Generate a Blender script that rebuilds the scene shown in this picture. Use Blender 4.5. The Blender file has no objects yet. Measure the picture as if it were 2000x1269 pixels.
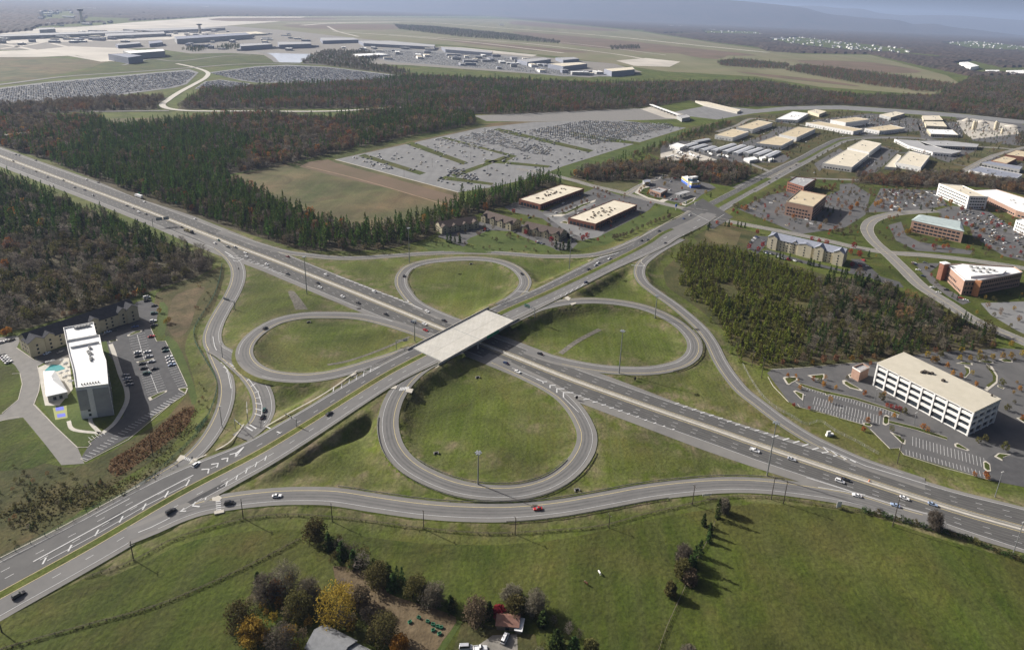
import bpy, bmesh, math, random
import numpy as np
from mathutils import Vector, Matrix
random.seed(11); rng = np.random.default_rng(11)
C = bpy.context.scene.collection
sc = bpy.context.scene
R = math.radians

# ---------------------------------------------------------------- camera
F, PIT, ROL, CX, CY, H = 1251.5, 0.3107, 0.0418, 1051.0, 421.0, 236.0
_c, _s = math.cos(PIT), math.sin(PIT)
FWD = np.array([0, _c, -_s]); _r = np.array([1., 0, 0]); _d = np.array([0, -_s, -_c])
RGT = _r*math.cos(ROL) - _d*math.sin(ROL)
DWN = _d*math.cos(ROL) + _r*math.sin(ROL)
def ray(px, py): return FWD*F + RGT*(px-CX) + DWN*(py-CY)
def at(px, py, z=0.0):
    v = ray(px, py); t = (H-z)/-v[2]
    return (v[0]*t, v[1]*t)
def far(px, py, dist):
    v = ray(px, py); t = dist/v[1]
    return (v[0]*t, dist, H+v[2]*t)
def V(px, py, z=0.0):
    x, y = at(px, py, z); return Vector((x, y, z))
def mpp(px, py): return math.hypot(*at(px, py))/F      # rough metres per photo pixel across
cam = bpy.data.cameras.new('camera'); camo = bpy.data.objects.new('camera', cam); C.objects.link(camo)
cam.sensor_width = 36; cam.lens = F/2000*36
cam.shift_x = (1000-CX)/2000; cam.shift_y = (CY-634.5)/2000
cam.clip_start = 1; cam.clip_end = 120000
M3 = Matrix((RGT, -DWN, -FWD)).transposed()
camo.matrix_world = Matrix.Translation((0, 0, H)) @ M3.to_4x4()
sc.camera = camo

# ---------------------------------------------------------------- light
SUN_AZ = (-0.91, 0.42); SUN_EL = R(31)
w = bpy.data.worlds.new('World'); sc.world = w; w.use_nodes = True
nt = w.node_tree; sky = nt.nodes.new('ShaderNodeTexSky'); sky.sky_type = 'NISHITA'; sky.sun_disc = False
sky.sun_elevation = SUN_EL; sky.sun_rotation = math.atan2(SUN_AZ[0], SUN_AZ[1])
sky.altitude = 200; sky.air_density = 0.5; sky.dust_density = 8.0; sky.ozone_density = 1.0
bg = nt.nodes['Background']; bg.inputs['Strength'].default_value = 0.06
nt.links.new(sky.outputs[0], bg.inputs[0])
sl = bpy.data.lights.new('sun', 'SUN'); sl.energy = 5.0; sl.angle = R(0.5); sl.color = (1.0, 0.96, 0.905)
so = bpy.data.objects.new('sun', sl); C.objects.link(so)
sd = Vector((SUN_AZ[0], SUN_AZ[1], 0)).normalized()*math.cos(SUN_EL) + Vector((0, 0, math.sin(SUN_EL)))
so.rotation_euler = sd.to_track_quat('Z', 'Y').to_euler(); so.location = (-300, 200, 500)
vs = sc.view_settings; vs.view_transform = 'Standard'; vs.look = 'None'; vs.exposure = 0.56; vs.gamma = 1.0

# ---------------------------------------------------------------- materials
MATS = {}
def lin(c): return tuple(((v/255)/12.92 if v/255 <= .04045 else ((v/255+.055)/1.055)**2.4) for v in c)
def mat(name, cols, scale=0.2, rough=0.9, detail=4, rnd=0.0, bump=0.0, bscale=1.0, spec=0.2, metal=0.0,
        scale2=None, cols2=None, mix2=0.5, objcol=False, attr=None, attrcol=None, wave=None, jitter=None, grain=0.0, trans=0.0):
    """world-position noise between the colours in cols; cols2/scale2 a second broader noise mixed in"""
    if name in MATS: return MATS[name]
    m = bpy.data.materials.new(name); m.use_nodes = True; t = m.node_tree; N = t.nodes; L = t.links
    b = N['Principled BSDF']; b.inputs['Roughness'].default_value = rough
    b.inputs['Specular IOR Level'].default_value = spec; b.inputs['Metallic'].default_value = metal
    geo = N.new('ShaderNodeNewGeometry')
    def ramp(cs, sc_, det=detail, dist=0.0):
        n = N.new('ShaderNodeTexNoise'); n.inputs['Scale'].default_value = sc_; n.inputs['Detail'].default_value = det
        n.inputs['Roughness'].default_value = 0.65; n.inputs['Distortion'].default_value = dist
        L.new(geo.outputs['Position'], n.inputs['Vector'])
        r = N.new('ShaderNodeValToRGB'); e = r.color_ramp.elements
        while len(e) < len(cs): e.new(0.5)
        for i, cc in enumerate(cs):
            e[i].position = 0.32 + 0.36*i/max(1, len(cs)-1); e[i].color = (*cc, 1)
        L.new(n.outputs['Fac'], r.inputs['Fac']); return r.outputs['Color']
    if len(cols) == 1 and not objcol:
        col = None; b.inputs['Base Color'].default_value = (*cols[0], 1)
    if len(cols) > 1: col = ramp(cols, scale)
    if objcol:
        oi = N.new('ShaderNodeObjectInfo'); col = oi.outputs['Color']
    if cols2:
        mx = N.new('ShaderNodeMix'); mx.data_type = 'RGBA'; mx.inputs[0].default_value = mix2
        L.new(col, mx.inputs[6]); L.new(ramp(cols2, scale2, 3, 0.6), mx.inputs[7]); col = mx.outputs[2]
    if attr:
        a = N.new('ShaderNodeAttribute'); a.attribute_name = attr
        mx = N.new('ShaderNodeMix'); mx.data_type = 'RGBA'
        n = N.new('ShaderNodeTexNoise'); n.inputs['Scale'].default_value = .12; n.inputs['Detail'].default_value = 5
        L.new(geo.outputs['Position'], n.inputs['Vector'])
        mr = N.new('ShaderNodeMapRange'); mr.inputs[1].default_value = .38; mr.inputs[2].default_value = .62
        L.new(n.outputs['Fac'], mr.inputs[0])
        mu = N.new('ShaderNodeMath'); mu.operation = 'MULTIPLY'
        L.new(a.outputs['Fac'], mu.inputs[0]); L.new(mr.outputs[0], mu.inputs[1]); L.new(mu.outputs[0], mx.inputs[0])
        L.new(col, mx.inputs[6]); mx.inputs[7].default_value = (*attrcol, 1); col = mx.outputs[2]
    if wave:   # long streaks along a world direction (mowing lines, plough rows, tyre wear)
        ang, ws, amt, wcol = wave
        mp = N.new('ShaderNodeMapping'); mp.inputs['Rotation'].default_value = (0, 0, ang); mp.inputs['Scale'].default_value = (ws, ws*0.03, ws)
        L.new(geo.outputs['Position'], mp.inputs['Vector'])
        n = N.new('ShaderNodeTexNoise'); n.inputs['Scale'].default_value = 1; n.inputs['Detail'].default_value = 3
        L.new(mp.outputs[0], n.inputs['Vector'])
        mr = N.new('ShaderNodeMapRange'); mr.inputs[1].default_value = .4; mr.inputs[2].default_value = .65; mr.inputs[4].default_value = amt
        L.new(n.outputs['Fac'], mr.inputs[0])
        mx = N.new('ShaderNodeMix'); mx.data_type = 'RGBA'; L.new(mr.outputs[0], mx.inputs[0])
        if col is not None: L.new(col, mx.inputs[6])
        else: mx.inputs[6].default_value = (*cols[0], 1)
        mx.inputs[7].default_value = (*wcol, 1); col = mx.outputs[2]
    if grain:
        n = N.new('ShaderNodeTexNoise'); n.inputs['Scale'].default_value = .55; n.inputs['Detail'].default_value = 7; n.inputs['Roughness'].default_value = .75
        L.new(geo.outputs['Position'], n.inputs['Vector'])
        mr = N.new('ShaderNodeMapRange'); mr.inputs[1].default_value = .3; mr.inputs[2].default_value = .7; mr.inputs[3].default_value = 1-grain; mr.inputs[4].default_value = 1+grain
        L.new(n.outputs['Fac'], mr.inputs[0]); n2 = N.new('ShaderNodeTexNoise'); n2.inputs['Scale'].default_value = .02; n2.inputs['Detail'].default_value = 9; n2.inputs['Roughness'].default_value = .7; n2.inputs['Distortion'].default_value = .8
        L.new(geo.outputs['Position'], n2.inputs['Vector']); m2_ = N.new('ShaderNodeMapRange'); m2_.inputs[1].default_value = .32; m2_.inputs[2].default_value = .68; m2_.inputs[3].default_value = 1-grain; m2_.inputs[4].default_value = 1+grain
        L.new(n2.outputs['Fac'], m2_.inputs[0]); ml = N.new('ShaderNodeMath'); ml.operation = 'MULTIPLY'; L.new(mr.outputs[0], ml.inputs[0]); L.new(m2_.outputs[0], ml.inputs[1])
        hs = N.new('ShaderNodeHueSaturation'); L.new(ml.outputs[0], hs.inputs['Value']); L.new(col, hs.inputs['Color']); col = hs.outputs[0]
    if jitter:
        a = N.new('ShaderNodeAttribute'); a.attribute_name = 'tint'
        oi = N.new('ShaderNodeObjectInfo')
        ad = N.new('ShaderNodeMath'); ad.operation = 'MULTIPLY_ADD'; ad.inputs[1].default_value = jitter
        sb = N.new('ShaderNodeMath'); sb.operation = 'MULTIPLY_ADD'; sb.inputs[1].default_value = 0.7; sb.inputs[2].default_value = 0.65-jitter/2
        L.new(oi.outputs['Random'], ad.inputs[0]); L.new(a.outputs['Fac'], sb.inputs[0]); L.new(sb.outputs[0], ad.inputs[2])
        hs = N.new('ShaderNodeHueSaturation'); L.new(ad.outputs[0], hs.inputs['Value'])
        hm = N.new('ShaderNodeMapRange'); hm.inputs[3].default_value = .48; hm.inputs[4].default_value = .52
        L.new(oi.outputs['Random'], hm.inputs[0]); L.new(hm.outputs[0], hs.inputs['Hue'])
        if col is not None: L.new(col, hs.inputs['Color'])
        else: hs.inputs['Color'].default_value = (*cols[0], 1)
        col = hs.outputs[0]
    if col is not None: L.new(col, b.inputs['Base Color'])
    if trans:
        tb = N.new('ShaderNodeBsdfTranslucent'); mxs = N.new('ShaderNodeMixShader'); mxs.inputs[0].default_value = trans
        L.new(col, tb.inputs['Color']); L.new(b.outputs[0], mxs.inputs[1]); L.new(tb.outputs[0], mxs.inputs[2]); L.new(mxs.outputs[0], N['Material Output'].inputs['Surface'])
    if bump:
        n = N.new('ShaderNodeTexNoise'); n.inputs['Scale'].default_value = bscale; n.inputs['Detail'].default_value = 4
        L.new(geo.outputs['Position'], n.inputs['Vector'])
        bp = N.new('ShaderNodeBump'); bp.inputs['Strength'].default_value = bump; bp.inputs['Distance'].default_value = 1.0
        L.new(n.outputs['Fac'], bp.inputs['Height']); L.new(bp.outputs[0], b.inputs['Normal'])
    MATS[name] = m; return m

G1, G2, G3 = (.031, .054, .004), (.057, .079, .007), (.098, .096, .020)
M_ground = mat('grass_ground', [G1, G2, G2, G3], .045, .95, 8, bump=.5, bscale=.5, scale2=.009, cols2=[(.044, .068, .007), (.072, .088, .012), (.130, .102, .038)], mix2=.5, attr='verge', attrcol=(.17, .135, .085), grain=.40, wave=(R(38), .3, .6, (.084, .098, .028)))
M_farm = mat('farm_grass', [(.026, .046, .004), (.045, .065, .006), (.055, .067, .008), (.090, .077, .022)], .035, .95, 8, bump=.6, bscale=.4, scale2=.012, cols2=[(.030, .053, .005), (.050, .062, .009), (.088, .068, .026)], mix2=.5, grain=.42, wave=(R(-28), .16, .45, (.066, .070, .022)))
M_lawn = mat('bright_lawn', [(.046, .070, .015), (.078, .098, .026)], .06, .95, 6, grain=.2, bump=.3, bscale=.6)
M_field = mat('dry_field', [(.050, .060, .020), (.082, .080, .034), (.15, .095, .056)], .02, .95, 8, scale2=.005, cols2=[(.046, .070, .018), (.090, .084, .036), (.16, .098, .056)], mix2=.6, grain=.34, wave=(R(60), .1, .4, (.12, .10, .055)))
M_redscrub = mat('reddish_scrub', [(.095, .08, .045), (.135, .098, .066), (.165, .112, .08)], .006, .95, 7)
M_airgrass = mat('airfield_grass', [(.095, .105, .045), (.14, .14, .066), (.175, .13, .085)], .006, .95, 9, scale2=.002, cols2=[(.10, .112, .05), (.17, .16, .085), (.155, .11, .08)], mix2=.5, wave=(R(-15), .008, .5, (.2, .185, .11)))
M_floor = mat('forest_floor', [(.045, .042, .022), (.07, .06, .034), (.10, .08, .046)], .06, .95, 5)
M_scrub = mat('scrub_ground', [(.036, .044, .013), (.062, .062, .022), (.11, .08, .04)], .06, .95, 8, bump=.5, bscale=.5, grain=.35, scale2=.02, cols2=[(.040, .052, .014), (.066, .064, .022), (.10, .066, .035)])
M_reed = mat('rust_reeds', [(.062, .040, .018), (.10, .058, .026), (.055, .056, .022)], .2, .95, 6, bump=.6, bscale=.8)
M_soil = mat('bare_soil', [(.085, .062, .036), (.135, .10, .058), (.17, .13, .08)], .15, .95, 6, bump=.4, bscale=.8, wave=(R(-57), .5, .5, (.08, .06, .035)))
M_gravel = mat('gravel', [(.16, .15, .13), (.26, .24, .21)], .3, .95, 6)
M_gully = mat('stony_gully', [(.075, .07, .06), (.13, .12, .10), (.17, .155, .13)], .5, .95, 8, grain=.35)
M_shoulder = mat('shoulder_asphalt', [(.155, .15, .14), (.20, .195, .18)], .15, .9, 6, scale2=.02, cols2=[(.14, .135, .13), (.215, .205, .19)])
M_lane = mat('lane_asphalt', [(.070, .069, .067), (.095, .093, .089)], .3, .85, 6, scale2=.03, cols2=[(.064, .063, .062), (.106, .103, .098)])
M_ramp = mat('ramp_asphalt', [(.135, .132, .128), (.175, .17, .163)], .25, .88, 6, scale2=.03, cols2=[(.12, .118, .115), (.19, .185, .175)])
M_mid = mat('cross_road_asphalt', [(.090, .089, .087), (.118, .116, .112)], .3, .85, 6, scale2=.03, cols2=[(.082, .081, .08), (.128, .125, .12)])
M_worn = mat('worn_wheel_track', [(.105, .103, .10), (.14, .137, .132)], .3, .85, 6)
M_street = mat('street_asphalt', [(.17, .165, .155), (.22, .21, .195)], .2, .9, 5)
M_lotA = mat('lot_asphalt', [(.085, .084, .085), (.12, .118, .116)], .2, .9, 6, scale2=.04, cols2=[(.08, .08, .08), (.135, .13, .126)])
M_lotD = mat('fresh_lot_asphalt', [(.062, .062, .064), (.090, .089, .09)], .2, .85, 6)
M_lotG = mat('pale_lot_asphalt', [(.17, .17, .17), (.22, .22, .215)], .05, .9, 5, wave=(R(50), .12, .3, (.13, .13, .13)))
M_conc = mat('concrete', [(.42, .40, .35), (.52, .49, .43)], .3, .85, 6)
M_deck = mat('bridge_deck_concrete', [(.43, .415, .37), (.53, .51, .46)], .2, .85, 6, wave=(R(35), .6, .35, (.38, .36, .31)))
M_kerb = mat('kerb_concrete', [(.40, .375, .32), (.50, .465, .40)], .4, .85, 4)
M_apron = mat('apron_concrete', [(.36, .335, .29), (.54, .50, .43)], .004, .9, 5)
M_white = mat('white_road_paint', [(.46, .46, .45), (.60, .60, .59)], .4, .7, 4)
M_yellow = mat('yellow_road_paint', [(.60, .48, .20), (.70, .58, .30)], .4, .7, 4)
M_steel = mat('galvanised_steel', [(.24, .25, .26), (.32, .33, .34)], .5, .5, 3, metal=.6)
M_rail = mat('weathered_rail', [(.20, .19, .17), (.30, .29, .27)], .5, .6, 3, metal=.4)
M_darkpost = mat('dark_post', [(.05, .042, .035), (.08, .068, .055)], .5, .85, 3)
M_green = mat('green_sign', [(.01, .16, .09)], rough=.5)
M_signback = mat('grey_sign_back', [(.22, .24, .24)], rough=.6)
M_glass = mat('dark_glass', [(.025, .032, .04)], rough=.12, spec=.6)
M_glassb = mat('blue_glass', [(.05, .12, .20)], rough=.12, spec=.6)
M_paint = mat('car_paint', [(1, 1, 1)], rough=.35, spec=.5, objcol=True)
M_tyre = mat('tyre_rubber', [(.015, .015, .016)], rough=.9)
M_bark = mat('bark', [(.06, .048, .036), (.11, .09, .068)], 1.5, .95, 4)
M_ww = mat('white_wall', [(.66, .65, .62), (.74, .73, .70)], .25, .8, 5)
M_cw = mat('cream_wall', [(.50, .45, .33), (.58, .52, .39)], .25, .85, 5)
M_bw = mat('beige_wall', [(.34, .31, .21), (.42, .38, .27)], .25, .85, 5)
M_gw = mat('grey_wall', [(.30, .30, .29), (.37, .37, .36)], .25, .85, 5)
M_brick = mat('red_brick', [(.19, .082, .055), (.27, .125, .085)], .6, .9, 6)
M_pbrick = mat('pinkish_brick', [(.30, .19, .14), (.38, .25, .19)], .6, .9, 6)
M_tanr = mat('tan_roof', [(.46, .385, .26), (.55, .47, .33)], .08, .9, 6)
M_creamr = mat('cream_roof', [(.55, .50, .39), (.64, .58, .465)], .08, .9, 6)
M_whiter = mat('white_roof', [(.70, .70, .68), (.80, .80, .78)], .08, .8, 6)
M_greyr = mat('grey_flat_roof', [(.30, .30, .30), (.38, .38, .38)], .1, .85, 5)
M_shing = mat('charcoal_shingles', [(.030, .031, .037), (.048, .049, .057)], .6, .9, 5)
M_shingb = mat('brown_shingles', [(.085, .065, .056), (.12, .095, .082)], .6, .9, 5)
M_shingg = mat('blue_grey_roof', [(.20, .215, .26), (.27, .285, .33)], .4, .7, 4)
M_copper = mat('pale_green_roof', [(.33, .39, .38), (.42, .48, .47)], .3, .6, 4)
M_metalr = mat('silver_metal_roof', [(.55, .56, .57), (.66, .67, .68)], .3, .5, 4, metal=.3)
M_blueish = mat('pool_water', [(.06, .26, .27)], rough=.15)
M_lake = mat('lake_sky_glare', [(.62, .64, .66)], rough=.12, spec=.9)  # pale base colour carries the bright sky's reflection on the water
M_court = mat('blue_court', [(.14, .16, .55)], rough=.8)
M_courtr = mat('court_green', [(.28, .3, .12)], rough=.8)
M_yel = mat('yellow_trim', [(.75, .58, .05)], rough=.6)
M_red = mat('red_trim', [(.5, .05, .04)], rough=.6)
M_blue = mat('blue_trim', [(.08, .16, .55)], rough=.6)
M_orange = mat('orange_plastic', [(.8, .2, .05)], rough=.6)
M_wood = mat('weathered_wood', [(.12, .10, .08), (.2, .17, .13)], .8, .9, 4)
M_rust = mat('rusty_roof', [(.20, .10, .075), (.28, .16, .12)], .6, .8, 5)
M_dark = mat('culvert_shade', [(.012, .012, .013)], rough=.9)  # near-black colour stands for the shade inside the culvert mouths
FL = {}
def fol(name, cols, scale=.35, jit=.55): return mat(name, cols, scale, .95, 3, spec=.05, jitter=jit, trans=.35)
M_pine = fol('pine_needles', [(.056, .106, .022), (.100, .156, .034)])
M_pine2 = fol('olive_needles', [(.072, .104, .022), (.112, .138, .034)])
M_dpine = fol('deep_green_needles', [(.034, .062, .018), (.064, .094, .028)])
M_cedar = fol('cedar_foliage', [(.115, .135, .022), (.18, .195, .036)])
M_twig = fol('bare_twigs', [(.125, .110, .082), (.18, .158, .120)])
M_twigp = fol('pale_bare_twigs', [(.17, .145, .125), (.23, .20, .175)])
M_brown = fol('brown_leaves', [(.13, .102, .066), (.18, .14, .088)])
M_rustl = fol('rust_leaves', [(.17, .092, .050), (.23, .125, .066)])
M_oran = fol('orange_leaves', [(.30, .125, .03), (.38, .17, .04)])
M_gold = fol('golden_leaves', [(.25, .165, .030), (.34, .23, .045)])
M_redl = fol('red_leaves', [(.24, .028, .022), (.33, .045, .03)])
M_olive = fol('olive_leaves', [(.085, .080, .028), (.125, .112, .042)])

# ---------------------------------------------------------------- object helpers
class MB:
    """collects boxes, prisms, tubes; build() links them as ONE mesh object"""
    def __init__(s): s.v = []; s.f = []; s.m = []; s.mi = 0
    def mesh(s, vs_, fs):
        o = len(s.v); s.v += [tuple(map(float, q)) for q in vs_]; s.f += [tuple(i+o for i in f) for f in fs]; s.m += [s.mi]*len(fs)
    def box(s, c, d, rz=0.0, M=None):
        hx, hy, hz = d[0]/2, d[1]/2, d[2]/2; vs_ = []
        ca, sa = math.cos(rz), math.sin(rz)
        for z in (-hz, hz):
            for x, y in ((-hx, -hy), (hx, -hy), (hx, hy), (-hx, hy)):
                vs_.append((c[0]+x*ca-y*sa, c[1]+x*sa+y*ca, c[2]+z))
        s.mesh(vs_, [(3, 2, 1, 0), (4, 5, 6, 7), (0, 1, 5, 4), (1, 2, 6, 5), (2, 3, 7, 6), (3, 0, 4, 7)])
    def frus(s, c, d0, d1, z0, z1, rz=0.0, off=(0, 0)):
        ca, sa = math.cos(rz), math.sin(rz); vs_ = []
        for z, d, o in ((z0, d0, (0, 0)), (z1, d1, off)):
            for x, y in ((-1, -1), (1, -1), (1, 1), (-1, 1)):
                X = x*d[0]/2+o[0]; Y = y*d[1]/2+o[1]; vs_.append((c[0]+X*ca-Y*sa, c[1]+X*sa+Y*ca, z))
        s.mesh(vs_, [(3, 2, 1, 0), (4, 5, 6, 7), (0, 1, 5, 4), (1, 2, 6, 5), (2, 3, 7, 6), (3, 0, 4, 7)])
    def prism(s, poly, z0, z1, cap=True, bottom=True):
        n = len(poly); vs_ = [(p[0], p[1], z0) for p in poly]+[(p[0], p[1], z1) for p in poly]
        fs = [(i, (i+1) % n, n+(i+1) % n, n+i) for i in range(n)]
        if cap: fs.append(tuple(range(n, 2*n)))
        if bottom: fs.append(tuple(range(n-1, -1, -1)))
        s.mesh(vs_, fs)
    def tube(s, pts, rad, n=6):
        pts = [Vector(p) for p in pts]; rad = rad if isinstance(rad, (list, tuple)) else [rad]*len(pts)
        o = []
        for i, p in enumerate(pts):
            t = (pts[min(i+1, len(pts)-1)]-pts[max(i-1, 0)])
            t = t.normalized() if t.length > 1e-6 else Vector((0, 0, 1))
            a = t.orthogonal().normalized(); b = t.cross(a)
            o += [tuple(p+(a*math.cos(k*2*math.pi/n)+b*math.sin(k*2*math.pi/n))*rad[i]) for k in range(n)]
        fs = [(i*n+k, i*n+(k+1) % n, (i+1)*n+(k+1) % n, (i+1)*n+k) for i in range(len(pts)-1) for k in range(n)]
        fs += [tuple(range(n-1, -1, -1)), tuple(range((len(pts)-1)*n, len(pts)*n))]
        s.mesh(o, fs)
    def cyl(s, c, r, h, n=12, axis='z'):
        e = {'x': (h/2, 0, 0), 'y': (0, h/2, 0), 'z': (0, 0, h/2)}[axis]
        s.tube([(c[0]-e[0], c[1]-e[1], c[2]-e[2]), (c[0]+e[0], c[1]+e[1], c[2]+e[2])], r, n)
    def data(s, name, mats, smooth=False):
        me = bpy.data.meshes.new(name); me.from_pydata(s.v, [], s.f); me.validate()
        for m in (mats if isinstance(mats, (list, tuple)) else [mats]): me.materials.append(m)
        if max(s.m or [0]) > 0 and len(me.polygons) == len(s.m): me.polygons.foreach_set('material_index', s.m)
        if smooth: me.polygons.foreach_set('use_smooth', [True]*len(me.polygons))
        me.update(); return me
    def build(s, name, mats, parent=None, smooth=False, loc=None):
        return link(name, s.data(name, mats, smooth), parent, loc)
def link(name, data, parent=None, loc=None):
    o = bpy.data.objects.new(name, data); C.objects.link(o)
    if parent is not None: o.parent = parent
    if loc is not None: o.location = loc
    return o
def tag(o, label=None, cat=None, group=None, kind=None):
    if label: o['label'] = label
    if cat: o['category'] = cat
    if group: o['group'] = group
    if kind: o['kind'] = kind
    return o
def thing(name, label, cat, loc=(0, 0, 0), rz=0.0, group=None):
    o = link(name, None); o.location = loc; o.rotation_euler = (0, 0, rz); o.empty_display_size = 1
    return tag(o, label, cat, group)
def copy_tree(o, parent=None):
    c = o.copy(); C.objects.link(c)
    if parent is not None: c.parent = parent
    for ch in list(o.children): copy_tree(ch, c)
    return c
def struct(o): o['kind'] = 'structure'; return o
def area2(poly): return sum(poly[i][0]*poly[(i+1) % len(poly)][1]-poly[(i+1) % len(poly)][0]*poly[i][1] for i in range(len(poly)))/2
def ccw(poly): return poly if area2(poly) > 0 else poly[::-1]
def wpoly(pxs, z=0.0): return ccw([at(x, y, z) for x, y in pxs])
from mathutils.geometry import tessellate_polygon
def sheet(name, pxs, m, z, world=False, kerb=None, smooth=0):
    """a ground patch (flat sheet at height z), outline given as photo points on the ground; kerb = a raised kerb round it"""
    po = list(pxs) if world else wpoly(pxs)
    if smooth: po = catmull2(po, smooth)
    po = ccw(po)
    tr = tessellate_polygon([[Vector((p[0], p[1], 0)) for p in po]])
    me = bpy.data.meshes.new(name); fs = []
    for t in tr:
        a = area2([po[i] for i in t]); fs.append(tuple(t) if a > 0 else tuple(t)[::-1])
    me.from_pydata([(p[0], p[1], z) for p in po], [], fs); me.materials.append(m)
    return struct(link(name, me))
def catmull2(po, n):
    out = []; L = len(po)
    for i in range(L):
        p0, p1, p2, p3 = (np.array(po[(i+k-1) % L], float) for k in range(4))
        for j in range(n):
            t = j/n
            out.append(tuple(.5*((2*p1)+(p2-p0)*t+(2*p0-5*p1+4*p2-p3)*t*t+(3*p1-p0-3*p2+p3)*t**3)))
    return out
def spline(pts, step=4.0):
    """Catmull-Rom through n-dim points, resampled at about step metres (xy)"""
    P = np.array(pts, float); P = np.vstack([2*P[0]-P[1], P, 2*P[-1]-P[-2]]); out = []
    for i in range(1, len(P)-2):
        p0, p1, p2, p3 = P[i-1], P[i], P[i+1], P[i+2]
        n = max(2, int(np.linalg.norm((p2-p1)[:2])/step))
        d = [max(np.linalg.norm((b-a)[:2]), 1e-3)**.5 for a, b in ((p0, p1), (p1, p2), (p2, p3))]
        t0, t1 = 0, d[0]; t2 = t1+d[1]; t3 = t2+d[2]
        for j in range(n):
            t = t1+(t2-t1)*j/n
            A1 = (t1-t)/(t1-t0)*p0+(t-t0)/(t1-t0)*p1; A2 = (t2-t)/(t2-t1)*p1+(t-t1)/(t2-t1)*p2; A3 = (t3-t)/(t3-t2)*p2+(t-t2)/(t3-t2)*p3
            B1 = (t2-t)/(t2-t0)*A1+(t-t0)/(t2-t0)*A2; B2 = (t3-t)/(t3-t1)*A2+(t-t1)/(t3-t1)*A3
            out.append((t2-t)/(t2-t1)*B1+(t-t1)/(t2-t1)*B2)
    out.append(P[-2]); return np.array(out)
def normals2(S):
    T = np.gradient(S[:, :2], axis=0); T /= np.linalg.norm(T, axis=1, keepdims=True)+1e-9
    return T, np.c_[-T[:, 1], T[:, 0]]
def strip(mb, S, a, b, dz=0.0, i0=0, i1=None, za=None):
    """quad strip along sampled line S between lateral offsets a<b (left positive)"""
    S = S[i0:i1]; T, Nn = normals2(S)
    a = np.broadcast_to(a, len(S)); b = np.broadcast_to(b, len(S))
    va = S[:, :2]+Nn*a[:, None]; vb = S[:, :2]+Nn*b[:, None]
    n = len(S); vs_ = [(va[i][0], va[i][1], S[i, 2]+dz) for i in range(n)]+[(vb[i][0], vb[i][1], S[i, 2]+dz) for i in range(n)]
    mb.mesh(vs_, [(i, i+1, n+i+1, n+i) for i in range(n-1)])
def pip(X, Y, poly):
    ins = np.zeros(X.shape, bool); n = len(poly); j = n-1
    for i in range(n):
        xi, yi = poly[i]; xj, yj = poly[j]
        if yi != yj:
            c = ((yi > Y) != (yj > Y)) & (X < (xj-xi)*(Y-yi)/(yj-yi)+xi); ins ^= c
        j = i
    return ins
# ---------------------------------------------------------------- roads: centre lines as photo points with their height
ROADS = []          # (samples xyz, half width, fill?)
def line(pts, step=4.0): return spline([(*at(p[0], p[1], p[2]), p[2], *p[3:]) for p in pts], step)
FW = [(-330, 178, 0, -24, -17, 17, 22), (-130, 255, 0, -24, -17, 17, 22), (0, 304.5, 0, -24, -17, 17, 22), (122.5, 350, 0, -24, -17, 17, 22), (245, 395.5, 0, -23.5, -17, 16.5, 23), (332, 429, 0, -23.5, -17, 16, 22.5),
      (458.5, 479, 0, -25, -17, 15.5, 20), (546, 512, 0, -22.5, -17, 14.5, 16.5), (595, 532, 0, -22, -16.8, 14, 15.5), (700, 574, 0, -22, -16.8, 13.8, 15), (810, 619, 0, -21, -16, 13.4, 16), (860, 640, 0, -21, -15.2, 13, 18),
      (1000, 694, 0, -21, -14.5, 13, 19), (1100, 734, 0, -21, -14.4, 12.7, 18.5), (1200, 770, 0, -21.5, -14.4, 12.5, 17), (1300, 805, 0, -22, -14.5, 12.3, 14.5), (1400, 839, 0, -23, -14.6, 12.3, 14), (1500, 874, 0, -21.7, -14.6, 12.5, 15),
      (1650, 924, 0, -19.5, -13.6, 13, 16.5), (1750, 957, 0, -18.5, -13.2, 13.4, 16.5), (1875, 997, 0, -18.5, -14.4, 14.2, 17), (2000, 1032, 0, -18.5, -16.2, 15.5, 18), (2150, 1072, 0, -18.5, -16.4, 15.6, 18), (2400, 1135, 0, -18.5, -16.4, 15.6, 18)]
S_fw = line(FW)
ROADS.append((S_fw[:, :3], 20.5, False))
# cross road: median line with pavement edges  (left pave, left white line, right white line, right pave)
CR = [(-130, 1235, 0, 22, 19.8, -11, -13.8), (0, 1163, 0, 22, 19.8, -11, -13.8), (175, 1066.5, .3, 21.5, 19, -11.5, -14.2), (350, 965, 1.5, 20, 17.5, -12, -15), (504, 884.5, 3.5, 13.5, 12, -11.5, -14), (581, 839, 5, 13.0, 11.5, -11, -13.4),
      (755, 731, 7, 13, 10.5, -11, -13), (832, 690.5, 7.8, 13.5, 10.5, -11.5, -15), (860, 676, 8, 13, 10.5, -11.5, -15.5), (975, 613, 8, 11.5, 10, -12, -17), (1070, 571, 7, 12.2, 10.2, -11, -14.5), (1175, 521, 5, 15.5, 12.5, -10.5, -13),
      (1266, 475, 3, 15.5, 14, -15, -18.5), (1294, 456, 2, 15.8, 14, -17, -20.5), (1350, 431, .5, 17, 15, -17, -19), (1380.5, 413, 0, 21.5, 14.5, -14.5, -17), (1524, 336, 0, 17, 13.5, -11.5, -13.5), (1575, 310, 0, 15, 13, -11, -13), (1615, 288, 0, 15, 13, -11, -13), (1655, 272, 0, 15, 13, -11, -13), (1712, 269, 0, 14, 12, -11, -12), (1800, 271, 0, 14, 12, -11, -12), (1880, 285, 0, 12, 9, -8, -10)]
S_cr = line(CR)
ic = lambda S, px, py, z: int(np.argmin(np.hypot(S[:, 0]-at(px, py, z)[0], S[:, 1]-at(px, py, z)[1])))
B0, B1 = ic(S_cr, 833, 690, 7.8), ic(S_cr, 976, 613, 8)
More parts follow.
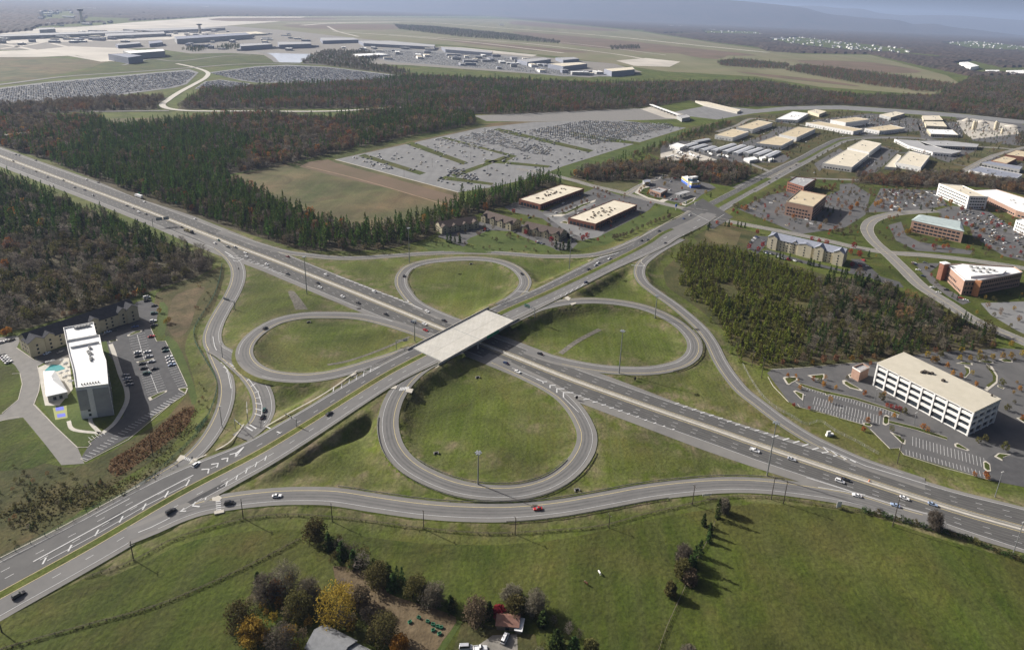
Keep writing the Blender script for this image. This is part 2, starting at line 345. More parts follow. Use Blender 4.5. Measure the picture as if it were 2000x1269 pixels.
ROADS += [(S_cr[:B0+1, :3], 18.5, True), (S_cr[B1:, :3], 16.5, True)]
RAMPS = {
 'R1': [(430, 452, 0), (505, 478, 0), (560, 493, 0), (610, 499.5, 0), (650, 503.5, 0), (700, 504, 0), (755, 500.5, 0), (860, 494, 0), (965, 494, 0), (1070, 501, 2), (1150, 499, 4.5), (1178, 494, 4.8), (1212, 483, 4), (1255, 463, 2.5)],
 'R2': [(905, 634, 0), (874, 622, 0), (839, 607, 0), (810, 591, 0), (795, 575, 0), (784, 556, 0), (785, 538, 0), (800, 522, 0), (830, 512, .3), (870, 507, .8), (920, 505, 1.5), (965, 508.5, 2.5), (1000, 520, 3.6), (1019, 535, 4.6), (1026, 550, 5.5), (1020, 565, 6.3), (1003, 581, 7), (978, 597, 7.6)],
 'R3': [(870, 671, 0), (825, 652, 0), (750, 628, 0), (700, 617.5, 0), (637, 615, .2), (587, 617, .5), (542, 627, 1), (507, 646, 1.6), (484, 668, 2.3), (477, 690, 3), (487, 711, 3.7), (512, 727, 4.4), (545, 735, 5), (595, 738, 5.6), (640, 733, 6.1), (677, 724, 6.5), (720, 711, 6.9), (765, 697, 7.2), (805, 682, 7.6)],
 'R4': [(352, 447, 0), (402, 467, 0), (434, 488, 0), (456, 508, 0), (465, 528, 0), (463.5, 550.5, 0), (451.5, 578.5, 0), (434.5, 606.5, .2), (420, 634.5, .5), (414, 660, .8), (421, 680, 1.1), (441, 692, 1.5), (465.5, 712, 1.9), (490, 735, 2.4), (507.5, 760.5, 2.8), (515, 785, 3.2), (514, 809, 3.5), (500, 832, 3.6), (470, 855, 3.4)],
 'R4b': [(420, 634.5, .5), (413, 660, .8), (416, 680, 1), (426, 704.5, 1.2), (438, 732.5, 1.4), (443, 757, 1.6), (440.5, 785, 1.7), (431.5, 813, 1.8), (414, 846, 1.8), (390, 877, 1.8), (362, 902, 1.6), (315, 931, 1.2), (255, 967, .8)],
 'R5': [(895, 683, 7.9), (866, 696, 7.6), (840, 708, 7.4), (815, 724, 7), (790, 748, 6.5), (770, 778, 5.8), (759, 813, 5), (759, 843, 4.3), (770, 877, 3.6), (797, 908, 3), (839, 933, 2.5), (895, 953, 2.1), (954, 961.5, 1.8), (1018, 959.5, 1.5), (1077, 942, 1.2), (1119, 912, .9), (1142, 877.5, .6), (1146.5, 850, .4), (1138, 824, .2), (1122, 798, 0), (1097, 772, 0), (1062, 750, 0), (1025, 732, 0), (985, 713, 0), (945, 696, 0)],
 'R6': [(985, 632, 8), (1020, 615, 7.6), (1052, 601, 7.2), (1105, 590, 6.5), (1158, 587, 5.8), (1210, 591, 5), (1262, 602, 4.2), (1308, 622, 3.4), (1336, 642, 2.8), (1355, 667, 2.1), (1354, 690, 1.5), (1335, 708, 1), (1305, 718, .6), (1265, 723.5, .3), (1220, 723.5, .1), (1175, 720, 0), (1125, 712, 0), (1075, 700, 0), (1030, 684, 0)],
 'R7': [(1330, 466, 1.5), (1297, 483, 2.6), (1272, 499, 3.3), (1253, 516, 3.8), (1249, 536.5, 3.8), (1259, 554, 3.5), (1282, 572, 3), (1315, 595, 2.4), (1347, 621, 1.9), (1372, 645, 1.5), (1390, 671, 1.1), (1406, 704, .8), (1424, 732, .6), (1451, 764, .3), (1483, 789, .1), (1517, 815, 0), (1545, 834, 0), (1583, 857, 0), (1632.5, 881, 0), (1685, 904, 0), (1737, 922, 0), (1807, 945, 0)],
 'R8': [(250, 1046, .8), (305, 1024, 1.2), (350, 1004, 1.5), (395, 989, 1.7), (430, 982, 1.8), (469, 976, 1.9), (539, 969, 2), (595, 967.5, 2), (650, 969, 2), (737, 982, 1.8), (825, 994, 1.6), (912, 1000, 1.4), (1000, 1000, 1.3), (1087, 992, 1.2), (1175, 977, 1), (1262, 961, .8), (1350, 950.5, .6), (1422, 946, .4), (1492, 948, .2), (1562, 956, 0), (1632, 967, 0), (1690, 980, 0), (1760, 1002, 0), (1850, 1027, 0)]}
SR = {k: line(v, 3.0) for k, v in RAMPS.items()}
RW = {'R1': (5.0, 3.4), 'R2': (5.6, 3.4), 'R3': (5.6, 3.6), 'R4': (6.2, 4.4), 'R4b': (4.8, 3.2), 'R5': (6.0, 3.4), 'R6': (5.6, 3.2), 'R7': (5.4, 3.4), 'R8': (6.2, 3.6)}
for k, S in SR.items(): ROADS.append((S, RW[k][0], True))
ALLS = np.vstack([np.c_[S, np.full(len(S), hw)] for S, hw, _ in ROADS])
def road_z(x, y, slack=3.0):
    d = np.hypot(ALLS[:, 0]-x, ALLS[:, 1]-y); i = np.argmin(d-ALLS[:, 3]*0)
    ok = d < ALLS[:, 3]+slack
    return float(ALLS[np.argmin(np.where(ok, d, 1e9)), 2]) if ok.any() else 0.0
BMID = (S_cr[B0:B1+1, :3].mean(0)); BLEN = np.linalg.norm(S_cr[B1, :2]-S_cr[B0, :2])
BT = (S_cr[B1, :2]-S_cr[B0, :2])/BLEN
# ---------------------------------------------------------------- terrain: embankments under the raised roads
def ground_z(X, Y):
    """height of the ground at arrays X, Y"""
    X = np.asarray(X, float); Y = np.asarray(Y, float); Z = np.zeros(X.shape); P = np.c_[X.ravel(), Y.ravel()]
    fill = np.zeros(len(P)); cap = np.full(len(P), 99.0); near = np.full(len(P), 1e9)
    for S, hw, fl in ROADS:
        lo = S[:, :2].min(0)-45; hi = S[:, :2].max(0)+45
        idx = np.where((P[:, 0] > lo[0]) & (P[:, 0] < hi[0]) & (P[:, 1] > lo[1]) & (P[:, 1] < hi[1]))[0]
        for k in range(0, len(idx), 4000):
            ii = idx[k:k+4000]; d = np.hypot(P[ii, 0][:, None]-S[None, :, 0], P[ii, 1][:, None]-S[None, :, 1])
            if fl: fill[ii] = np.maximum(fill[ii], (S[None, :, 2]-.22-np.maximum(0, d-hw-2.0)*.8).max(1))
            cap[ii] = np.minimum(cap[ii], (S[None, :, 2]-.22+np.maximum(0, d-hw-1.0)*.55).min(1))
            near[ii] = np.minimum(near[ii], d.min(1)-hw)
    Z = np.minimum(np.maximum(fill, 0), cap)
    return Z.reshape(X.shape), near.reshape(X.shape)
def axis(a, b, step, lim):
    mid = list(np.arange(a, b+.1, step)); lo = []; hi = []; g = step; x = a
    while x > -lim: g *= 1.35; x -= g; lo.append(x)
    g = step; x = b
    while x < lim: g *= 1.35; x += g; hi.append(x)
    return np.array(lo[::-1]+mid+hi)
ax = axis(-330, 330, 2.6, 25000); ay = axis(170, 800, 2.6, 30000); ay = ay[ay > -3000]
X, Y = np.meshgrid(ax, ay); inn = (X > -340) & (X < 340) & (Y > 160) & (Y < 810)
Z = np.zeros(X.shape); NR = np.full(X.shape, 1e9)
z_, n_ = ground_z(X[inn], Y[inn]); Z[inn] = z_; NR[inn] = n_
Z0 = Z.copy()
for _ in range(5):
    Zp = np.pad(Z, 1, mode='edge'); Zb = sum(Zp[a:a+Z.shape[0], b:b+Z.shape[1]] for a in range(3) for b in range(3))/9
    Z = np.where(inn & (NR > 2.2), np.minimum(Zb, Z0+.9), Z0)
dl = spline([(*at(x_, y_, 0), 0) for x_, y_ in ((592, 900), (612, 886), (650, 867), (690, 850), (715, 838))], 2)
qd = np.where((inn & (np.hypot(X-dl[:, 0].mean(), Y-dl[:, 1].mean()) < 80)).ravel())[0]; dd = np.hypot(X.ravel()[qd][:, None]-dl[None, :, 0], Y.ravel()[qd][:, None]-dl[None, :, 1]).min(1)
zf = Z.ravel().copy(); zf[qd] -= 4.0*np.clip(1-(dd/6.2)**2, 0, 1)*np.clip(NR.ravel()[qd]/4, 0, 1); Z = zf.reshape(Z.shape)
soft = inn & (NR > 6) & (NR < 1e8)
me = bpy.data.meshes.new('ground'); ny, nx = X.shape
co = np.c_[X.ravel(), Y.ravel(), Z.ravel()]
i = (np.arange(ny-1)[:, None]*nx+np.arange(nx-1)[None, :]).ravel()
fc = np.c_[i, i+1, i+nx+1, i+nx]
me.from_pydata(co.tolist(), [], fc.tolist()); me.materials.append(M_ground)
a = me.attributes.new('verge', 'FLOAT', 'POINT')
VG = 1.15*np.exp(-np.maximum(NR, 0)/5.5)
for bx, by, br in ((1240, 830, 20), (1290, 855, 18), (1350, 875, 14), (1180, 805, 14), (1155, 920, 9), (640, 600, 12), (575, 565, 10), (700, 610, 8), (545, 545, 9), (770, 560, 10), (710, 545, 14), (1110, 570, 9), (1290, 640, 12), (1230, 700, 12), (900, 740, 8), (880, 870, 9), (960, 900, 12), (1040, 830, 14), (560, 660, 12), (650, 690, 14), (1330, 760, 14), (1450, 820, 12), (700, 930, 10), (600, 940, 9), (980, 560, 10), (860, 560, 10), (1190, 640, 10), (1280, 540, 10), (1420, 870, 14)):
    bx, by = at(bx, by); VG = np.maximum(VG, .85*np.exp(-(((X-bx)/br)**2+((Y-by)/(br*.6))**2)))
a.data.foreach_set('value', np.clip(VG.ravel(), 0, 1).astype(np.float32))
me.polygons.foreach_set('use_smooth', [True]*len(me.polygons))
struct(link('ground', me))
GX, GY, GZ = ax, ay, Z
def gz(x, y):
    """bilinear ground height"""
    i = int(np.clip(np.searchsorted(ax, x)-1, 0, len(ax)-2)); j = int(np.clip(np.searchsorted(ay, y)-1, 0, len(ay)-2))
    u = (x-ax[i])/(ax[i+1]-ax[i]); v = (y-ay[j])/(ay[j+1]-ay[j])
    return float((Z[j, i]*(1-u)+Z[j, i+1]*u)*(1-v)+(Z[j+1, i]*(1-u)+Z[j+1, i+1]*u)*v)
def onground(px, py):
    z = 0.0
    for _ in range(6): x, y = at(px, py, z); z = .5*z+.5*gz(x, y)
    return Vector((x, y, gz(x, y)))
def onroad(px, py, slack=3.0, z0=0.0):
    z = z0
    for _ in range(6): x, y = at(px, py, z); z = road_z(x, y, slack)
    return Vector((*at(px, py, z), z))
# ---------------------------------------------------------------- road surfaces
def skirted(mb, S, a, b, dz):
    strip(mb, S, a, b, dz)
def skirts(mb, S, a, b, dz):
    n = len(S); T, Nn = normals2(S); a = np.broadcast_to(a, n); b = np.broadcast_to(b, n)
    for e, sg in ((a, -1), (b, 1)):
        p = S[:, :2]+Nn*e[:, None]; q = S[:, :2]+Nn*(e+sg*2.6)[:, None]
        vs_ = [(*p[i], S[i, 2]+dz-.01) for i in range(n)]+[(*q[i], S[i, 2]-1.3) for i in range(n)]
        mb.mesh(vs_, [((i, i+1, n+i+1, n+i) if sg < 0 else (i, n+i, n+i+1, i+1)) for i in range(n-1)])
m = MB(); strip(m, S_fw, S_fw[:, 3], S_fw[:, 6], .02); struct(m.build('freeway_shoulder', M_shoulder))
m = MB(); strip(m, S_fw, S_fw[:, 4], np.full(len(S_fw), -2.6), .05); strip(m, S_fw, np.full(len(S_fw), 1.9), S_fw[:, 5], .05); struct(m.build('freeway', M_lane))
m = MB(); mb_ = MB(); q_ = random.Random(3)
for sgn, col_, i_in in ((-1, 4, 2.9), (1, 5, 2.2)):
    for ln in range(3):
        for o_ in (-.85, .85):
            c_ = sgn*(i_in+(np.abs(S_fw[:, col_])-i_in)*(ln+.5)/3)+o_; strip(m, S_fw, c_-.4, c_+.4, .058)
for k_ in range(46):
    S, w0, w1 = ((S_fw, -14, 12), (S_cr, -10, 10))[k_ % 3 == 2]; i_ = q_.randrange(4, len(S)-8); n_ = q_.randrange(2, 6); c_ = q_.uniform(w0, w1)
    if abs(c_) < 4.5 or (S is S_cr and B0-3 < i_+n_ and i_ < B1+3): continue
    strip(mb_, S[i_:i_+n_+1], c_-1.5, c_+1.5, .062 if S is S_fw else .165)
struct(m.build('freeway_wheel_tracks', mat('polished_asphalt', [(.088, .086, .082), (.125, .122, .115)], .2, .8, 6))); struct(mb_.build('asphalt_patches', mat('patched_asphalt', [(.052, .052, .053), (.070, .069, .068)], .3)))
m = MB()
for k, S in SR.items(): strip(m, S, -RW[k][0], RW[k][0], .055+.004*list(SR).index(k))
struct(m.build('ramp_shoulder', M_shoulder))
m = MB()
for k, S in SR.items(): strip(m, S, -RW[k][1], RW[k][1], .10+.004*list(SR).index(k))
struct(m.build('ramp', M_ramp))
m = MB()
for k in ('R2', 'R5', 'R6', 'R7', 'R3', 'R8', 'R4', 'R1'):
    S = SR[k]; n = len(S); c0 = {'R7': .2, 'R5': .2, 'R2': .4}.get(k, .0)
    strip(m, S[6:-6], c0-1.5, c0-.55, .145); strip(m, S[6:-6], c0+.55, c0+1.5, .145)
struct(m.build('ramp_wheel_tracks', M_worn))
m = MB()
for k, S in SR.items(): skirts(m, S, -RW[k][0], RW[k][0], .055)
skirts(m, S_cr[:B0+1], S_cr[:B0+1, 6], S_cr[:B0+1, 3], .10); skirts(m, S_cr[B1:], S_cr[B1:, 6], S_cr[B1:, 3], .10)
struct(m.build('verge', M_ground))
m = MB()
for sl_ in (slice(0, B0+1), slice(B1, None)):
    S = S_cr[sl_]; strip(m, S, S[:, 6], S[:, 3], .105)
struct(m.build('cross_road_shoulder', M_shoulder))
m = MB(); m2 = MB(); m3 = MB(); mR = MB()
iI0, iI1 = ic(S_cr, 1318, 447, 1.2), ic(S_cr, 1388, 409, 0)
iend = ic(S_cr, 1690, 270, 0)
for a0, a1 in ((0, B0+1), (B1, len(S_cr))):
    S = S_cr[a0:a1]; strip(mR, S, S[:, 5], np.full(len(S), -1.7), .15); strip(m, S, np.full(len(S), 1.9), S[:, 4], .15)
for a0, a1, g0, g1 in ((0, B0+1, 1.9, -1.7), (B1, iI0, 2.1, -2.6), (iI1, ic(S_cr, 1500, 347, 0), 3.6, -5), (ic(S_cr, 1560, 318, 0), iend, 3, -3)):
    S = S_cr[a0:a1]; strip(m2, S, g1, g0, .19)
    for g in (g0, g1): strip(m3, S, g-.12, g+.12, .2)
struct(m.build('cross_road', M_mid)); struct(mR.build('cross_road', M_ramp)); struct(m2.build('grass_median', M_ground))
sheet('intersection', [(1330, 410), (1372, 388), (1432, 424), (1392, 448)], M_lane, .172)
# ---------------------------------------------------------------- painted markings
MW = MB(); MY = MB()
def lanes(S, off, dz, mb=None, wd=.2, dash=None, i0=0, i1=None):
    mb = mb or MW; S = S[i0:i1]; off = np.broadcast_to(off, len(S)) if np.ndim(off) == 0 else off[i0:i1]
    if not dash: strip(mb, S, off-wd/2, off+wd/2, dz); return
    L = np.r_[0, np.cumsum(np.linalg.norm(np.diff(S[:, :2], axis=0), axis=1))]
    on, per = dash; s = 0.0
    while s+on < L[-1]:
        ss = np.array([s, s+on]); Q = np.c_[[np.interp(ss, L, S[:, k]) for k in range(3)]].T; oo = np.interp(ss, L, off)
        strip(mb, Q, oo-wd/2, oo+wd/2, dz); s += per
f_n = S_fw[:, 4]; f_f = S_fw[:, 5]
for fr in (1/3, 2/3):
    lanes(S_fw, -3.4+(f_n+3.4)*fr, .07, dash=(3.1, 12.2), wd=.2); lanes(S_fw, 2.3+(f_f-2.3)*fr, .07, dash=(3.1, 12.2), wd=.2)
lanes(S_fw, f_n, .07, wd=.25); lanes(S_fw, f_f, .07, wd=.25)
lanes(S_fw, np.full(len(S_fw), -3.1), .07, MY, .25); lanes(S_fw, np.full(len(S_fw), 2.2), .07, MY, .2)
for k, S in SR.items():
    h = RW[k][1]; n = len(S); T_, Nn_ = normals2(S)
    def clearof(off):
        P_ = S[:, :2]+Nn_*off; ok = np.ones(n, bool)
        for S2, w_ in [(S_fw, None), (S_cr, None)]+[(SR[j], RW[j][1]-.3) for j in SR if j != k]:
            d = np.hypot(P_[:, 0][:, None]-S2[None, :, 0], P_[:, 1][:, None]-S2[None, :, 1]); i = d.argmin(1); d = d.min(1); t2 = normals2(S2)[1][i]; sd = ((P_-S2[i, :2])*t2).sum(1)
            if w_ is None: lo, hi = ((S2[i, 4]+.3, S2[i, 5]-.3) if S2 is S_fw else (S2[i, 5]+.3, S2[i, 4]-.3)); ok &= ~((sd > lo) & (sd < hi) & (d < 26))
            else: ok &= d > w_
        return ok
    for off, mb2 in ((h-.2, MW if k in ('R1', 'R4', 'R4b', 'R7') else MY), (-h+.2, MY if k in ('R1', 'R4', 'R4b', 'R7') else MW)):
        ok = clearof(off); ok[:3] = ok[-3:] = False; i = 0
        while i < n:
            j = i
            while j < n and ok[j]: j += 1
            if j-i >= 4: lanes(S, off, .16, mb2, .2, None, i, j)
            i = j+1
    continue
    lanes(S, h-.2, .16, MW if k in ('R1', 'R4', 'R4b', 'R7') else MY, .2, None, 4, n-4)
    lanes(S, -h+.2, .16, MY if k in ('R1', 'R4', 'R4b', 'R7') else MW, .2, None, 4, n-4)
for a0, a1 in ((0, B0+1), (B1, iI0-4), (iI1+4, iend)):
    for fr in (.5,):
        lanes(S_cr, 1.9+(S_cr[:, 4]-1.9)*.36 if a0 == 0 else 1.9+(S_cr[:, 4]-1.9)*.5, .18, dash=(3.1, 12.2), wd=.22, i0=a0, i1=a1)
        lanes(S_cr, -1.7+(S_cr[:, 5]+1.7)*.5, .18, dash=(3.1, 12.2), wd=.22, i0=a0, i1=a1)
    lanes(S_cr, S_cr[:, 4], .18, wd=.22, i0=a0, i1=a1); lanes(S_cr, S_cr[:, 5], .18, wd=.22, i0=a0, i1=a1)
    lanes(S_cr, np.full(len(S_cr), 2.2), .18, MY, .2, i0=a0, i1=a1); lanes(S_cr, np.full(len(S_cr), -2.0), .18, MY, .2, i0=a0, i1=a1)
j0 = ic(S_cr, 345, 968, 1.5)
lanes(S_cr, S_cr[:, 4]*.68, .18, dash=(3.1, 12.2), wd=.22, i1=j0)
def mark(pts, wd=.5, mb=None, dz=.205, slack=4.0):
    mb = mb or MW; Q = [onroad(p[0], p[1], slack) for p in pts]
    S = np.array([tuple(q) for q in Q]); strip(mb, S, -wd/2, wd/2, dz)
zA = lambda l: [(1000+a*.25, 680+b*.25) for a, b in l]; zB = lambda l: [(1500+a*.25, 850+b*.25) for a, b in l]
zC = lambda l: [(a*.25, 780+b*.25) for a, b in l]; zD = lambda l: [(650+a*.35, 400+b*.35) for a, b in l]; zE = lambda l: [(a*.35, 400+b*.35) for a, b in l]
zF = lambda l: [(500+a*.25, 450+b*.25) for a, b in l]; zG = lambda l: [(840+a*.2, 330+b*.2) for a, b in l]
# near exit gore below the bridge
for l in ([(190, 240), (245, 262)], [(245, 276), (240, 262), (275, 262)], [(297, 312), (297, 290), (340, 290)], [(350, 348), (350, 317), (410, 317)], [(402, 385), (402, 346), (480, 348)]): mark(zA(l), .9)
for x, y, L in ((487, 376, 55), (558, 402, 48), (630, 424, 40), (700, 446, 34), (762, 470, 34), (830, 492, 34), (898, 516, 24), (968, 538, 24), (1036, 564, 20), (1106, 588, 20), (1178, 612, 18), (1250, 637, 18)): mark(zA([(x, y), (x+L, y-6)]), .75)
mark(zA([(0, 155), (190, 237)]), .35); mark(zA([(402, 385), (520, 500)]), .35)
# far side entry gore, right
for x, y in ((1270, 436), (1335, 460), (1405, 483), (1472, 507), (1540, 528), (1610, 552), (1680, 575), (1745, 600), (1820, 622), (1895, 645), (1965, 668)): mark(zA([(x, y), (x+36, y-6)]), .75)
for x, y in ((30, 15), (115, 38), (195, 60), (265, 84), (345, 112)): mark(zB([(x, y), (x+50, y-14)]), .9)
for l in ([(430, 90), (470, 130), (420, 138)], [(495, 120), (540, 158), (510, 163)], [(565, 160), (612, 186), (590, 190)], [(640, 190), (685, 212)]): mark(zB(l), .9)
mark(zB([(430, 90), (760, 238), (1000, 310), (1250, 387)]), .4)
# near side entry, bottom right
mark(zB([(390, 405), (760, 465)]), .4); mark(zB([(300, 330), (1000, 548), (1270, 622)]), .4)
# upper freeway gores
for x, y in ((640, 362), (675, 375), (710, 388), (742, 400), (780, 414), (815, 430), (855, 444), (890, 457), (920, 470), (955, 482), (1000, 500), (1050, 515), (1090, 530), (1130, 546)): mark(zF([(x-14, y-4), (x+22, y+3)]), .8)
mark(zF([(1150, 560), (1190, 562), (1185, 545)]), .8); mark(zF([(1195, 575), (1225, 578)]), .8); mark(zF([(1225, 585), (1300, 618)]), .8)
for x, y in ((10, 262), (45, 276), (80, 292), (115, 305), (145, 320), (180, 332), (210, 343)): mark(zF([(x-16, y-3), (x+18, y+4)]), .75)
# left ramp exit gore
for l in ([(1255, 262), (1300, 290), (1330, 282)], [(1275, 285), (1310, 300), (1345, 297)], [(1300, 310), (1325, 318), (1360, 300)]): mark(zE(l), .8)
for x, y in ((1380, 312), (1400, 320), (1425, 330), (1450, 340), (1478, 350)): mark(zE([(x, y), (x+24, y-4)]), .7)
# left ramp split chevrons
for l in ([(1225, 845), (1235, 868), (1250, 858)], [(1232, 880), (1248, 890), (1270, 880)], [(1245, 905), (1262, 912), (1300, 898)], [(1262, 935), (1275, 918), (1320, 915)]): mark(zE(l), .6, dz=.26)
for x, y, x2, y2 in ((1300, 912, 1338, 915), (1345, 950, 1365, 935), (1375, 985, 1398, 965), (1400, 1015, 1425, 998), (1420, 1050, 1445, 1040), (1425, 1080, 1455, 1075), (1425, 1108, 1458, 1112), (1425, 1138, 1460, 1148), (1420, 1165, 1458, 1178)): mark(zE([(x, y), (x2, y2)]), .6, dz=.26)
mark(zE([(1188, 735), (1198, 790), (1225, 850), (1270, 930), (1290, 1025)]), .4, dz=.26); mark(zE([(1232, 850), (1310, 905), (1390, 975), (1440, 1045), (1462, 1120), (1460, 1200)]), .4, dz=.26)
mark(zE([(1365, 1215), (1480, 1212)]), 1.2, dz=.26); mark(zE([(1375, 1240), (1410, 1262)]), .8, dz=.26); mark(zE([(1395, 1228), (1430, 1250)]), .8, dz=.26); mark(zE([(1485, 1238), (1565, 1275)]), .7, dz=.26)
# turn lane and painted island, bottom left
mark(zC([(1510, 592), (1130, 790), (750, 1000), (260, 1268)]), .55, dz=.26)
mark(zC([(1470, 660), (1140, 830), (770, 1045), (370, 1260)]), .3, dz=.26)
for x, y in ((345, 1265), (545, 1165), (755, 1045), (945, 940), (1125, 842), (1300, 745), (1465, 655)): mark(zC([(x-12, y+22), (x+16, y-28)]), .7, dz=.26)
for l in ([(1575, 548), (1632, 545), (1625, 578)], [(1650, 508), (1705, 500), (1695, 532)], [(1730, 468), (1780, 458), (1775, 488)], [(1795, 432), (1845, 418), (1842, 445)], [(1850, 418), (1905, 372)], [(1842, 445), (1905, 372)]): mark(zC(l), .8, dz=.26)
for x, y in ((1610, 768), (1695, 712), (1770, 662), (1850, 612), (1925, 562), (2000, 512), (2075, 462)): mark(zC([(x-6, y+16), (x+8, y-22)]), .55, dz=.26)
mark(zC([(1420, 870), (1505, 820), (1620, 745), (1770, 650), (2075, 455)]), .3, dz=.26); mark(zC([(1530, 800), (1505, 832), (1560, 838)]), .8, dz=.26); mark(zC([(1440, 850), (1410, 875), (1455, 872)]), .7, dz=.26)
# left loop entry gore
for x, y in ((0, 1030), (45, 1010), (88, 985), (128, 965), (168, 945), (208, 920)): mark(zD([(x+2, y+14), (x+6, y-14)]), .5, dz=.26)
mark(zD([(-40, 1045), (120, 960), (165, 930), (215, 930), (260, 905)]), .35, dz=.26); mark(zD([(165, 932), (260, 905), (330, 880)]), .4, dz=.26)
# right loop exit gore
for x, y in ((1230, 530), (1265, 515), (1300, 500), (1330, 482), (1360, 467), (1390, 450)): mark(zD([(x-6, y+8), (x+10, y-10)]), .5, dz=.26)
mark(zD([(1120, 585), (1230, 535), (1420, 440)]), .3, dz=.26); mark(zD([(1190, 548), (1300, 530)]), .3, dz=.26)
for x, y in ((1455, 305), (1490, 298), (1525, 288), (1555, 280)): mark(zD([(x, y), (x+40, y-12)]), .7, dz=.26)
# give-way islands and zebra stripes
def isl(pts, dz=.3, h=.16):
    q = [onroad(p[0], p[1], 5) for p in pts]; z = sum(v.z for v in q)/len(q); po = ccw([(v.x, v.y) for v in q])
    mb = MB(); mb.prism(po, z-.3, z+dz); struct(mb.build('traffic_island', M_kerb))
isl(zD([(312, 1025), (345, 1005), (360, 1012), (352, 1030)])); isl(zD([(405, 1045), (415, 1022), (450, 1028), (440, 1052)]))
isl(zC([(1655, 772), (1700, 742), (1735, 770), (1715, 795), (1660, 795)])); isl(zC([(1672, 875), (1748, 860), (1752, 882), (1675, 898)]))
isl(zC([(1378, 478), (1410, 435), (1445, 440), (1440, 465), (1400, 490)])); isl(zC([(1480, 500), (1510, 462), (1552, 460), (1530, 490), (1500, 508)]))
isl(zF([(700, 1068), (765, 1060), (745, 1085), (708, 1090)])); isl(zF([(735, 1135), (785, 1112), (782, 1122), (745, 1142)]))
isl(zD([(1292, 520), (1310, 512), (1328, 522), (1318, 535)])); isl(zD([(1325, 552), (1355, 545), (1360, 552), (1335, 560)]))
for k in range(6): mark(zD([(372+k*9, 1038-k*1), (380+k*9, 1020-k*1)]), .7, dz=.26)
for k in range(5): mark(zC([(1685+k*1, 800+k*16), (1725+k*1, 795+k*16)]), .6, dz=.26)
for k in range(5): mark(zC([(1438+k*13, 470+k*4), (1448+k*13, 450+k*4)]), .6, dz=.26)
mark(zD([(1030, 484), (1098, 486)]), .8, dz=.26); mark(zD([(1665, 338), (1742, 342)]), .8, dz=.26)
mark(zC([(1425, 540), (1000, 782), (750, 915)]), .3, dz=.26)
mark(zC([(1330, 925), (1180, 1000), (1080, 1040)]), .4, dz=.26)
# intersection
zI = lambda l: [(1160+a*.15, 300+b*.15) for a, b in l]
mark(zI([(1270, 775), (1500, 880)]), .5, dz=.26); mark(zI([(1700, 790), (1560, 880)]), .4, dz=.26); mark(zI([(1330, 720), (1480, 740)]), .4, dz=.26)
for x, y in ((1290, 975), (1130, 1080), (905, 1105), (1340, 880)): mark(zI([(x, y), (x+45, y-20)]), .5, dz=.26)
struct(MW.build('white_markings', M_white)); struct(MY.build('yellow_markings', M_yellow))
# pale kerb along the left of the cross road
m = MB(); S = S_cr[0:ic(S_cr, 330, 977, 1.4)]; strip(m, S, S[:, 3]+.1, S[:, 3]+.9, .22); struct(m.build('kerb', M_kerb))
m = MB(); S = S_cr[ic(S_cr, 480, 897, 3):ic(S_cr, 760, 728, 7)]; 
q = spline([tuple(onroad(a, b, 6)) for a, b in zC([(1530, 470), (1640, 420), (1780, 345), (1860, 260), (1905, 195)])], 2); strip(m, q, -.4, .4, .3)
q = spline([tuple(onroad(a, b, 6)) for a, b in zE([(1480, 1240), (1600, 1170), (1800, 1060), (1940, 965), (1995, 925)])], 2); strip(m, q, -.4, .4, .3)
q = spline([tuple(onroad(a, b, 6)) for a, b in zE([(1310, 815), (1345, 870), (1400, 920), (1448, 955)])], 2); strip(m, q, -.4, .4, .3)
q = spline([tuple(onroad(a, b, 6)) for a, b in zD([(1095, 488), (1280, 390), (1440, 308)])], 2); strip(m, q, -.35, .35, .3)
q = spline([tuple(onroad(a, b, 6)) for a, b in zD([(1432, 292), (1590, 240), (1750, 165), (1880, 90), (1980, 40)])], 2); strip(m, q, -.35, .35, .3)
q = spline([tuple(onroad(a, b, 6)) for a, b in zD([(1740, 340), (1720, 320), (1740, 295), (1850, 235)])], 2); strip(m, q, -.3, .3, .3)
struct(m.build('kerb', M_kerb))
# ---------------------------------------------------------------- median barrier
m = MB(); n = len(S_fw); T, Nn = normals2(S_fw)
strip(m, S_fw, -1.5, -.35, .075); strip(m, S_fw, .35, 1.3, .075)
prof = [(-.38, 0), (-.30, .2), (-.12, .85), (.12, .85), (.30, .2), (.38, 0)]
vs_ = [(S_fw[i, 0]+Nn[i, 0]*o, S_fw[i, 1]+Nn[i, 1]*o, .06+z) for o, z in prof for i in range(n)]
m.mesh(vs_, [(k*n+i+1, k*n+i, (k+1)*n+i, (k+1)*n+i+1) for k in range(5) for i in range(n-1)])
tag(m.build('median_barrier', M_conc), 'long pale concrete barrier dividing the two halves of the freeway', 'barrier')
# ---------------------------------------------------------------- the bridge
br = thing('overpass_bridge', 'pale concrete overpass carrying the cross road over the freeway', 'bridge', (BMID[0], BMID[1], 0), math.atan2(BT[1], BT[0]))
hl = BLEN/2; zt = 8.0
m = MB()
for y0, y1 in ((-16.4, -3.06), (-2.94, 13.0)): m.box((0, (y0+y1)/2, zt-.1), (2*hl, y1-y0, .6))
m.build('deck', M_deck, br)
for x_ in (-hl+.3, 0, hl-.3): q = MB(); q.box((x_, -1.7, zt+.21), (.35, 29, .03)); q.build('expansion_joint', M_signback, br)
for y_, w_ in ((10.4, .16), (2.2, .16), (-2.0, .16), (-11.6, .16)): q = MB(); q.box((0, y_, zt+.215), (2*hl-1.2, w_, .02)); q.build('edge_line', M_white, br)
for y in (13.3, -16.7):
    q = MB(); q.frus((0, y), (2*hl+8, .6), (2*hl+8, .36), zt-.5, zt+1.15); q.build('parapet', M_conc, br)
q = MB()
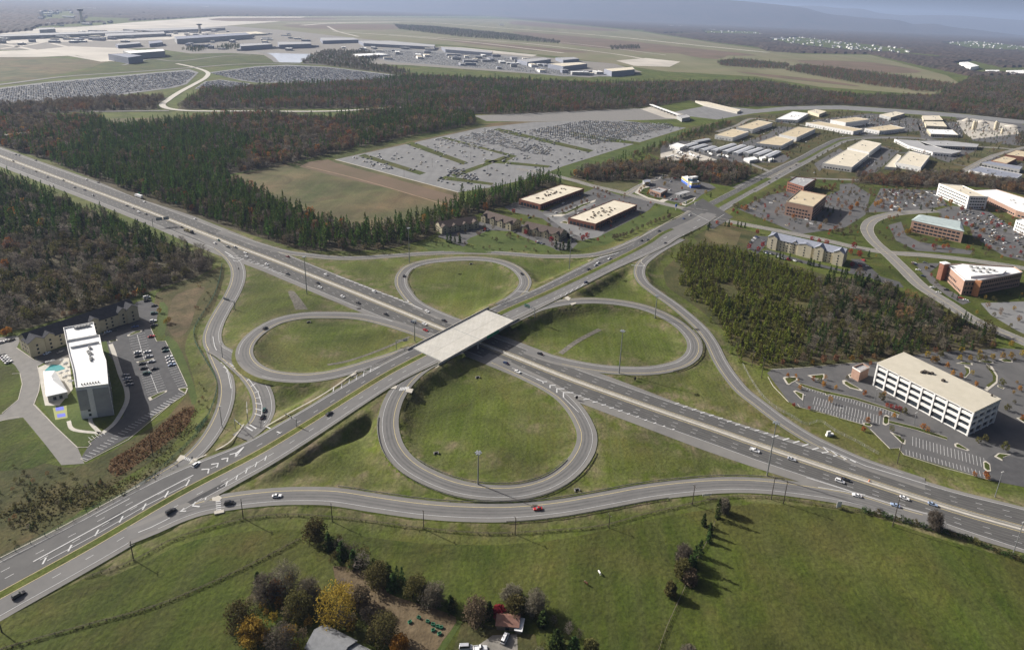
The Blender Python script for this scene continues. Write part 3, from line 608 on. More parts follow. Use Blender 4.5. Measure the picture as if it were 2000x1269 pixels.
for k in range(9): q.box((0, -15.4+k*3.45, zt-1.35), (2*hl-3, .5, 1.85))
q.build('girder', mat('girder_steel', [(.12, .15, .17), (.17, .20, .22)], .3, .6), br)
for sx in (-1, 1):
    q = MB(); q.box((sx*(hl-1.0), -1.7, 3.6), (1.6, 30.6, 8.2)); q.box((sx*(hl+2.6), -17.1, 3.4), (9, .6, 7.9)); q.box((sx*(hl+2.6), 13.75, 3.4), (9, .6, 7.9)); q.build('abutment', M_conc, br)
q = MB(); q.box((0, -1.7, zt-2.75), (1.4, 29, 1.0))
for k in range(5): q.cyl((0, -13.5+k*5.9, 2.6), .6, 5.4, 10)
q.build('pier', M_conc, br)
def bsign(y, xo, side):
    q = MB(); q.box((xo, y, zt-.2), (6.5, .12, 2.6)); q.build('green_sign_panel', M_green, br)
bsign(-17.15, 16, -1); bsign(-17.15, 9, -1)
# overpass at the far left edge
ob = thing('road_bridge', 'small distant bridge over the freeway at the left edge of the picture', 'bridge', V(-28, 277))
q = MB(); q.box((0, 0, 7), (120, 12, 1.2)); q.build('deck', M_conc, ob)
for x_ in (0, -45, 45): q = MB(); q.box((x_, 0, 3.2), (1.8, 10, 6.4)); q.build('pier', M_conc, ob)
ob.rotation_euler[2] = R(57)
# ---------------------------------------------------------------- guardrails
def guardrail(S, off, label, i0, i1):
    S = S[i0:i1]; T, Nn = normals2(S); P_ = S[:, :2]+Nn*off; m = MB(); n = len(S)
    for z0, o in ((.45, .0), (.62, .05)):
        m.mesh([(*P_[i], S[i, 2]+z0+dz_) for dz_ in (0, .28) for i in range(n)]+[(*(P_[i]+Nn[i]*.12), S[i, 2]+z0+dz_) for dz_ in (0, .28) for i in range(n)],
               [f for i in range(n-1) for f in ((i, i+1, n+i+1, n+i), (2*n+i+1, 2*n+i, 3*n+i, 3*n+i+1), (n+i, n+i+1, 3*n+i+1, 3*n+i))])
    L = 0.0
    for i in range(1, n):
        L += np.linalg.norm(P_[i]-P_[i-1])
        if L > 3.8: m.box((P_[i][0], P_[i][1], S[i, 2]+.2), (.22, .22, 1.3)); L = 0
    tag(m.build('guardrail', M_rail), label, 'guardrail')
def si(k, px, py, z): return ic(SR[k], px, py, z)
guardrail(SR['R5'], -5.4, 'grey guardrail curving round the outside of the big near loop ramp', si('R5', 765, 800, 5), si('R5', 1140, 895, .7)) if False else None
guardrail(SR['R5'], -6.2, 'grey guardrail curving along the outer edge of the big near loop ramp', si('R5', 760, 815, 5), si('R5', 1145, 870, .6))
guardrail(SR['R5'], 6.2, 'grey guardrail curving along the inner edge of the big near loop ramp', si('R5', 800, 910, 3), si('R5', 1130, 895, .8))
guardrail(SR['R8'], 6.5, 'long guardrail on the loop side of the nearest curving ramp', si('R8', 650, 969, 2), si('R8', 1555, 955, 0))
guardrail(SR['R8'], -6.5, 'guardrail on the pasture side of the nearest curving ramp', si('R8', 990, 1000, 1.3), si('R8', 1310, 955, .7))
guardrail(SR['R2'], -6.0, 'guardrail round the left outside of the far top loop ramp', si('R2', 795, 575, 0), si('R2', 800, 522, 0)) if si('R2', 795, 575, 0) < si('R2', 800, 522, 0) else None
guardrail(SR['R2'], 6.0, 'guardrail on the inner left edge of the far top loop ramp', si('R2', 795, 575, 0), si('R2', 860, 508, .7)) if False else None
guardrail(SR['R6'], 5.8, 'guardrail round the right outside of the right hand loop ramp', si('R6', 1340, 645, 2.7), si('R6', 1300, 719, .6))
guardrail(S_cr, 14.0, 'guardrail beside the far lane of the cross road left of the bridge', ic(S_cr, 690, 770, 6), B0)
guardrail(S_cr, 12.6, 'guardrail beside the far lane of the cross road just past the bridge', B1, ic(S_cr, 1020, 592, 7.5))
guardrail(SR['R4'], -6.4, 'guardrail on the inner edge of the left slip road near its loop', si('R4', 421, 680, 1.1), si('R4', 490, 735, 2.4))
# ---------------------------------------------------------------- ground covers (flat sheets) and side streets
def sh(name, m, pts, z, smooth=0): return sheet(name, pts, m, z, smooth=smooth)
T = lambda x0, y0, s: (lambda l: [(x0+a*s, y0+b*s) for a, b in l])
zH = T(0, 560, .2); zJ = T(1600, 340, .2); zK = T(1450, 640, .2); zL = T(1300, 0, .35); zN = T(1300, 330, .2); zM = T(650, 0, .35); zQ = T(1600, 580, .2); zU = T(1600, 160, .2); zW = T(1300, 160, .2); zV = T(650, 825, .35)
sh('pasture', M_farm, [(-80, 1300), (-40, 1232), (140, 1142), (270, 1072), (420, 1016), (560, 1000), (700, 1010), (830, 1028), (1010, 1036), (1200, 1018), (1330, 990), (1420, 978), (1600, 990), (1700, 1006), (1850, 1056), (2060, 1112), (2300, 1500), (-200, 1500)], .03)
# bare ground among the interchange grass
sh('scrub', M_scrub, [(305, 572), (395, 538), (432, 520), (438, 540), (418, 600), (395, 660), (396, 740), (425, 800), (410, 850), (350, 900), (240, 960), (120, 1020), (-60, 1110), (-60, 900), (60, 900), (125, 912), (170, 905), (270, 850), (365, 770), (325, 660), (310, 620)], .03, 2)
sh('scrub', mat('dry_scrub', [(.055, .05, .022), (.095, .075, .04), (.12, .085, .05)], .1, .95, 8, grain=.4), [(330, 610), (345, 575), (400, 560), (385, 590), (370, 640), (345, 660), (328, 640)], .045, 3)
sh('reed_bed', M_reed, [(212, 918), (220, 895), (260, 872), (320, 825), (365, 795), (385, 800), (370, 830), (325, 865), (270, 905), (230, 930)], .05, 3)
sh('rough_grass', M_farm, [(-60, 822), (45, 818), (84, 864), (117, 892), (60, 915), (-60, 925)], .05)
sh('rough_grass', M_farm, [(-60, 700), (0, 712), (30, 722), (38, 740), (36, 775), (0, 805), (-60, 812)], .05, 2)
sh('lawn', M_lawn, [(320, 660), (345, 668), (368, 720), (385, 775), (375, 790), (366, 760)], .06, 2)
sh('lawn', M_lawn, [(312, 590), (328, 600), (322, 650), (308, 655), (310, 625)], .06, 2)
# the left hotels' yard
sh('hotel_street', M_street, [(-60, 664), (44, 655), (33, 678), (64, 702), (90, 706), (73, 716), (78, 740), (76, 764), (66, 790), (107, 832), (152, 875), (165, 905), (120, 908), (84, 862), (45, 815), (0, 822), (-60, 840), (-60, 820), (0, 810), (5, 808), (36, 780), (43, 750), (40, 730), (30, 714), (0, 690), (-60, 685)], .08)
sh('parking_lot', M_lotD, [(60, 695), (190, 660), (255, 608), (266, 590), (286, 584), (310, 598), (306, 626), (294, 640), (306, 667), (323, 666), (366, 755), (350, 762), (362, 769), (302, 811), (265, 846), (167, 901), (158, 895), (172, 872), (176, 864), (200, 846), (240, 815), (247, 785), (236, 735), (222, 705), (210, 690), (190, 700), (90, 712)], .07)
sh('lawn', M_lawn, [(72, 775), (107, 830), (150, 872), (170, 871), (176, 866), (171, 860), (196, 846), (172, 822), (160, 780), (140, 770), (110, 770)], .10)
sh('lawn', M_lawn, [(196, 668), (208, 666), (214, 690), (206, 700), (198, 694)], .10)
sh('pool_terrace', M_conc, [(74, 718), (134, 692), (142, 760), (116, 792), (88, 792), (80, 755)], .11)
sh('court', M_courtr, [(103, 797), (130, 792), (132, 816), (108, 820)], .13)
for a, b in (((108, 796), (124, 793.5)), ((111, 809), (127, 806.5))): sh('court', M_court, [(a[0], a[1]), (b[0], b[1]), (b[0]+1.5, b[1]+6.5), (a[0]+1.5, a[1]+7)], .15)
MK = MB(); MG = MB(); MS = MB()
def kline(pts, w_=.35, h=.2, z=0.0, closed=False):
    q = [(*at(*p), z) for p in pts]
    if closed: q.append(q[0])
    S = np.array(q); strip(MK, S, -w_/2, w_/2, h)
    T_, Nn = normals2(S); n = len(S)
    for sg in (-1, 1):
        p = S[:, :2]+Nn*sg*w_/2; MK.mesh([(*p[i], z+.0) for i in range(n)]+[(*p[i], z+h) for i in range(n)], [((i, i+1, n+i+1, n+i) if sg < 0 else (i+1, i, n+i, n+i+1)) for i in range(n-1)])
def island(pts, grass=True):
    po = ccw([at(*p) for p in pts]); c = np.mean(po, axis=0); MK.prism(po, 0, .2)
    if grass:
        inn_ = [(c[0]+(p[0]-c[0])*.72, c[1]+(p[1]-c[1])*.72) for p in po]; MG.prism(inn_, .1, .26)
def stalls(p0, p1, depth, n, side=1, skip=()):
    """n stall lines between two photo points, lines depth metres long to one side (0: both)"""
    a, b = np.array(at(*p0)), np.array(at(*p1)); t = (b-a)/np.linalg.norm(b-a); nn = np.array([-t[1], t[0]])*side
    for k in range(n+1):
        c = a+(b-a)*k/n
        q = np.array([(*c, 0), (*(c+nn*depth), 0)]) if side else np.array([(*(c-np.array([-t[1], t[0]])*depth), 0), (*(c+np.array([-t[1], t[0]])*depth), 0)])
        strip(MS, q, -.1, .1, .13)
# hotel lot
for l in ([(1240, 475), (1330, 430), (1395, 420), (1385, 440), (1250, 485)], [(1060, 530), (1140, 512), (1150, 525), (1070, 545)], [(1330, 735), (1500, 700), (1505, 712), (1340, 745)], [(1445, 1085), (1540, 1040), (1635, 1010), (1630, 1025), (1465, 1115)], [(1740, 995), (1800, 985), (1838, 990), (1815, 1045), (1750, 1010)]): island(zH(l))
kline(zH([(1470, 400), (1530, 535), (1615, 530), (1740, 780), (1830, 975)])); kline(zH([(1815, 1045), (1510, 1255)])); kline(zC([(1380, 0), (1000, 315), (670, 485), (630, 462)]))
kline(zH([(160, 595), (330, 710), (365, 700)])); kline(zH([(365, 775), (395, 900), (380, 1020), (330, 1150), (440, 1265)])); kline(zC([(270, 40), (430, 210), (605, 375), (690, 372), (712, 350), (690, 330), (800, 265)])); kline(zH([(120, 850), (195, 845), (218, 950), (180, 1100), (20, 1235)])); kline(zC([(-100, 200), (80, 145), (150, 140)]))
stalls(zH([(1335, 470)])[0], zH([(1395, 690)])[0], 5.2, 9, 0); stalls(zH([(1460, 830)])[0], zH([(1535, 1030)])[0], 5.2, 9, 0); stalls(zH([(1725, 775)])[0], zH([(1825, 970)])[0], 5, 9, -1); stalls(zH([(1800, 1055)])[0], zH([(1520, 1255)])[0], 4.8, 10, -1)
stalls(zC([(1370, 8)])[0], zC([(690, 470)])[0], 4.8, 26, -1); stalls(zC([(720, 320)])[0], zC([(820, 275)])[0], 4.6, 4, 1)
q = np.array([(*at(*p), 0) for p in zH([(1340, 470), (1400, 690), (1470, 850), (1540, 1035)])]); strip(MS, q, -.12, .12, .135)
m = MB(); q = spline([(*at(*p), 0) for p in [(134, 822), (142, 838), (195, 846)]], 2); strip(m, q, -1, 1, .14)
q = spline([(*at(*p), 0) for p in zH([(1080, 560), (1110, 640), (1175, 850), (1235, 1000), (1240, 1110), (1180, 1240)])+[(222, 828), (200, 846)]], 2); strip(m, q, -1.3, 1.3, .14)
q = spline([(*at(*p), 0) for p in [(196, 846), (178, 826), (176, 815)]], 2); strip(m, q, -1, 1, .14); struct(m.build('footpath', M_conc))
# big airport lot, fields
sh('dry_field', M_field, [(400, 356), (560, 320), (690, 292), (800, 268), (930, 243), (1060, 234), (1120, 236), (1000, 248), (930, 258), (800, 283), (655, 312), (895, 375), (900, 395), (830, 440), (690, 462), (560, 425), (480, 385)], .04)
sh('grass_strip', M_farm, [(560, 320), (690, 290), (800, 266), (930, 243), (960, 243), (800, 277), (690, 303), (580, 330)], .07)
sh('airport_lot', M_lotG, [(655, 312), (940, 250), (1040, 239), (1200, 234), (1340, 250), (1100, 325), (1050, 345), (960, 366), (895, 376)], .10)
m = MB(); q = spline([(*at(*p), 0) for p in [(560, 316), (585, 322), (700, 350), (830, 388), (870, 400)]], 6); strip(m, q, -1.0, 1.0, .09); struct(m.build('dirt_track', mat('pale_dirt', [(.20, .14, .09), (.30, .21, .14)], .1)))
kline([(655, 312), (895, 376)], 1.6, .35)
sh('bare_strip', M_redscrub, [(585, 326), (640, 312), (655, 318), (892, 384), (880, 398), (760, 368)], .075, 2)
sh('grass_strip', M_lawn, [(1050, 347), (1100, 327), (1345, 251), (1356, 262), (1135, 336), (1090, 356)], .07)
LP = lambda u, v: tuple((1-v)*((1-u)*np.array((655, 312))+u*np.array((895, 376)))+v*((1-u)*np.array((1040, 239))+u*np.array((1340, 250))))
for pts in ([(790, 281), (905, 322), (915, 318), (805, 277)], [(700, 305), (820, 342), (832, 338), (712, 301)], [(868, 268), (1010, 305), (985, 318), (975, 314), (992, 305), (862, 270)], [(960, 254), (1150, 298), (1160, 294), (975, 251)], [(880, 342), (985, 305), (992, 308), (890, 347)], [(855, 350), (960, 362), (965, 358), (870, 344)], [(945, 317), (1070, 328), (1075, 324), (950, 312)], [(1100, 262), (1180, 276), (1250, 283), (1252, 279), (1120, 258)]): sh('planted_island', M_farm, pts, .16)
# toll road and motorway behind
sh('toll_road', M_street, [(925, 226), (1250, 212), (1300, 216), (1350, 232), (1250, 235), (1040, 238), (950, 237)], .12)
sh('toll_road', M_lotG, [(1300, 222), (1380, 207), (1433, 210), (1478, 214), (1540, 208), (1640, 206), (1790, 216), (1880, 223), (2150, 250), (2150, 258), (1877, 230), (1790, 224), (1640, 214), (1540, 215), (1470, 222), (1400, 234)], .10)
sh('toll_apron', M_apron, [(1250, 213), (1275, 208), (1345, 226), (1345, 234), (1300, 231)], .15)
MYc = MB(); STN = [0.0]; STS = []
def street(pts, w_, m=None, z=.12, name='street', kerb=True):
    STN[0] += .007; z += STN[0]; S = spline([(*at(*p), 0) for p in pts], 6); STS.append((S, w_/2)); b = MB(); strip(b, S, -w_/2, w_/2, z); struct(b.build(name, m or M_street)); (strip(MYc, S, -.12, .12, z+.03) if kerb and w_ > 9 else None)
    if kerb:
        for sg in (-1, 1): strip(MK, S, sg*w_/2-.2, sg*w_/2+.2, z+.1)
    return S
# industrial ground
sh('industrial_yard', M_scrub, [(1250, 290), (1345, 250), (1470, 224), (1640, 217), (1790, 227), (1877, 233), (2150, 262), (2150, 430), (1900, 352), (1660, 352), (1500, 348), (1440, 322), (1300, 316)], .04)
for pts in ([(1290, 285), (1330, 275), (1400, 280), (1500, 290), (1545, 308), (1530, 318), (1400, 318), (1290, 312)], [(1440, 282), (1500, 262), (1520, 247), (1560, 250), (1520, 270), (1470, 292)], [(1585, 235), (1700, 222), (1790, 232), (1800, 255), (1700, 266), (1640, 262)], [(1790, 232), (1880, 240), (1880, 268), (1800, 272)], [(1865, 228), (1990, 240), (2060, 270), (1990, 285), (1900, 275)], [(1680, 345), (1712, 336), (1755, 296), (1720, 285), (1700, 300), (1668, 330)], [(1600, 335), (1625, 312), (1650, 296), (1640, 290), (1590, 320)], [(1740, 300), (1800, 300), (1860, 320), (1990, 350), (2000, 320), (1900, 290), (1850, 290)]): sh('yard_pavement', M_lotA, pts, .09)
sh('yard_gravel', M_apron, [(1290, 300), (1335, 290), (1370, 302), (1400, 312), (1380, 318), (1290, 312)], .12)
sh('yard_gravel', M_apron, [(1868, 236), (1900, 232), (1985, 245), (1990, 262), (1900, 272), (1885, 262)], .12)
sh('grass_strip', M_farm, [(1706, 342), (1712, 336), (1800, 336), (1790, 345)], .11); sh('grass_strip', M_field, [(1388, 282), (1400, 276), (1430, 282), (1410, 290)], .14)
sh('grass_strip', M_field, [(1850, 318), (1905, 295), (1960, 275), (1940, 300), (1890, 325)], .11)
# office park
sh('office_lawn', M_farm, [(1420, 425), (1450, 392), (1540, 352), (1640, 345), (1830, 352), (2100, 410), (2100, 700), (1930, 650), (1850, 600), (1740, 545), (1650, 505), (1500, 450)], .035)
sh('office_lot', M_lotA, [(1440, 408), (1500, 382), (1545, 372), (1610, 385), (1640, 372), (1640, 360), (1665, 358), (1700, 380), (1690, 420), (1650, 445), (1560, 458), (1520, 440)], .08)
sh('office_lot', M_lotA, [(1690, 415), (1706, 395), (1720, 368), (1830, 372), (1850, 400), (1800, 412), (1740, 414)], .08)
sh('office_lot', M_lotA, [(1830, 410), (1860, 402), (1930, 412), (1970, 440), (2100, 480), (2100, 500), (1985, 475), (1900, 445), (1840, 428)], .08)
sh('office_lot', M_lotA, [(1735, 440), (1760, 433), (1770, 460), (1795, 472), (1850, 482), (1900, 490), (1895, 497), (1790, 490), (1750, 470)], .09)
sh('office_lot', M_lotA, [(1890, 430), (1925, 440), (2100, 520), (2100, 535), (1960, 500), (1900, 462)], .09)
sh('office_lot', M_lotA, zJ([(930, 870), (1190, 870), (1080, 960), (1180, 1080), (1400, 1210), (1480, 1250), (1400, 1275), (1250, 1190), (1080, 1060)]), .09)
sh('office_lot', M_lotG, [(1915, 592), (2100, 585), (2100, 700), (1985, 645), (1935, 615)], .09)
sh('scrub', M_scrub, [(1290, 500), (1330, 470), (1400, 430), (1480, 455), (1460, 490), (1560, 520), (1680, 560), (1690, 600), (1940, 660), (1940, 690), (1700, 710), (1500, 720), (1440, 700), (1400, 650), (1330, 590), (1300, 555)], .032)
sh('dry_patch', M_field, zN([(400, 590), (560, 575), (740, 620), (690, 750), (480, 720), (380, 650)]), .05)
sh('hotel_lot', M_lotD, zN([(790, 760), (870, 650), (1000, 660), (985, 740), (900, 830), (860, 810)]), .09)
sh('hotel_lot', M_lotD, zN([(940, 800), (1000, 790), (1340, 890), (1800, 1000), (1820, 900), (1900, 880), (2000, 960), (2100, 1050), (1980, 1060), (1750, 1010), (1330, 920)]), .09)
sh('hotel_lot', M_lotD, zJ([(310, 830), (420, 830), (530, 980), (780, 1050), (830, 1110), (700, 1090), (530, 1030), (420, 960)]), .10)
# white office building's lots
sh('office_lot', M_lotA, [(1498, 728), (1510, 720), (1580, 718), (1660, 710), (1715, 706), (1820, 688), (1960, 680), (2100, 690), (2100, 970), (1935, 938), (1850, 912), (1765, 887), (1757, 875), (1738, 876), (1700, 840), (1690, 830), (1590, 800), (1558, 794), (1540, 784)], .07)
sh('fresh_asphalt', M_lotD, [(1925, 897), (1942, 886), (2100, 915), (2100, 972), (1940, 938)], .10)
for l in ([(395, 490), (410, 480), (535, 475), (545, 505), (520, 520), (480, 540), (455, 560), (435, 555)], [(635, 465), (800, 450), (808, 480), (790, 505), (700, 500)], [(975, 515), (1000, 510), (1060, 545), (1175, 610), (1165, 620), (1050, 590), (980, 545)], [(495, 620), (520, 612), (600, 645), (590, 710), (565, 690)], [(795, 620), (855, 630), (850, 655), (815, 660)], [(1375, 865), (1400, 850), (1435, 865), (1430, 940), (1400, 955), (1370, 940)], [(1440, 1015), (1540, 1055), (1555, 1090), (1595, 1095), (1590, 1140), (1560, 1130)], [(1180, 925), (1240, 930), (1270, 955), (1255, 970), (1180, 950)], [(640, 885), (660, 880), (710, 410), (690, 400)][:0], [(1030, 460), (1065, 445), (1120, 475), (1140, 500), (1050, 490)]):
    if l: island(zK(l))
for l in ([(520, 530), (620, 560), (800, 615), (1100, 680), (1380, 770), (1540, 830), (1530, 850), (1380, 790), (1100, 705), (800, 640), (600, 580)], [(1430, 905), (1700, 970), (2000, 1070), (2000, 1095), (1700, 1000), (1430, 930)]): sh('planted_island', M_farm, zK(l), .2); kline(zK(l), .3, .24, 0, True)
kline(zK([(250, 480), (300, 570), (450, 725)])); kline(zK([(540, 745), (560, 775), (850, 850), (1180, 945)])); kline(zK([(1250, 990), (1440, 1180), (1530, 1172), (1560, 1220)])); kline(zB([(1030, 110), (1060, 150), (1400, 260), (1740, 350)])); kline(zK([(270, 410), (650, 385), (1060, 345), (1310, 340)]))
stalls(zK([(700, 800)])[0], zK([(1170, 940)])[0], 5, 17, 1); stalls(zK([(640, 575)])[0], zK([(1520, 840)])[0], 4.6, 32, -1); stalls(zK([(700, 710)])[0], zK([(1340, 900)])[0], 5, 22, 0)
stalls(zB([(1080, 150)])[0], zB([(1720, 335)])[0], 5, 22, 1); stalls(zB([(1130, 45)])[0], zB([(1690, 215)])[0], 5, 20, 0)
for l in ([(1680, 205), (1700, 198), (1735, 225), (1742, 280), (1715, 285), (1685, 260)], [(1765, 165), (1800, 138), (1860, 145), (1900, 150), (1835, 175), (1830, 200)], [(1455, 65), (1480, 60), (1575, 115), (1560, 122), (1460, 90)]): island(zB(l))
for l in ([(1330, 650), (1390, 635), (1495, 645), (1500, 665), (1430, 660)], [(1540, 630), (1600, 615), (1700, 630), (1705, 650), (1620, 645)], [(1750, 610), (1830, 600), (1890, 620), (1890, 640), (1800, 635)], [(1415, 665), (1470, 690), (1475, 740), (1420, 800), (1405, 795), (1440, 735)], [(1630, 655), (1690, 680), (1745, 770), (1740, 840), (1640, 920), (1610, 895), (1700, 830), (1700, 750)], [(1740, 860), (1810, 890), (1800, 900), (1740, 875)], [(1925, 1180), (1990, 1170), (2060, 1200), (2000, 1230)]): island(zQ(l))
# streets
street([(1392, 426), (1420, 432), (1500, 447), (1600, 467), (1680, 485), (1740, 494), (1800, 498), (1900, 509), (2000, 524), (2150, 548)], 12.5)
street([(1830, 412), (1790, 414), (1740, 419), (1705, 430), (1693, 447), (1705, 470), (1735, 497), (1765, 526), (1800, 560), (1850, 592), (1900, 624), (2000, 668), (2150, 735)], 14)
street([(1352, 411), (1300, 399), (1242, 384), (1205, 374), (1160, 364), (1110, 350), (1060, 338), (1010, 330)], 12)
street([(1222, 380), (1250, 364), (1275, 352), (1300, 342)], 10)
street([(1460, 318), (1480, 326), (1505, 336)], 8); street([(1545, 347), (1620, 350), (1680, 352)], 8)
street([(1876, 337), (1940, 305), (1985, 292), (2060, 275)], 10); street([(1800, 272), (1880, 285), (1960, 290), (2060, 300)], 12)
street([(1400, 258), (1440, 245), (1475, 232), (1530, 240), (1600, 250), (1650, 262)], 10)
sh('street', M_lotA, [(985, 405), (1010, 393), (1060, 414), (1140, 377), (1165, 366), (1205, 380), (1282, 394), (1268, 410), (1240, 426), (1180, 457), (1150, 472), (1110, 467), (1060, 427), (1000, 414)], .085)
sh('street', M_lotG, [(1060, 418), (1090, 416), (1150, 392), (1165, 398), (1100, 424), (1140, 450), (1180, 452), (1175, 460), (1150, 470), (1105, 450)], .10)
for l in ([(1155, 460), (1290, 440), (1500, 340), (1620, 300), (1610, 320), (1480, 375), (1280, 468)], [(1265, 525), (1310, 505), (1360, 520), (1340, 540)]): island(zG(l))
sh('townhouse_lot', M_lotA, [(855, 462), (905, 482), (930, 462), (960, 450), (1000, 452), (1020, 462), (1090, 490), (1135, 484), (1110, 455), (1030, 440), (960, 430), (880, 440)], .085)
sh('lawn', M_lawn, zG([(350, 710), (480, 640), (610, 600), (800, 650), (1000, 710), (1220, 780), (1000, 800), (600, 770)]), .12, 2)
sh('lawn', M_lawn, zG([(1390, 780), (1520, 690), (1700, 670), (1560, 760)]), .12, 2); sh('lawn', M_lawn, zG([(-100, 740), (0, 700), (300, 740), (1200, 800), (1540, 820), (1500, 850), (700, 830), (0, 800)]), .05)
sh('lawn', M_lawn, [(1150, 468), (1230, 430), (1310, 395), (1320, 402), (1260, 440), (1180, 480), (1150, 480)], .07)
sh('petrol_station_lot', M_lotA, zI([(560, 480), (760, 340), (1050, 310), (1500, 390), (1590, 445), (1400, 540), (1330, 600), (1200, 660), (900, 600)]), .09); sh('grass_strip', M_field, zI([(0, 365), (590, 365), (560, 420), (360, 500), (220, 480), (0, 430)]), .08)
island(zI([(530, 510), (600, 430), (720, 400), (720, 540), (850, 590), (980, 600), (900, 640), (700, 590)])); island(zI([(1110, 660), (1240, 600), (1330, 570), (1300, 620), (1190, 680)]))
# ---- far ground: airport, economy lots, lake
sh('airfield', M_airgrass, [(380, 36), (700, 33), (1000, 38), (1250, 62), (1400, 85), (1560, 106), (1700, 108), (1850, 148), (1900, 180), (1800, 185), (1600, 170), (1480, 150), (1300, 140), (1100, 112), (900, 90), (700, 77), (500, 62)], .2)
for k_, pts in enumerate(([(1000, 62), (1175, 76), (1350, 94), (1480, 109), (1300, 104), (1100, 86)], [(560, 49), (780, 48.5), (770, 58), (620, 57)], [(1340, 95), (1420, 102), (1400, 116), (1330, 106)], [(880, 78), (1050, 92), (1150, 103), (1040, 99), (900, 84)], [(1560, 118), (1700, 122), (1800, 140), (1720, 142), (1600, 128)], [(1440, 140), (1600, 156), (1680, 170), (1500, 150)], [(430, 36), (640, 35.5), (640, 40), (450, 42)], [(1020, 42), (1200, 58), (1150, 60), (1000, 48)])): sh('scrub_strip', M_redscrub, pts, .45+.01*k_, 3)
sh('airfield', M_field, [(-150, 108), (0, 111), (60, 112), (200, 118), (212, 124), (130, 143), (60, 156), (-150, 170)], .2)
sh('terminal_apron', M_gravel, [(-150, 66), (160, 52), (430, 50), (560, 60), (650, 70), (850, 92), (1040, 110), (1200, 125), (1255, 141), (1150, 152), (1000, 142), (800, 128), (620, 122), (470, 119), (300, 95), (-150, 100)], .3)
for pts in ([(260, 44), (430, 33), (600, 33), (540, 43), (330, 60), (200, 66), (-150, 76), (-150, 64), (150, 54)], [(-150, 105), (70, 98), (140, 91), (240, 95), (320, 105), (245, 121), (200, 120), (150, 109), (80, 112), (-150, 113)], [(-150, 80), (60, 73), (200, 71), (330, 63), (420, 61), (330, 78), (200, 81), (60, 84), (-150, 90)], [(1203, 119), (1262, 114), (1329, 121), (1308, 131), (1238, 129)], [(852, 91), (900, 93), (1050, 108), (1040, 111), (940, 102)]): sh('concrete_apron', M_apron, pts, .5)
for pts, w_ in (([(430, 34), (700, 33), (958, 34)], 70), ([(520, 40), (700, 38.5), (900, 40), (1010, 46)], 40), ([(900, 70), (1100, 84), (1300, 108)], 18), ([(640, 52), (660, 62), (700, 72)], 22), ([(-100, 70), (150, 60), (330, 54)], 24), ([(0, 96), (60, 88), (110, 78)], 20), ([(560, 46), (820, 44), (1000, 57), (1175, 70), (1350, 88), (1500, 103)], 55), ([(590, 50), (650, 46), (780, 44)], 60), ([(650, 62), (772, 70), (912, 82), (1000, 92), (1100, 104)], 30), ([(-100, 82), (0, 87), (70, 99), (130, 108), (205, 121)], 25), ([(100, 85), (150, 97), (190, 108)], 22), ([(760, 68), (900, 77), (1010, 84), (1200, 106), (1260, 116)], 25)):
    S = spline([(*at(*p), 0) for p in pts], 60); b = MB(); strip(b, S, -w_/2, w_/2, .7); struct(b.build('runway', M_apron))
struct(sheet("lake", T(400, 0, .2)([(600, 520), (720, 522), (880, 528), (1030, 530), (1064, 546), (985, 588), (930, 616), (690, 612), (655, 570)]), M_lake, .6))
sh('grass_strip', M_farm, [(205, 122), (330, 106), (450, 104), (515, 108), (545, 126), (480, 129), (400, 132), (330, 136), (130, 150)], .4)
sh('economy_lot', M_lotG, [(-150, 188), (0, 172), (100, 160), (370, 136), (388, 142), (365, 165), (340, 172), (200, 191), (100, 200), (-150, 212)], .45)
sh('economy_lot', M_lotG, [(408, 142), (500, 130), (560, 127), (640, 131), (800, 150), (740, 158), (640, 163), (500, 162), (470, 158)], .45)
sh('economy_lot', M_lotG, [(380, 174), (400, 160), (430, 156), (490, 164), (475, 174)], .47)
sh('service_lot', M_lotG, [(690, 100), (760, 95), (900, 102), (1020, 112), (1080, 130), (1230, 150), (1100, 150), (960, 136), (860, 128), (760, 122)], .45)
for pts, w_ in (([(345, 125), (378, 132), (405, 142), (402, 152), (380, 165), (352, 180), (328, 196), (317, 206), (330, 213), (365, 217), (500, 218), (640, 218), (725, 214), (800, 210)], 13), ([(-120, 178), (0, 166), (130, 150), (250, 142), (375, 133)], 18), ([(375, 133), (470, 126), (560, 125), (640, 127)], 16), ([(170, 219), (330, 217)], 12), ([(240, 128), (300, 116), (340, 120), (440, 110), (490, 108)], 12), ([(500, 98), (525, 108), (540, 122)], 20)):
    street(pts, w_, M_conc if w_ == 13 else M_street, .8, 'airport_road', False)
sh('clearing', M_field, [(215, 232), (345, 230), (355, 237), (330, 247), (225, 250)], .06)
struct(MK.build('kerb', M_kerb)); struct(MYc.build('centre_line', M_yellow)); struct(MG.build('island_planting', M_farm)); struct(MS.build('stall_lines', M_white))
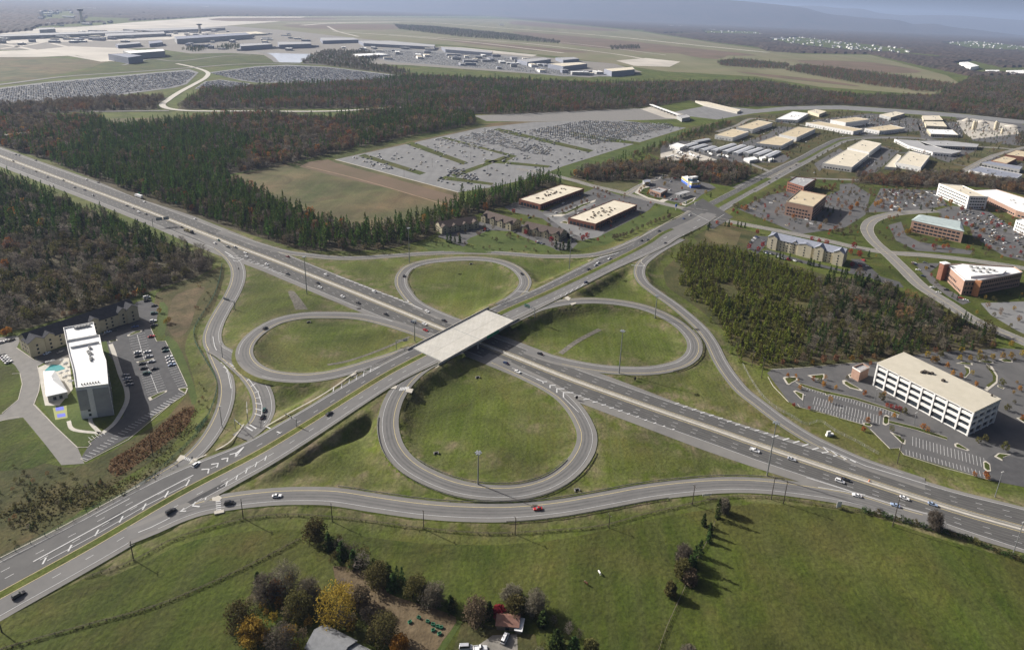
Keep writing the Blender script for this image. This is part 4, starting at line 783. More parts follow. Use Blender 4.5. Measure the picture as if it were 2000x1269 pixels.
# ---------------------------------------------------------------- buildings
def inset(po, d):
    po = ccw(po); n = len(po); out = []
    for i in range(n):
        a, b, c = Vector(po[i-1]), Vector(po[i]), Vector(po[(i+1) % n])
        e1 = (b-a).normalized(); e2 = (c-b).normalized(); n1 = Vector((-e1.y, e1.x)); n2 = Vector((-e2.y, e2.x))
        k = n1+n2; k = k/max(.35, k.dot(n1)) if k.length > 1e-6 else n1
        q = b+k*d; out.append((q.x, q.y))
    return out
WM = {}
def wmesh(w_, h_, m, kind='window'):
    k = (round(w_, 2), round(h_, 2), m.name, kind)
    if k not in WM:
        b = MB(); b.box((0, 0, 0), (w_, .16, h_)); b.mi = 1
        WM[k] = b.data(kind, [m])
    return WM[k]
def put_windows(root, a, b, floors, z0, fh, w_, h_, pitch, m, margin=1.2, name='window', cap=95, cnt=None):
    """windows as parts along wall a->b (local coords, outward normal to the right)"""
    a, b = Vector(a), Vector(b); L = (b-a).length; n = int((L-2*margin)/pitch)
    if n < 1: return
    t = (b-a)/L; o = Vector((t.y, -t.x)); ang = math.atan2(t.y, t.x); st = (L-(n-1)*pitch)/2
    for f in range(floors):
        for k in range(n):
            if cnt is not None:
                if cnt[0] >= cap: return
                cnt[0] += 1
            p = a+t*(st+k*pitch)+o*.03
            w = link(name, wmesh(w_, h_, m, name), root, (p.x, p.y, z0+f*fh+h_/2)); w.rotation_euler = (0, 0, ang)
def tocam(root, mid, nrm):
    return nrm.x*(0-(root.location.x+mid.x))+nrm.y*(0-(root.location.y+mid.y)) > 0
FOOT = []
def bldg(name, label, roof, h, wall, roofm, win=None, cat='building', par=.6, units=0, group=None, world=False, trim=None, edges_all=False, unitm=None):
    """flat roofed block: roof corners as photo points at height h"""
    po = ccw(list(roof) if world else [at(x, y, h) for x, y in roof]); FOOT.append(po); c = np.mean(po, axis=0)
    root = thing(name, label, cat, (c[0], c[1], 0), 0, group); lo = [(p[0]-c[0], p[1]-c[1]) for p in po]; n = len(lo)
    ins = inset(lo, .35); b = MB(); b.prism(lo, -.4, h+par, cap=False, bottom=False)
    b.mesh([(*p, h+par) for p in lo]+[(*p, h+par) for p in ins], [(i, (i+1) % n, n+(i+1) % n, n+i) for i in range(n)])
    b.mesh([(*p, h-.05) for p in ins]+[(*p, h+par) for p in ins], [((i+1) % n, i, n+i, n+(i+1) % n) for i in range(n)])
    b.build('wall', wall, root)
    b = MB(); b.prism(ins, h-.3, h, True, False); b.build('roof', roofm, root)
    if trim:
        b = MB(); q = inset(lo, -.12); b.prism(q, h+par-.9, h+par+.05, False, False); b.mesh([(*p, h+par+.05) for p in q]+[(*p, h+par+.05) for p in lo], [(i, (i+1) % n, n+(i+1) % n, n+i) for i in range(n)]); b.build('cornice', trim, root)
    if win:
        cnt = [0]; es = []
        for i in range(n):
            a, d = Vector(lo[i]), Vector(lo[(i+1) % n]); t = (d-a).normalized(); nr = Vector((t.y, -t.x))
            if tocam(root, (a+d)/2, nr): es.append((a, d))
        for a, d in es: put_windows(root, a, d, cnt=cnt, **win)
    xs = np.array(ins); r = random.Random(len(label)*7+int(h*10)); k = 0; tries = 0
    while k < units and tries < 400:
        tries += 1; wts = np.array([r.random() for _ in ins]); wts /= wts.sum(); p = (wts[:, None]*xs).sum(0)
        if not pip(np.array([p[0]]), np.array([p[1]]), [tuple(q) for q in inset(ins, 1.6)])[0]: continue
        b = MB(); s = r.uniform(1.3, 2.6); ang = math.atan2(lo[1][1]-lo[0][1], lo[1][0]-lo[0][0]); b.box((p[0], p[1], h+.55), (s, s*r.uniform(.6, 1), 1.1), ang); b.box((p[0], p[1], h+1.2), (s*.5, s*.4, .3), ang)
        b.build('rooftop_unit', unitm or M_gw, root); k += 1
    return root
def gabled(name, label, A, B, eave, ridge, depth, wall, roofm, win=None, cat='building', dormers=(), group=None, over=.5, world=False, dm=None, back=False, hip=0.0):
    """front eave from photo point A to B (left to right as seen), depth metres away from the camera"""
    a = Vector(A if world else at(*A, eave)); b = Vector(B if world else at(*B, eave)); t = (b-a).normalized(); L = (b-a).length; n_ = Vector((-t.y, t.x))
    FOOT.append([tuple(a), tuple(b), tuple(b+n_*depth), tuple(a+n_*depth)])
    root = thing(name, label, cat, (a.x, a.y, 0), math.atan2(t.y, t.x), group)       # local x along the front, y away
    m = MB(); D = depth
    m.prism([(0, 0), (L, 0), (L, D), (0, D)], -.4, eave, False, False)
    if not hip:
        for x, s in ((0, -1), (L, 1)):
            tri = [(x, 0, eave), (x, D, eave), (x, D/2, ridge)]; m.mesh(tri, [(0, 2, 1) if s < 0 else (0, 1, 2)])
    m.build('wall', wall, root)
    r = MB(); o = over; e2 = eave-o*(ridge-eave)/(D/2)
    for sg in (0, 1):
        y0, y1 = (-o, D/2) if sg == 0 else (D+o, D/2); hx = hip
        top = [(-o, y0, e2), (L+o, y0, e2), (L+o-hx, y1, ridge), (-o+hx, y1, ridge)]
        r.mesh(top+[(p[0], p[1], p[2]-.3) for p in top], [(0, 1, 2, 3) if sg == 0 else (3, 2, 1, 0), (4, 7, 6, 5) if sg == 0 else (5, 6, 7, 4), (0, 4, 5, 1), (1, 5, 6, 2), (3, 7, 4, 0)])
    if hip:
        for x0, xr in ((-o, -o+hip), (L+o, L+o-hip)): r.mesh([(x0, -o, e2), (x0, D+o, e2), (xr, D/2, ridge)], [(0, 2, 1) if x0 < 0 else (0, 1, 2)])
    r.build('roof', roofm, root)
    for u, wd, proj, dh in dormers:                            # cross gables on the front
        x = u*L; d = MB(); d.prism([(x-wd/2, -proj), (x+wd/2, -proj), (x+wd/2, .5), (x-wd/2, .5)], -.3, eave+dh*.35, False, False)
        zt = eave+dh; d.mesh([(x-wd/2, -proj, eave+dh*.35), (x+wd/2, -proj, eave+dh*.35), (x, -proj, zt)], [(0, 1, 2)]); d.build('gable_wall', dm or wall, root)
        d = MB(); yb = D/2*min(1, dh/(ridge-eave))+.2
        for s in (-1, 1):
            q = [(x+s*(wd/2+.4), -proj-.4, eave+dh*.35-.25), (x, -proj-.4, zt+.12), (x, yb, zt+.12), (x+s*(wd/2+.4), yb, eave+dh*.35-.25)]
            d.mesh(q+[(p[0], p[1], p[2]-.22) for p in q], [(0, 1, 2, 3) if s > 0 else (3, 2, 1, 0), (4, 7, 6, 5) if s > 0 else (5, 6, 7, 4), (0, 4, 5, 1)])
        d.build('gable_roof', roofm, root)
        if win: put_windows(root, (x-wd/2, -proj), (x+wd/2, -proj), win['floors'], win['z0'], win['fh'], win['w_'], win['h_'], max(2.2, wd/2-.4), win['m'], .6)
    if win:
        occ = sorted((u*L-wd/2, u*L+wd/2) for u, wd, pr, dh in dormers if pr > .2); x = 0; segs = []
        for s, e in occ: segs.append((x, s)); x = e
        segs.append((x, L)); cnt = [0]
        for s, e in segs:
            if e-s > 3: put_windows(root, (s, 0), (e, 0), cnt=cnt, **win)
        for p, q in (((L, 0), (L, D)), ((0, D), (0, 0))):
            put_windows(root, p, q, cnt=cnt, **win)
    return root
def W(floors, z0, fh, w_, h_, pitch, m=None, margin=1.2): return dict(floors=floors, z0=z0, fh=fh, w_=w_, h_=h_, pitch=pitch, m=m or M_glass, margin=margin)
# --- left hotels
gabled('gabled_hotel', 'long beige hotel with charcoal gabled roof behind the white flat roofed hotel', (57, 671), (265, 601), 9.6, 14.6, 17, M_bw, M_shing, W(3, 1.2, 2.9, 1.2, 1.4, 3.9), 'hotel', dormers=((.05, 9, 2.2, 4.2), (.17, 6, .6, 3.2), (.58, 6, .6, 3.2), (.86, 6, .6, 3.4), (.95, 8, 1.8, 4.2)))
hroof = [(124, 642), (183, 631), (189, 656), (195, 656), (202, 690), (208, 706), (212, 752), (148, 760), (143, 724), (134, 690)]
hw_ = bldg('flat_roof_hotel', 'tall white flat roofed hotel beside its own dark parking lot', hroof, 20, M_ww, M_whiter, W(6, 1.5, 3.1, 1.3, 1.6, 3.6), 'hotel', par=1.0, units=9)
c0 = hw_.location
def rel(px, py, z): x, y = at(px, py, z); return (x-c0.x, y-c0.y)
a_, b_ = Vector(rel(148, 760, 20)), Vector(rel(212, 752, 20)); t_ = (b_-a_).normalized(); o_ = Vector((t_.y, -t_.x)); Lh = (b_-a_).length
q = MB(); p0 = a_+t_*Lh*.42+o_*.35; q.box((p0.x, p0.y, 10.2), (2.6, .7, 19.6), math.atan2(t_.y, t_.x)); q.build('facade_stripe', M_ww, hw_)
q = MB(); p0 = a_+t_*Lh*.74+o_*.28; q.box((p0.x, p0.y, 9.6), (Lh*.5, .5, 18.6), math.atan2(t_.y, t_.x)); q.build('facade_panel', M_gw, hw_)
q = MB(); p0 = a_+t_*Lh*.17+o_*.25; q.box((p0.x, p0.y, 12.5), (Lh*.32, .4, 13), math.atan2(t_.y, t_.x)); q.build('facade_panel', M_gw, hw_)
q = MB()
for (x1, y1), (x2, y2) in (((124, 642), (183, 631)), ((128, 668), (192, 655)), ((135, 681), (196, 668))):
    u, v = Vector(rel(x1, y1, 20)), Vector(rel(x2, y2, 20)); d = v-u; q.box(((u+v).x/2, (u+v).y/2, 20.8), (d.length-1.2, .5, 1.6), math.atan2(d.y, d.x))
q.build('roof_wall', M_ww, hw_) if False else None
for (x1, y1), (x2, y2) in (((128, 668), (192, 656)), ((136, 681), (196, 669))):
    u, v = Vector(rel(x1, y1, 20)), Vector(rel(x2, y2, 20)); d = v-u; q = MB(); q.box(((u+v).x/2, (u+v).y/2, 20.7), (d.length-1.2, .5, 1.4), math.atan2(d.y, d.x)); q.build('roof_wall', M_ww, hw_)
for k in range(7):
    u = Vector(rel(160+k*5.4, 751.5-k*.8, 20)); q = MB(); q.cyl((u.x, u.y, 20.5), .4, 1.0, 8); q.build('roof_vent', M_gw, hw_)
for k in range(5):
    u = Vector(rel(149+k*6, 642-k*1.2, 20)); q = MB(); q.box((u.x, u.y, 20.8), (1.6, 1.8, 1.5)); q.build('roof_condenser', M_gw, hw_)
# pool house with metal roof
ph = bldg('pool_house', 'low building with silver metal roof beside the hotel pool', [(86, 726), (107, 725), (130, 763), (92, 772)], 5, M_gw, M_metalr, W(1, .8, 3, 1.6, 2.2, 3), par=.2, units=0)
c0 = ph.location; q = MB(); P4 = [rel(86, 726, 5), rel(107, 725, 5), rel(131, 764, 5), rel(91, 773, 5)]; mid = (Vector(P4[0])+Vector(P4[1]))/2*.6+(Vector(P4[2])+Vector(P4[3]))/2*.4; m2 = (Vector(P4[0])+Vector(P4[1]))/2*.4+(Vector(P4[2])+Vector(P4[3]))/2*.6
v5 = [(p[0]*1.06, p[1]*1.06, 5.15) for p in P4]+[(mid.x, mid.y, 8), (m2.x, m2.y, 8)]
q.mesh(v5, [(1, 0, 4), (2, 1, 4, 5), (3, 2, 5), (0, 3, 5, 4)]); q.build('pitched_roof', M_metalr, ph)
pp = MB(); pc = [at(x, y) for x, y in zH([(430, 825), (500, 760), (590, 765), (640, 800), (560, 825)])]; pp.prism(ccw(pc), .05, .22); struct(pp.build('swimming_pool', M_blueish))
for x, y in zH([(470, 760), (520, 748), (610, 740), (650, 770), (600, 870), (650, 900), (700, 950), (660, 850)]):
    u = V(x, y); t = thing('patio_umbrella', 'small dark umbrella on the hotel pool terrace', 'umbrella', (u.x, u.y, .2), 0, 'umbrellas on the pool terrace')
    q = MB(); q.tube([(0, 0, 0), (0, 0, 2.4)], .06); q.build('pole', M_steel, t); q = MB(); q.tube([(0, 0, 2.1), (0, 0, 2.7)], [1.5, .05], 8); q.build('canopy', M_gw, t)
# --- white office, right: slabs, spandrels and columns in real relief
def slab_office(name, label, roof, h, nf, bays, wall, roofm, cat='office building', wide=.8):
    po = ccw([at(x, y, h) for x, y in roof]); FOOT.append(po); c = np.mean(po, axis=0); root = thing(name, label, cat, (c[0], c[1], 0)); lo = [(p[0]-c[0], p[1]-c[1]) for p in po]
    core = inset(lo, .9+wide*.3); b = MB(); b.prism(core, 0, h-.6); b.build('glass_wall', M_glass, root)
    b = MB(); b.prism(lo, h-.7, h); b.build('roof', roofm, root)
    fh = h/nf; ring = inset(lo, .45)
    for f in range(nf):
        b = MB(); b.prism(ring, f*fh-.3 if f else 0, f*fh+(fh*.36 if f else .5)); b.build('spandrel', wall, root)
    b = MB(); b.prism(inset(lo, .05), h-1.5, h-.75); b.build('fascia', wall, root)
    for i in range(len(lo)):
        p, q_ = Vector(lo[i]), Vector(lo[(i+1) % len(lo)]); t = (q_-p).normalized(); L = (q_-p).length; nb = max(1, round(L/bays)); inn_ = Vector((-t.y, t.x))
        for k in range(nb+1):
            s = min(max(k*L/nb, .7), L-.7); u = p+t*s+inn_*.5; b = MB(); b.box((u.x, u.y, h/2-.4), (.95, .9, h-.9), math.atan2(t.y, t.x)); b.build('column', wall, root)
    return root
ob_ = slab_office('white_office', 'large white four storey office with flat cream roof and dark window bands', [(1713, 708), (1765.5, 687), (1956, 778.7), (1903.7, 804)], 17.5, 4, 8.2, M_ww, mat('pale_flat_roof', [(.46, .425, .34), (.52, .48, .39)], .15))
c0 = ob_.location
for x, y, s in ((1806, 727, 2), (1812, 729, 1.6), (1800, 728, 1.2), (1820, 730, 1.5), (1842, 744, 1.6), (1937, 773, .8)):
    u = rel(x, y, 17.5); q = MB(); q.box((u[0], u[1], 17.5+.6), (s*1.4, s, 1.2), .5); q.build('rooftop_unit', M_darkpost, ob_)
br_ = bldg('brick_utility_block', 'small pinkish brick utility block beside the white office', [(1665, 718), (1684, 711), (1698, 718), (1680, 727)], 7.5, M_pbrick, M_greyr, None, par=.9, trim=M_ww)
# --- office park
bldg('tan_roof_office', 'square brown brick office with flat tan roof and parking on two sides', [(1536, 394), (1562, 372), (1614.5, 382), (1588.5, 404.5)], 17.5, M_pbrick, M_tanr, W(4, 1.3, 4.1, 2.4, 1.9, 3.7), 'office building', par=.8, units=4, trim=M_cw)
b6 = bldg('brick_office', 'dark red brick office with cluttered grey roof beside the tan roofed office', [(1538, 356), (1554, 346), (1594, 350), (1570, 366)], 13, M_brick, M_greyr, W(3, 1.5, 4, 2.8, 1.8, 3.8), 'office building', par=1, units=6, unitm=M_whiter)
bldg('white_ribbon_office', 'white four storey office with long window rows among red trees', [(1833.5, 359), (1880, 363), (1930, 385), (1893, 384)], 17.5, M_ww, M_creamr, W(4, 1.4, 4.1, 2.6, 1.8, 3.6), 'office building', par=.8, units=3)
bldg('low_white_office', 'low white roofed building stretching right of the white four storey office', [(1902, 372), (1945, 370), (2060, 405), (2060, 432), (1985, 412)], 8, M_pbrick, M_whiter, W(1, 1.5, 3, 3, 2.2, 4.5), 'office building', units=6)
b8 = bldg('green_roof_office', 'long brown brick office with pale green roof by the curving street', [(1781, 431), (1795, 421), (1878, 436), (1882, 453)], 13.5, M_pbrick, M_copper, W(3, 1.3, 4.1, 3.4, 2.1, 4.4), 'office building', par=.5, units=5)
c0 = b8.location; q = MB(); P4 = [rel(1781, 431, 13.5), rel(1795, 421, 13.5), rel(1878, 436, 13.5), rel(1882, 453, 13.5)]
q.mesh([(p[0]*1.03, p[1]*1.03, 14.1) for p in P4]+[(p[0]*.93, p[1]*.8, 16.2) for p in P4], [(1, 0, 4, 5), (2, 1, 5, 6), (3, 2, 6, 7), (0, 3, 7, 4), (7, 6, 5, 4)]); q.build('sloped_roof', M_copper, b8)
b9 = bldg('trapezoid_office', 'wedge shaped brick office with white roof edge and bright rooftop plant', zJ([(1250, 890), (1380, 880), (1900, 910), (1985, 965), (1560, 1045), (1420, 1045)]), 14, M_pbrick, M_whiter, W(3, 1.6, 4.3, 1.6, 2.2, 2.9), 'office building', par=1.0, units=0, trim=M_whiter)
c0 = b9.location
q = MB(); q.prism(ccw([rel(*p, 16) for p in zJ([(1355, 890), (1400, 880), (1830, 940), (1790, 975), (1480, 1000)])]), 14, 16.4); q.build('rooftop_plant', M_whiter, b9)
for x, y in zJ([(1480, 910), (1540, 920), (1600, 925), (1660, 935), (1500, 945), (1570, 955), (1640, 960), (1700, 945)]):
    u = rel(x, y, 16.5); q = MB(); q.cyl((u[0], u[1], 17.2), 1.6, 1.6, 10); q.build('rooftop_fan', M_gw, b9)
q = MB(); u = rel(*zJ([(1228, 870)])[0], 17); q.box((u[0], u[1], 8.5), (7, 5, 17), .3); q.build('stair_tower', M_brick, b9)
q = MB(); q.box((u[0], u[1], 17.3), (7.6, 5.6, .8), .3); q.build('tower_cap', M_whiter, b9)
q = MB(); u = rel(*zJ([(1555, 1050)])[0], 14); q.box((u[0], u[1], 7.4), (5, 5, 14.8), .8); q.build('corner_tower', mat('orange_brick', [(.35, .15, .07), (.42, .2, .1)], .5), b9)
bldg('white_office', 'white office cut by the right edge of the picture beyond the car parks', zJ([(1920, 450), (1980, 440), (2150, 500), (2120, 540)]), 13, M_ww, M_whiter, W(3, 1.5, 4, 2.6, 1.8, 3.8), 'office building')
gabled('cream_hotel', 'cream hotel with blue grey gabled roof beside the dark cedar thicket', zN([(1010, 668)])[0], zN([(1742, 838)])[0], 12.2, 16.4, 19, M_cw, M_shingg, W(4, 1.0, 2.9, 1.1, 1.5, 3.5), 'hotel', dormers=((.06, 10, 2.2, 4.6), (.36, 5, .0, 2.2), (.50, 14, 1.2, 2.6), (.69, 9, 2.2, 4.4), (.94, 10, 2.4, 4.6)))
# --- brick strips and townhouses
bldg('brick_strip_building', 'red brick strip with cream roof nearest the cross road', zG([(1350, 480), (1790, 305), (2022, 355), (1615, 540)]), 7, M_brick, M_creamr, W(1, .6, 4, 3.4, 3.6, 4.6), units=22, unitm=mat('dark_roof_unit', [(.16, .13, .10)], rough=.8))
bldg('brick_strip_building', 'red brick strip with cream roof backing onto the line of pines', zG([(868, 297), (1275, 155), (1503, 195), (1077, 350)]), 7, M_brick, M_creamr, W(1, .6, 4, 3.4, 3.6, 4.6), units=20, unitm=MATS['dark_roof_unit'])
for A, B, lab in (((110, 575), (470, 520), 'leftmost brown roofed townhouse row, next to the pines'), ((505, 460), (800, 545), 'middle brown roofed townhouse row, set back behind the green mound'), ((905, 570), (1265, 650), 'rightmost brown roofed townhouse row, nearest the brick strip')):
    gabled('townhouse_row', lab, zG([A])[0], zG([B])[0], 6.8, 11.6, 17, M_bw, M_shingb, W(2, 1.0, 3, 1.3, 1.7, 3.2), 'townhouses', dormers=((.08, 7, 1.8, 3.0), (.36, 5, .8, 2.2), (.64, 5, .8, 2.2), (.92, 7, 1.8, 3.0)))
# --- petrol station, store and colourful nursery
bldg('convenience_store', 'small grey roofed store of the petrol station beside golden trees', zI([(725, 470), (830, 440), (960, 470), (870, 520)]), 5, M_pbrick, M_greyr, W(1, .5, 3, 2.2, 2.6, 3), 'shop', units=5)
cn = thing('petrol_canopy', 'flat white canopy over the petrol pumps by the intersection', 'canopy', V(*zI([(1150, 560)])[0], 0), R(44))
q = MB(); q.box((0, 0, 5.2), (26, 8, .9)); q.build('roof', M_greyr, cn)
for k in range(4):
    for s in (-1, 1): q = MB(); q.box((-9.5+k*6.3, s*2.4, 2.4), (.5, .5, 4.8)); q.build('post', M_ww, cn)
bldg('small_kiosk', 'small dark roofed bank kiosk at the end of the side road', zI([(635, 350), (690, 335), (735, 340), (735, 370), (660, 380)]), 5, M_gw, M_shingg, None, 'building', par=.4)
kd = bldg('colourful_nursery', 'bright white building with a tall corner block and yellow and blue bands', zI([(1145, 300), (1210, 290), (1390, 375), (1270, 385)]), 7.5, M_ww, M_whiter, W(1, 4.2, 3, 1.8, 1.6, 3), 'building', par=.4)
c0 = kd.location; po = ccw([rel(*p, 15) for p in zI([(1230, 300), (1320, 292), (1355, 300), (1285, 312)])])
q = MB(); q.prism(po, 0, 14.5); q.build('tower', M_ww, kd); q = MB(); q.prism(inset(po, -.25), 14.5, 15.2); q.build('tower_roof', M_whiter, kd)
q = MB(); q.prism(inset(po, -.1), 9, 12.5); q.build('tower_glass', M_glassb, kd)
po = ccw([rel(*p, 7.5) for p in zI([(1145, 300), (1210, 290), (1390, 375), (1270, 385)])])
q = MB(); q.prism(inset(po, -.12), 5.6, 6.9, False, False); q.build('yellow_band', M_yel, kd); q = MB(); q.prism(inset(po, -.12), .2, 3.4, False, False); q.build('blue_band', M_blue, kd)
# --- warehouses
WH = W(1, 1.0, 3, 3.0, 3.2, 6.5, MATS.get('x') or mat('dock_door', [(.36, .37, .38)], rough=.7))
for lab, roof, h, wl, rf, un, wn in (
 ('white warehouse with cream roof, nearest the cross road on its right side', zU([(35, 795), (270, 660), (485, 705), (320, 835)]), 8.5, M_ww, M_creamr, 5, W(1, 1.5, 3, 2.6, 2, 4.5)),
 ('cream roofed warehouse joined behind the nearest white warehouse', zU([(275, 645), (420, 568), (608, 605), (490, 690)]), 9, M_ww, M_creamr, 4, WH),
 ('cream roofed warehouse with a stepped left end beside the grey driveway', zU([(755, 790), (875, 678), (1080, 725), (995, 835)]), 8.5, M_ww, M_creamr, 5, WH),
 ('small low white annex on the left of the stepped cream warehouse', zU([(640, 830), (760, 710), (800, 725), (740, 800), (755, 840)]), 4.5, M_ww, M_creamr, 0, None),
 ('tan roofed warehouse nearest the rows of storage sheds', zW([(482, 520), (650, 460), (812, 490), (655, 545)]), 8, M_ww, M_tanr, 2, WH),
 ('tan roofed warehouse stepping up behind the one by the storage sheds', zW([(690, 445), (900, 375), (1045, 400), (850, 465)]), 9, M_ww, M_tanr, 3, WH),
 ('tan roofed warehouse with trees along its front wall by the cross road', zW([(880, 600), (1075, 530), (1250, 565), (1130, 625)]), 8, M_ww, M_tanr, 2, WH),
 ('long tan roofed warehouse beyond the tree fronted one', zW([(1110, 515), (1290, 440), (1465, 460), (1280, 545)]), 9, M_ww, M_tanr, 3, WH),
 ('white roofed warehouse near the motorway, left of the curving white factory', zW([(1075, 365), (1240, 290), (1395, 310), (1285, 375)]), 7, M_ww, M_whiter, 8, WH),
 ('low building behind the white roofed warehouse by the motorway', zW([(1390, 285), (1460, 270), (1570, 290), (1500, 320)]), 7, M_cw, M_creamr, 4, None),
 ('long white factory wing with tan roof behind the bend of the cross road', zU([(-130, 400), (0, 388), (430, 465), (335, 485)]), 8, M_ww, M_tanr, 0, WH),
 ('taller white factory hall with tan roof above the long wing', zU([(110, 372), (355, 345), (492, 368), (260, 400)]), 12, M_ww, M_tanr, 2, None),
 ('white factory block with a bent tan roof right of the tall hall', zU([(445, 455), (690, 420), (838, 455), (640, 478), (590, 480)]), 8, M_ww, M_tanr, 3, WH),
 ('dark fronted building with pale roof close to the motorway', zU([(590, 320), (740, 290), (838, 310), (700, 350)]), 7, M_gw, M_creamr, 6, None),
 ('first cream block of the stack beside the concrete works', zU([(1005, 330), (1170, 330), (1210, 375), (1020, 375)]), 6, M_cw, M_creamr, 3, None),
 ('second cream block of the stack beside the concrete works', zU([(1030, 385), (1210, 390), (1250, 440), (1045, 430)]), 6, M_cw, M_creamr, 3, None),
 ('nearest cream block of the stack beside the concrete works', zU([(1050, 460), (1300, 470), (1360, 520), (1090, 510)]), 6, M_cw, M_whiter, 3, W(1, 1, 3, 2, 2, 4)),
 ('long dark grey roofed building with a white serrated front', zU([(735, 560), (960, 575), (1200, 650), (1390, 680), (1290, 705), (1110, 690), (870, 625)]), 6, M_ww, M_greyr, 0, W(1, 1, 3, 3, 2.4, 5)),
 ('thin dark roofed building parallel behind the serrated one', zU([(960, 578), (1240, 575), (1560, 610), (1540, 640), (1030, 620)]), 6, M_gw, M_greyr, 3, W(1, 1, 3, 3, 2.4, 5)),
 ('brick building with tan roof at the far right edge', zU([(1815, 710), (1920, 668), (2060, 690), (2000, 735)]), 8, M_brick, M_tanr, 2, None),
 ('brown roofed block left of the tan roofed brick building', zU([(1680, 770), (1810, 725), (1930, 750), (1830, 800)]), 6, M_brick, M_tanr, 2, None),
 ('long grey ribbed roof building at right, the farther of the two', zU([(1570, 790), (1650, 775), (1985, 830), (1960, 860)]), 6, M_gw, M_shingg, 0, W(1, 1, 3, 3, 2, 5)),
 ('long grey ribbed roof building at right, the nearer of the two', zU([(1460, 865), (1560, 825), (1985, 905), (1930, 945), (1790, 930)]), 6.5, M_ww, M_shingg, 4, W(1, 1, 3, 3, 2, 5)),
 ('white block alone beyond the dry airfield, far right', [(1874, 122), (1890, 121), (1912, 129), (1896, 132)], 18, M_ww, M_whiter, 0, None),
 ('low white sheds at the far right edge beyond the wood', [(1925, 137), (1950, 137), (1955, 141), (1930, 142)], 10, M_ww, M_whiter, 0, None),
 ('white sheds at the far right picture edge', [(1965, 138), (2040, 136), (2050, 144), (1975, 144)], 12, M_ww, M_whiter, 0, None)):
    bldg('warehouse', lab, roof, h, wl, rf, wn, 'warehouse', par=.5, units=un)
for i_, (x1, y1, x2, y2) in enumerate(((215, 630, 320, 600), (300, 590, 440, 562), (280, 655, 415, 615), (380, 670, 505, 635), (495, 675, 695, 610), (610, 685, 790, 622), (710, 700, 870, 635), (815, 700, 960, 650), (915, 715, 1045, 668), (1010, 735, 1130, 680))):
    a, b = zW([(x1, y1)])[0], zW([(x2, y2)])[0]
    gabled('storage_shed', ('farthest short grey storage shed, at the left end of the rows', 'farthest storage shed, behind the leftmost short one', 'second storage shed row from the left', 'short storage shed left of the five long sheds', 'longest storage shed of the rows', 'second of the long storage sheds', 'third of the long storage sheds, mid row', 'storage shed fourth from the right end', 'storage shed next to the last one by the trees', 'last storage shed at the right, behind dark trees')[i_], a, b, 4, 5.4, 11, M_gw, M_metalr, W(1, .5, 3, 2.4, 2.6, 3.2, mat('roller_door', [(.20, .22, .25)], rough=.6)), 'storage shed', group='rows of storage sheds')
for lab, roof, h in (('white roofed storage office in front of the sheds', zW([(765, 745), (860, 730), (905, 755), (820, 770)]), 4.5), ('white store building among parked lorries left of the sheds', zW([(45, 620), (110, 595), (200, 620), (140, 645)]), 7), ('small white shed at the end of the storage rows', zW([(915, 735), (960, 725), (985, 740), (940, 752)]), 4), ('small white shed near the trees in front of the sheds', zW([(1005, 750), (1045, 740), (1060, 755), (1020, 765)]), 4)):
    bldg('storage_office', lab, roof, h, M_ww, M_whiter, W(1, 1, 3, 1.6, 1.6, 4), par=.3)
# concrete works: silos and sheds
for x, y, h, r in ((1500, 470, 22, 3.5), (1520, 465, 20, 3), (1715, 470, 22, 3.5), (1735, 465, 18, 3), (1780, 510, 14, 3)):
    px, py = zU([(x, y)])[0]; t = thing('silo', {1500: 'tall pale silo on the left of the concrete works', 1520: 'second silo beside the tall left one in the concrete works', 1715: 'tall silo on the right of the concrete works', 1735: 'shorter silo behind the tall right one in the concrete works', 1780: 'squat silo at the right end of the concrete works'}[x], 'silo', V(px, py))
    q = MB(); q.tube([(0, 0, 0), (0, 0, 3.5), (0, 0, h-2), (0, 0, h)], [r*.6, r, r, r*.3], 14); q.build('tank', M_cw, t); q = MB(); q.tube([(r+.3, 0, 0), (r+.3, 0, h-1)], .18, 4); q.build('ladder', M_steel, t)
    q = MB(); q.box((0, 0, h+.5), (2, 2, 1.4)); q.build('hopper_house', M_gw, t)
for x, y, s, h in ((1440, 385, 14, 9), (1590, 400, 16, 8), (1890, 440, 20, 6)):
    px, py = zU([(x, y)])[0]; t = thing('gravel_heap', {1440: 'pale conical gravel heap on the left of the concrete works', 1590: 'pale gravel heap in the middle of the concrete works', 1890: 'broad pale heap on the right of the concrete works'}[x], 'gravel heap', V(px, py)); q = MB(); q.tube([(0, 0, -.5), (0, 0, h*.5), (0, 0, h)], [s, s*.5, .6], 12); q.build('heap', M_apron, t, True)
px, py = zU([(1600, 480)])[0]; t = thing('conveyor', 'sloping conveyor between the silos of the concrete works', 'conveyor', V(px, py), R(15)); q = MB(); q.tube([(-18, 0, 1), (14, 0, 15)], 1.1, 5); q.build('belt_housing', M_gw, t)
for k in range(3): q = MB(); q.box((-8+k*9, 0, 2.2+k*2), (.5, 2, 4.4+k*4)); q.build('trestle', M_steel, t)
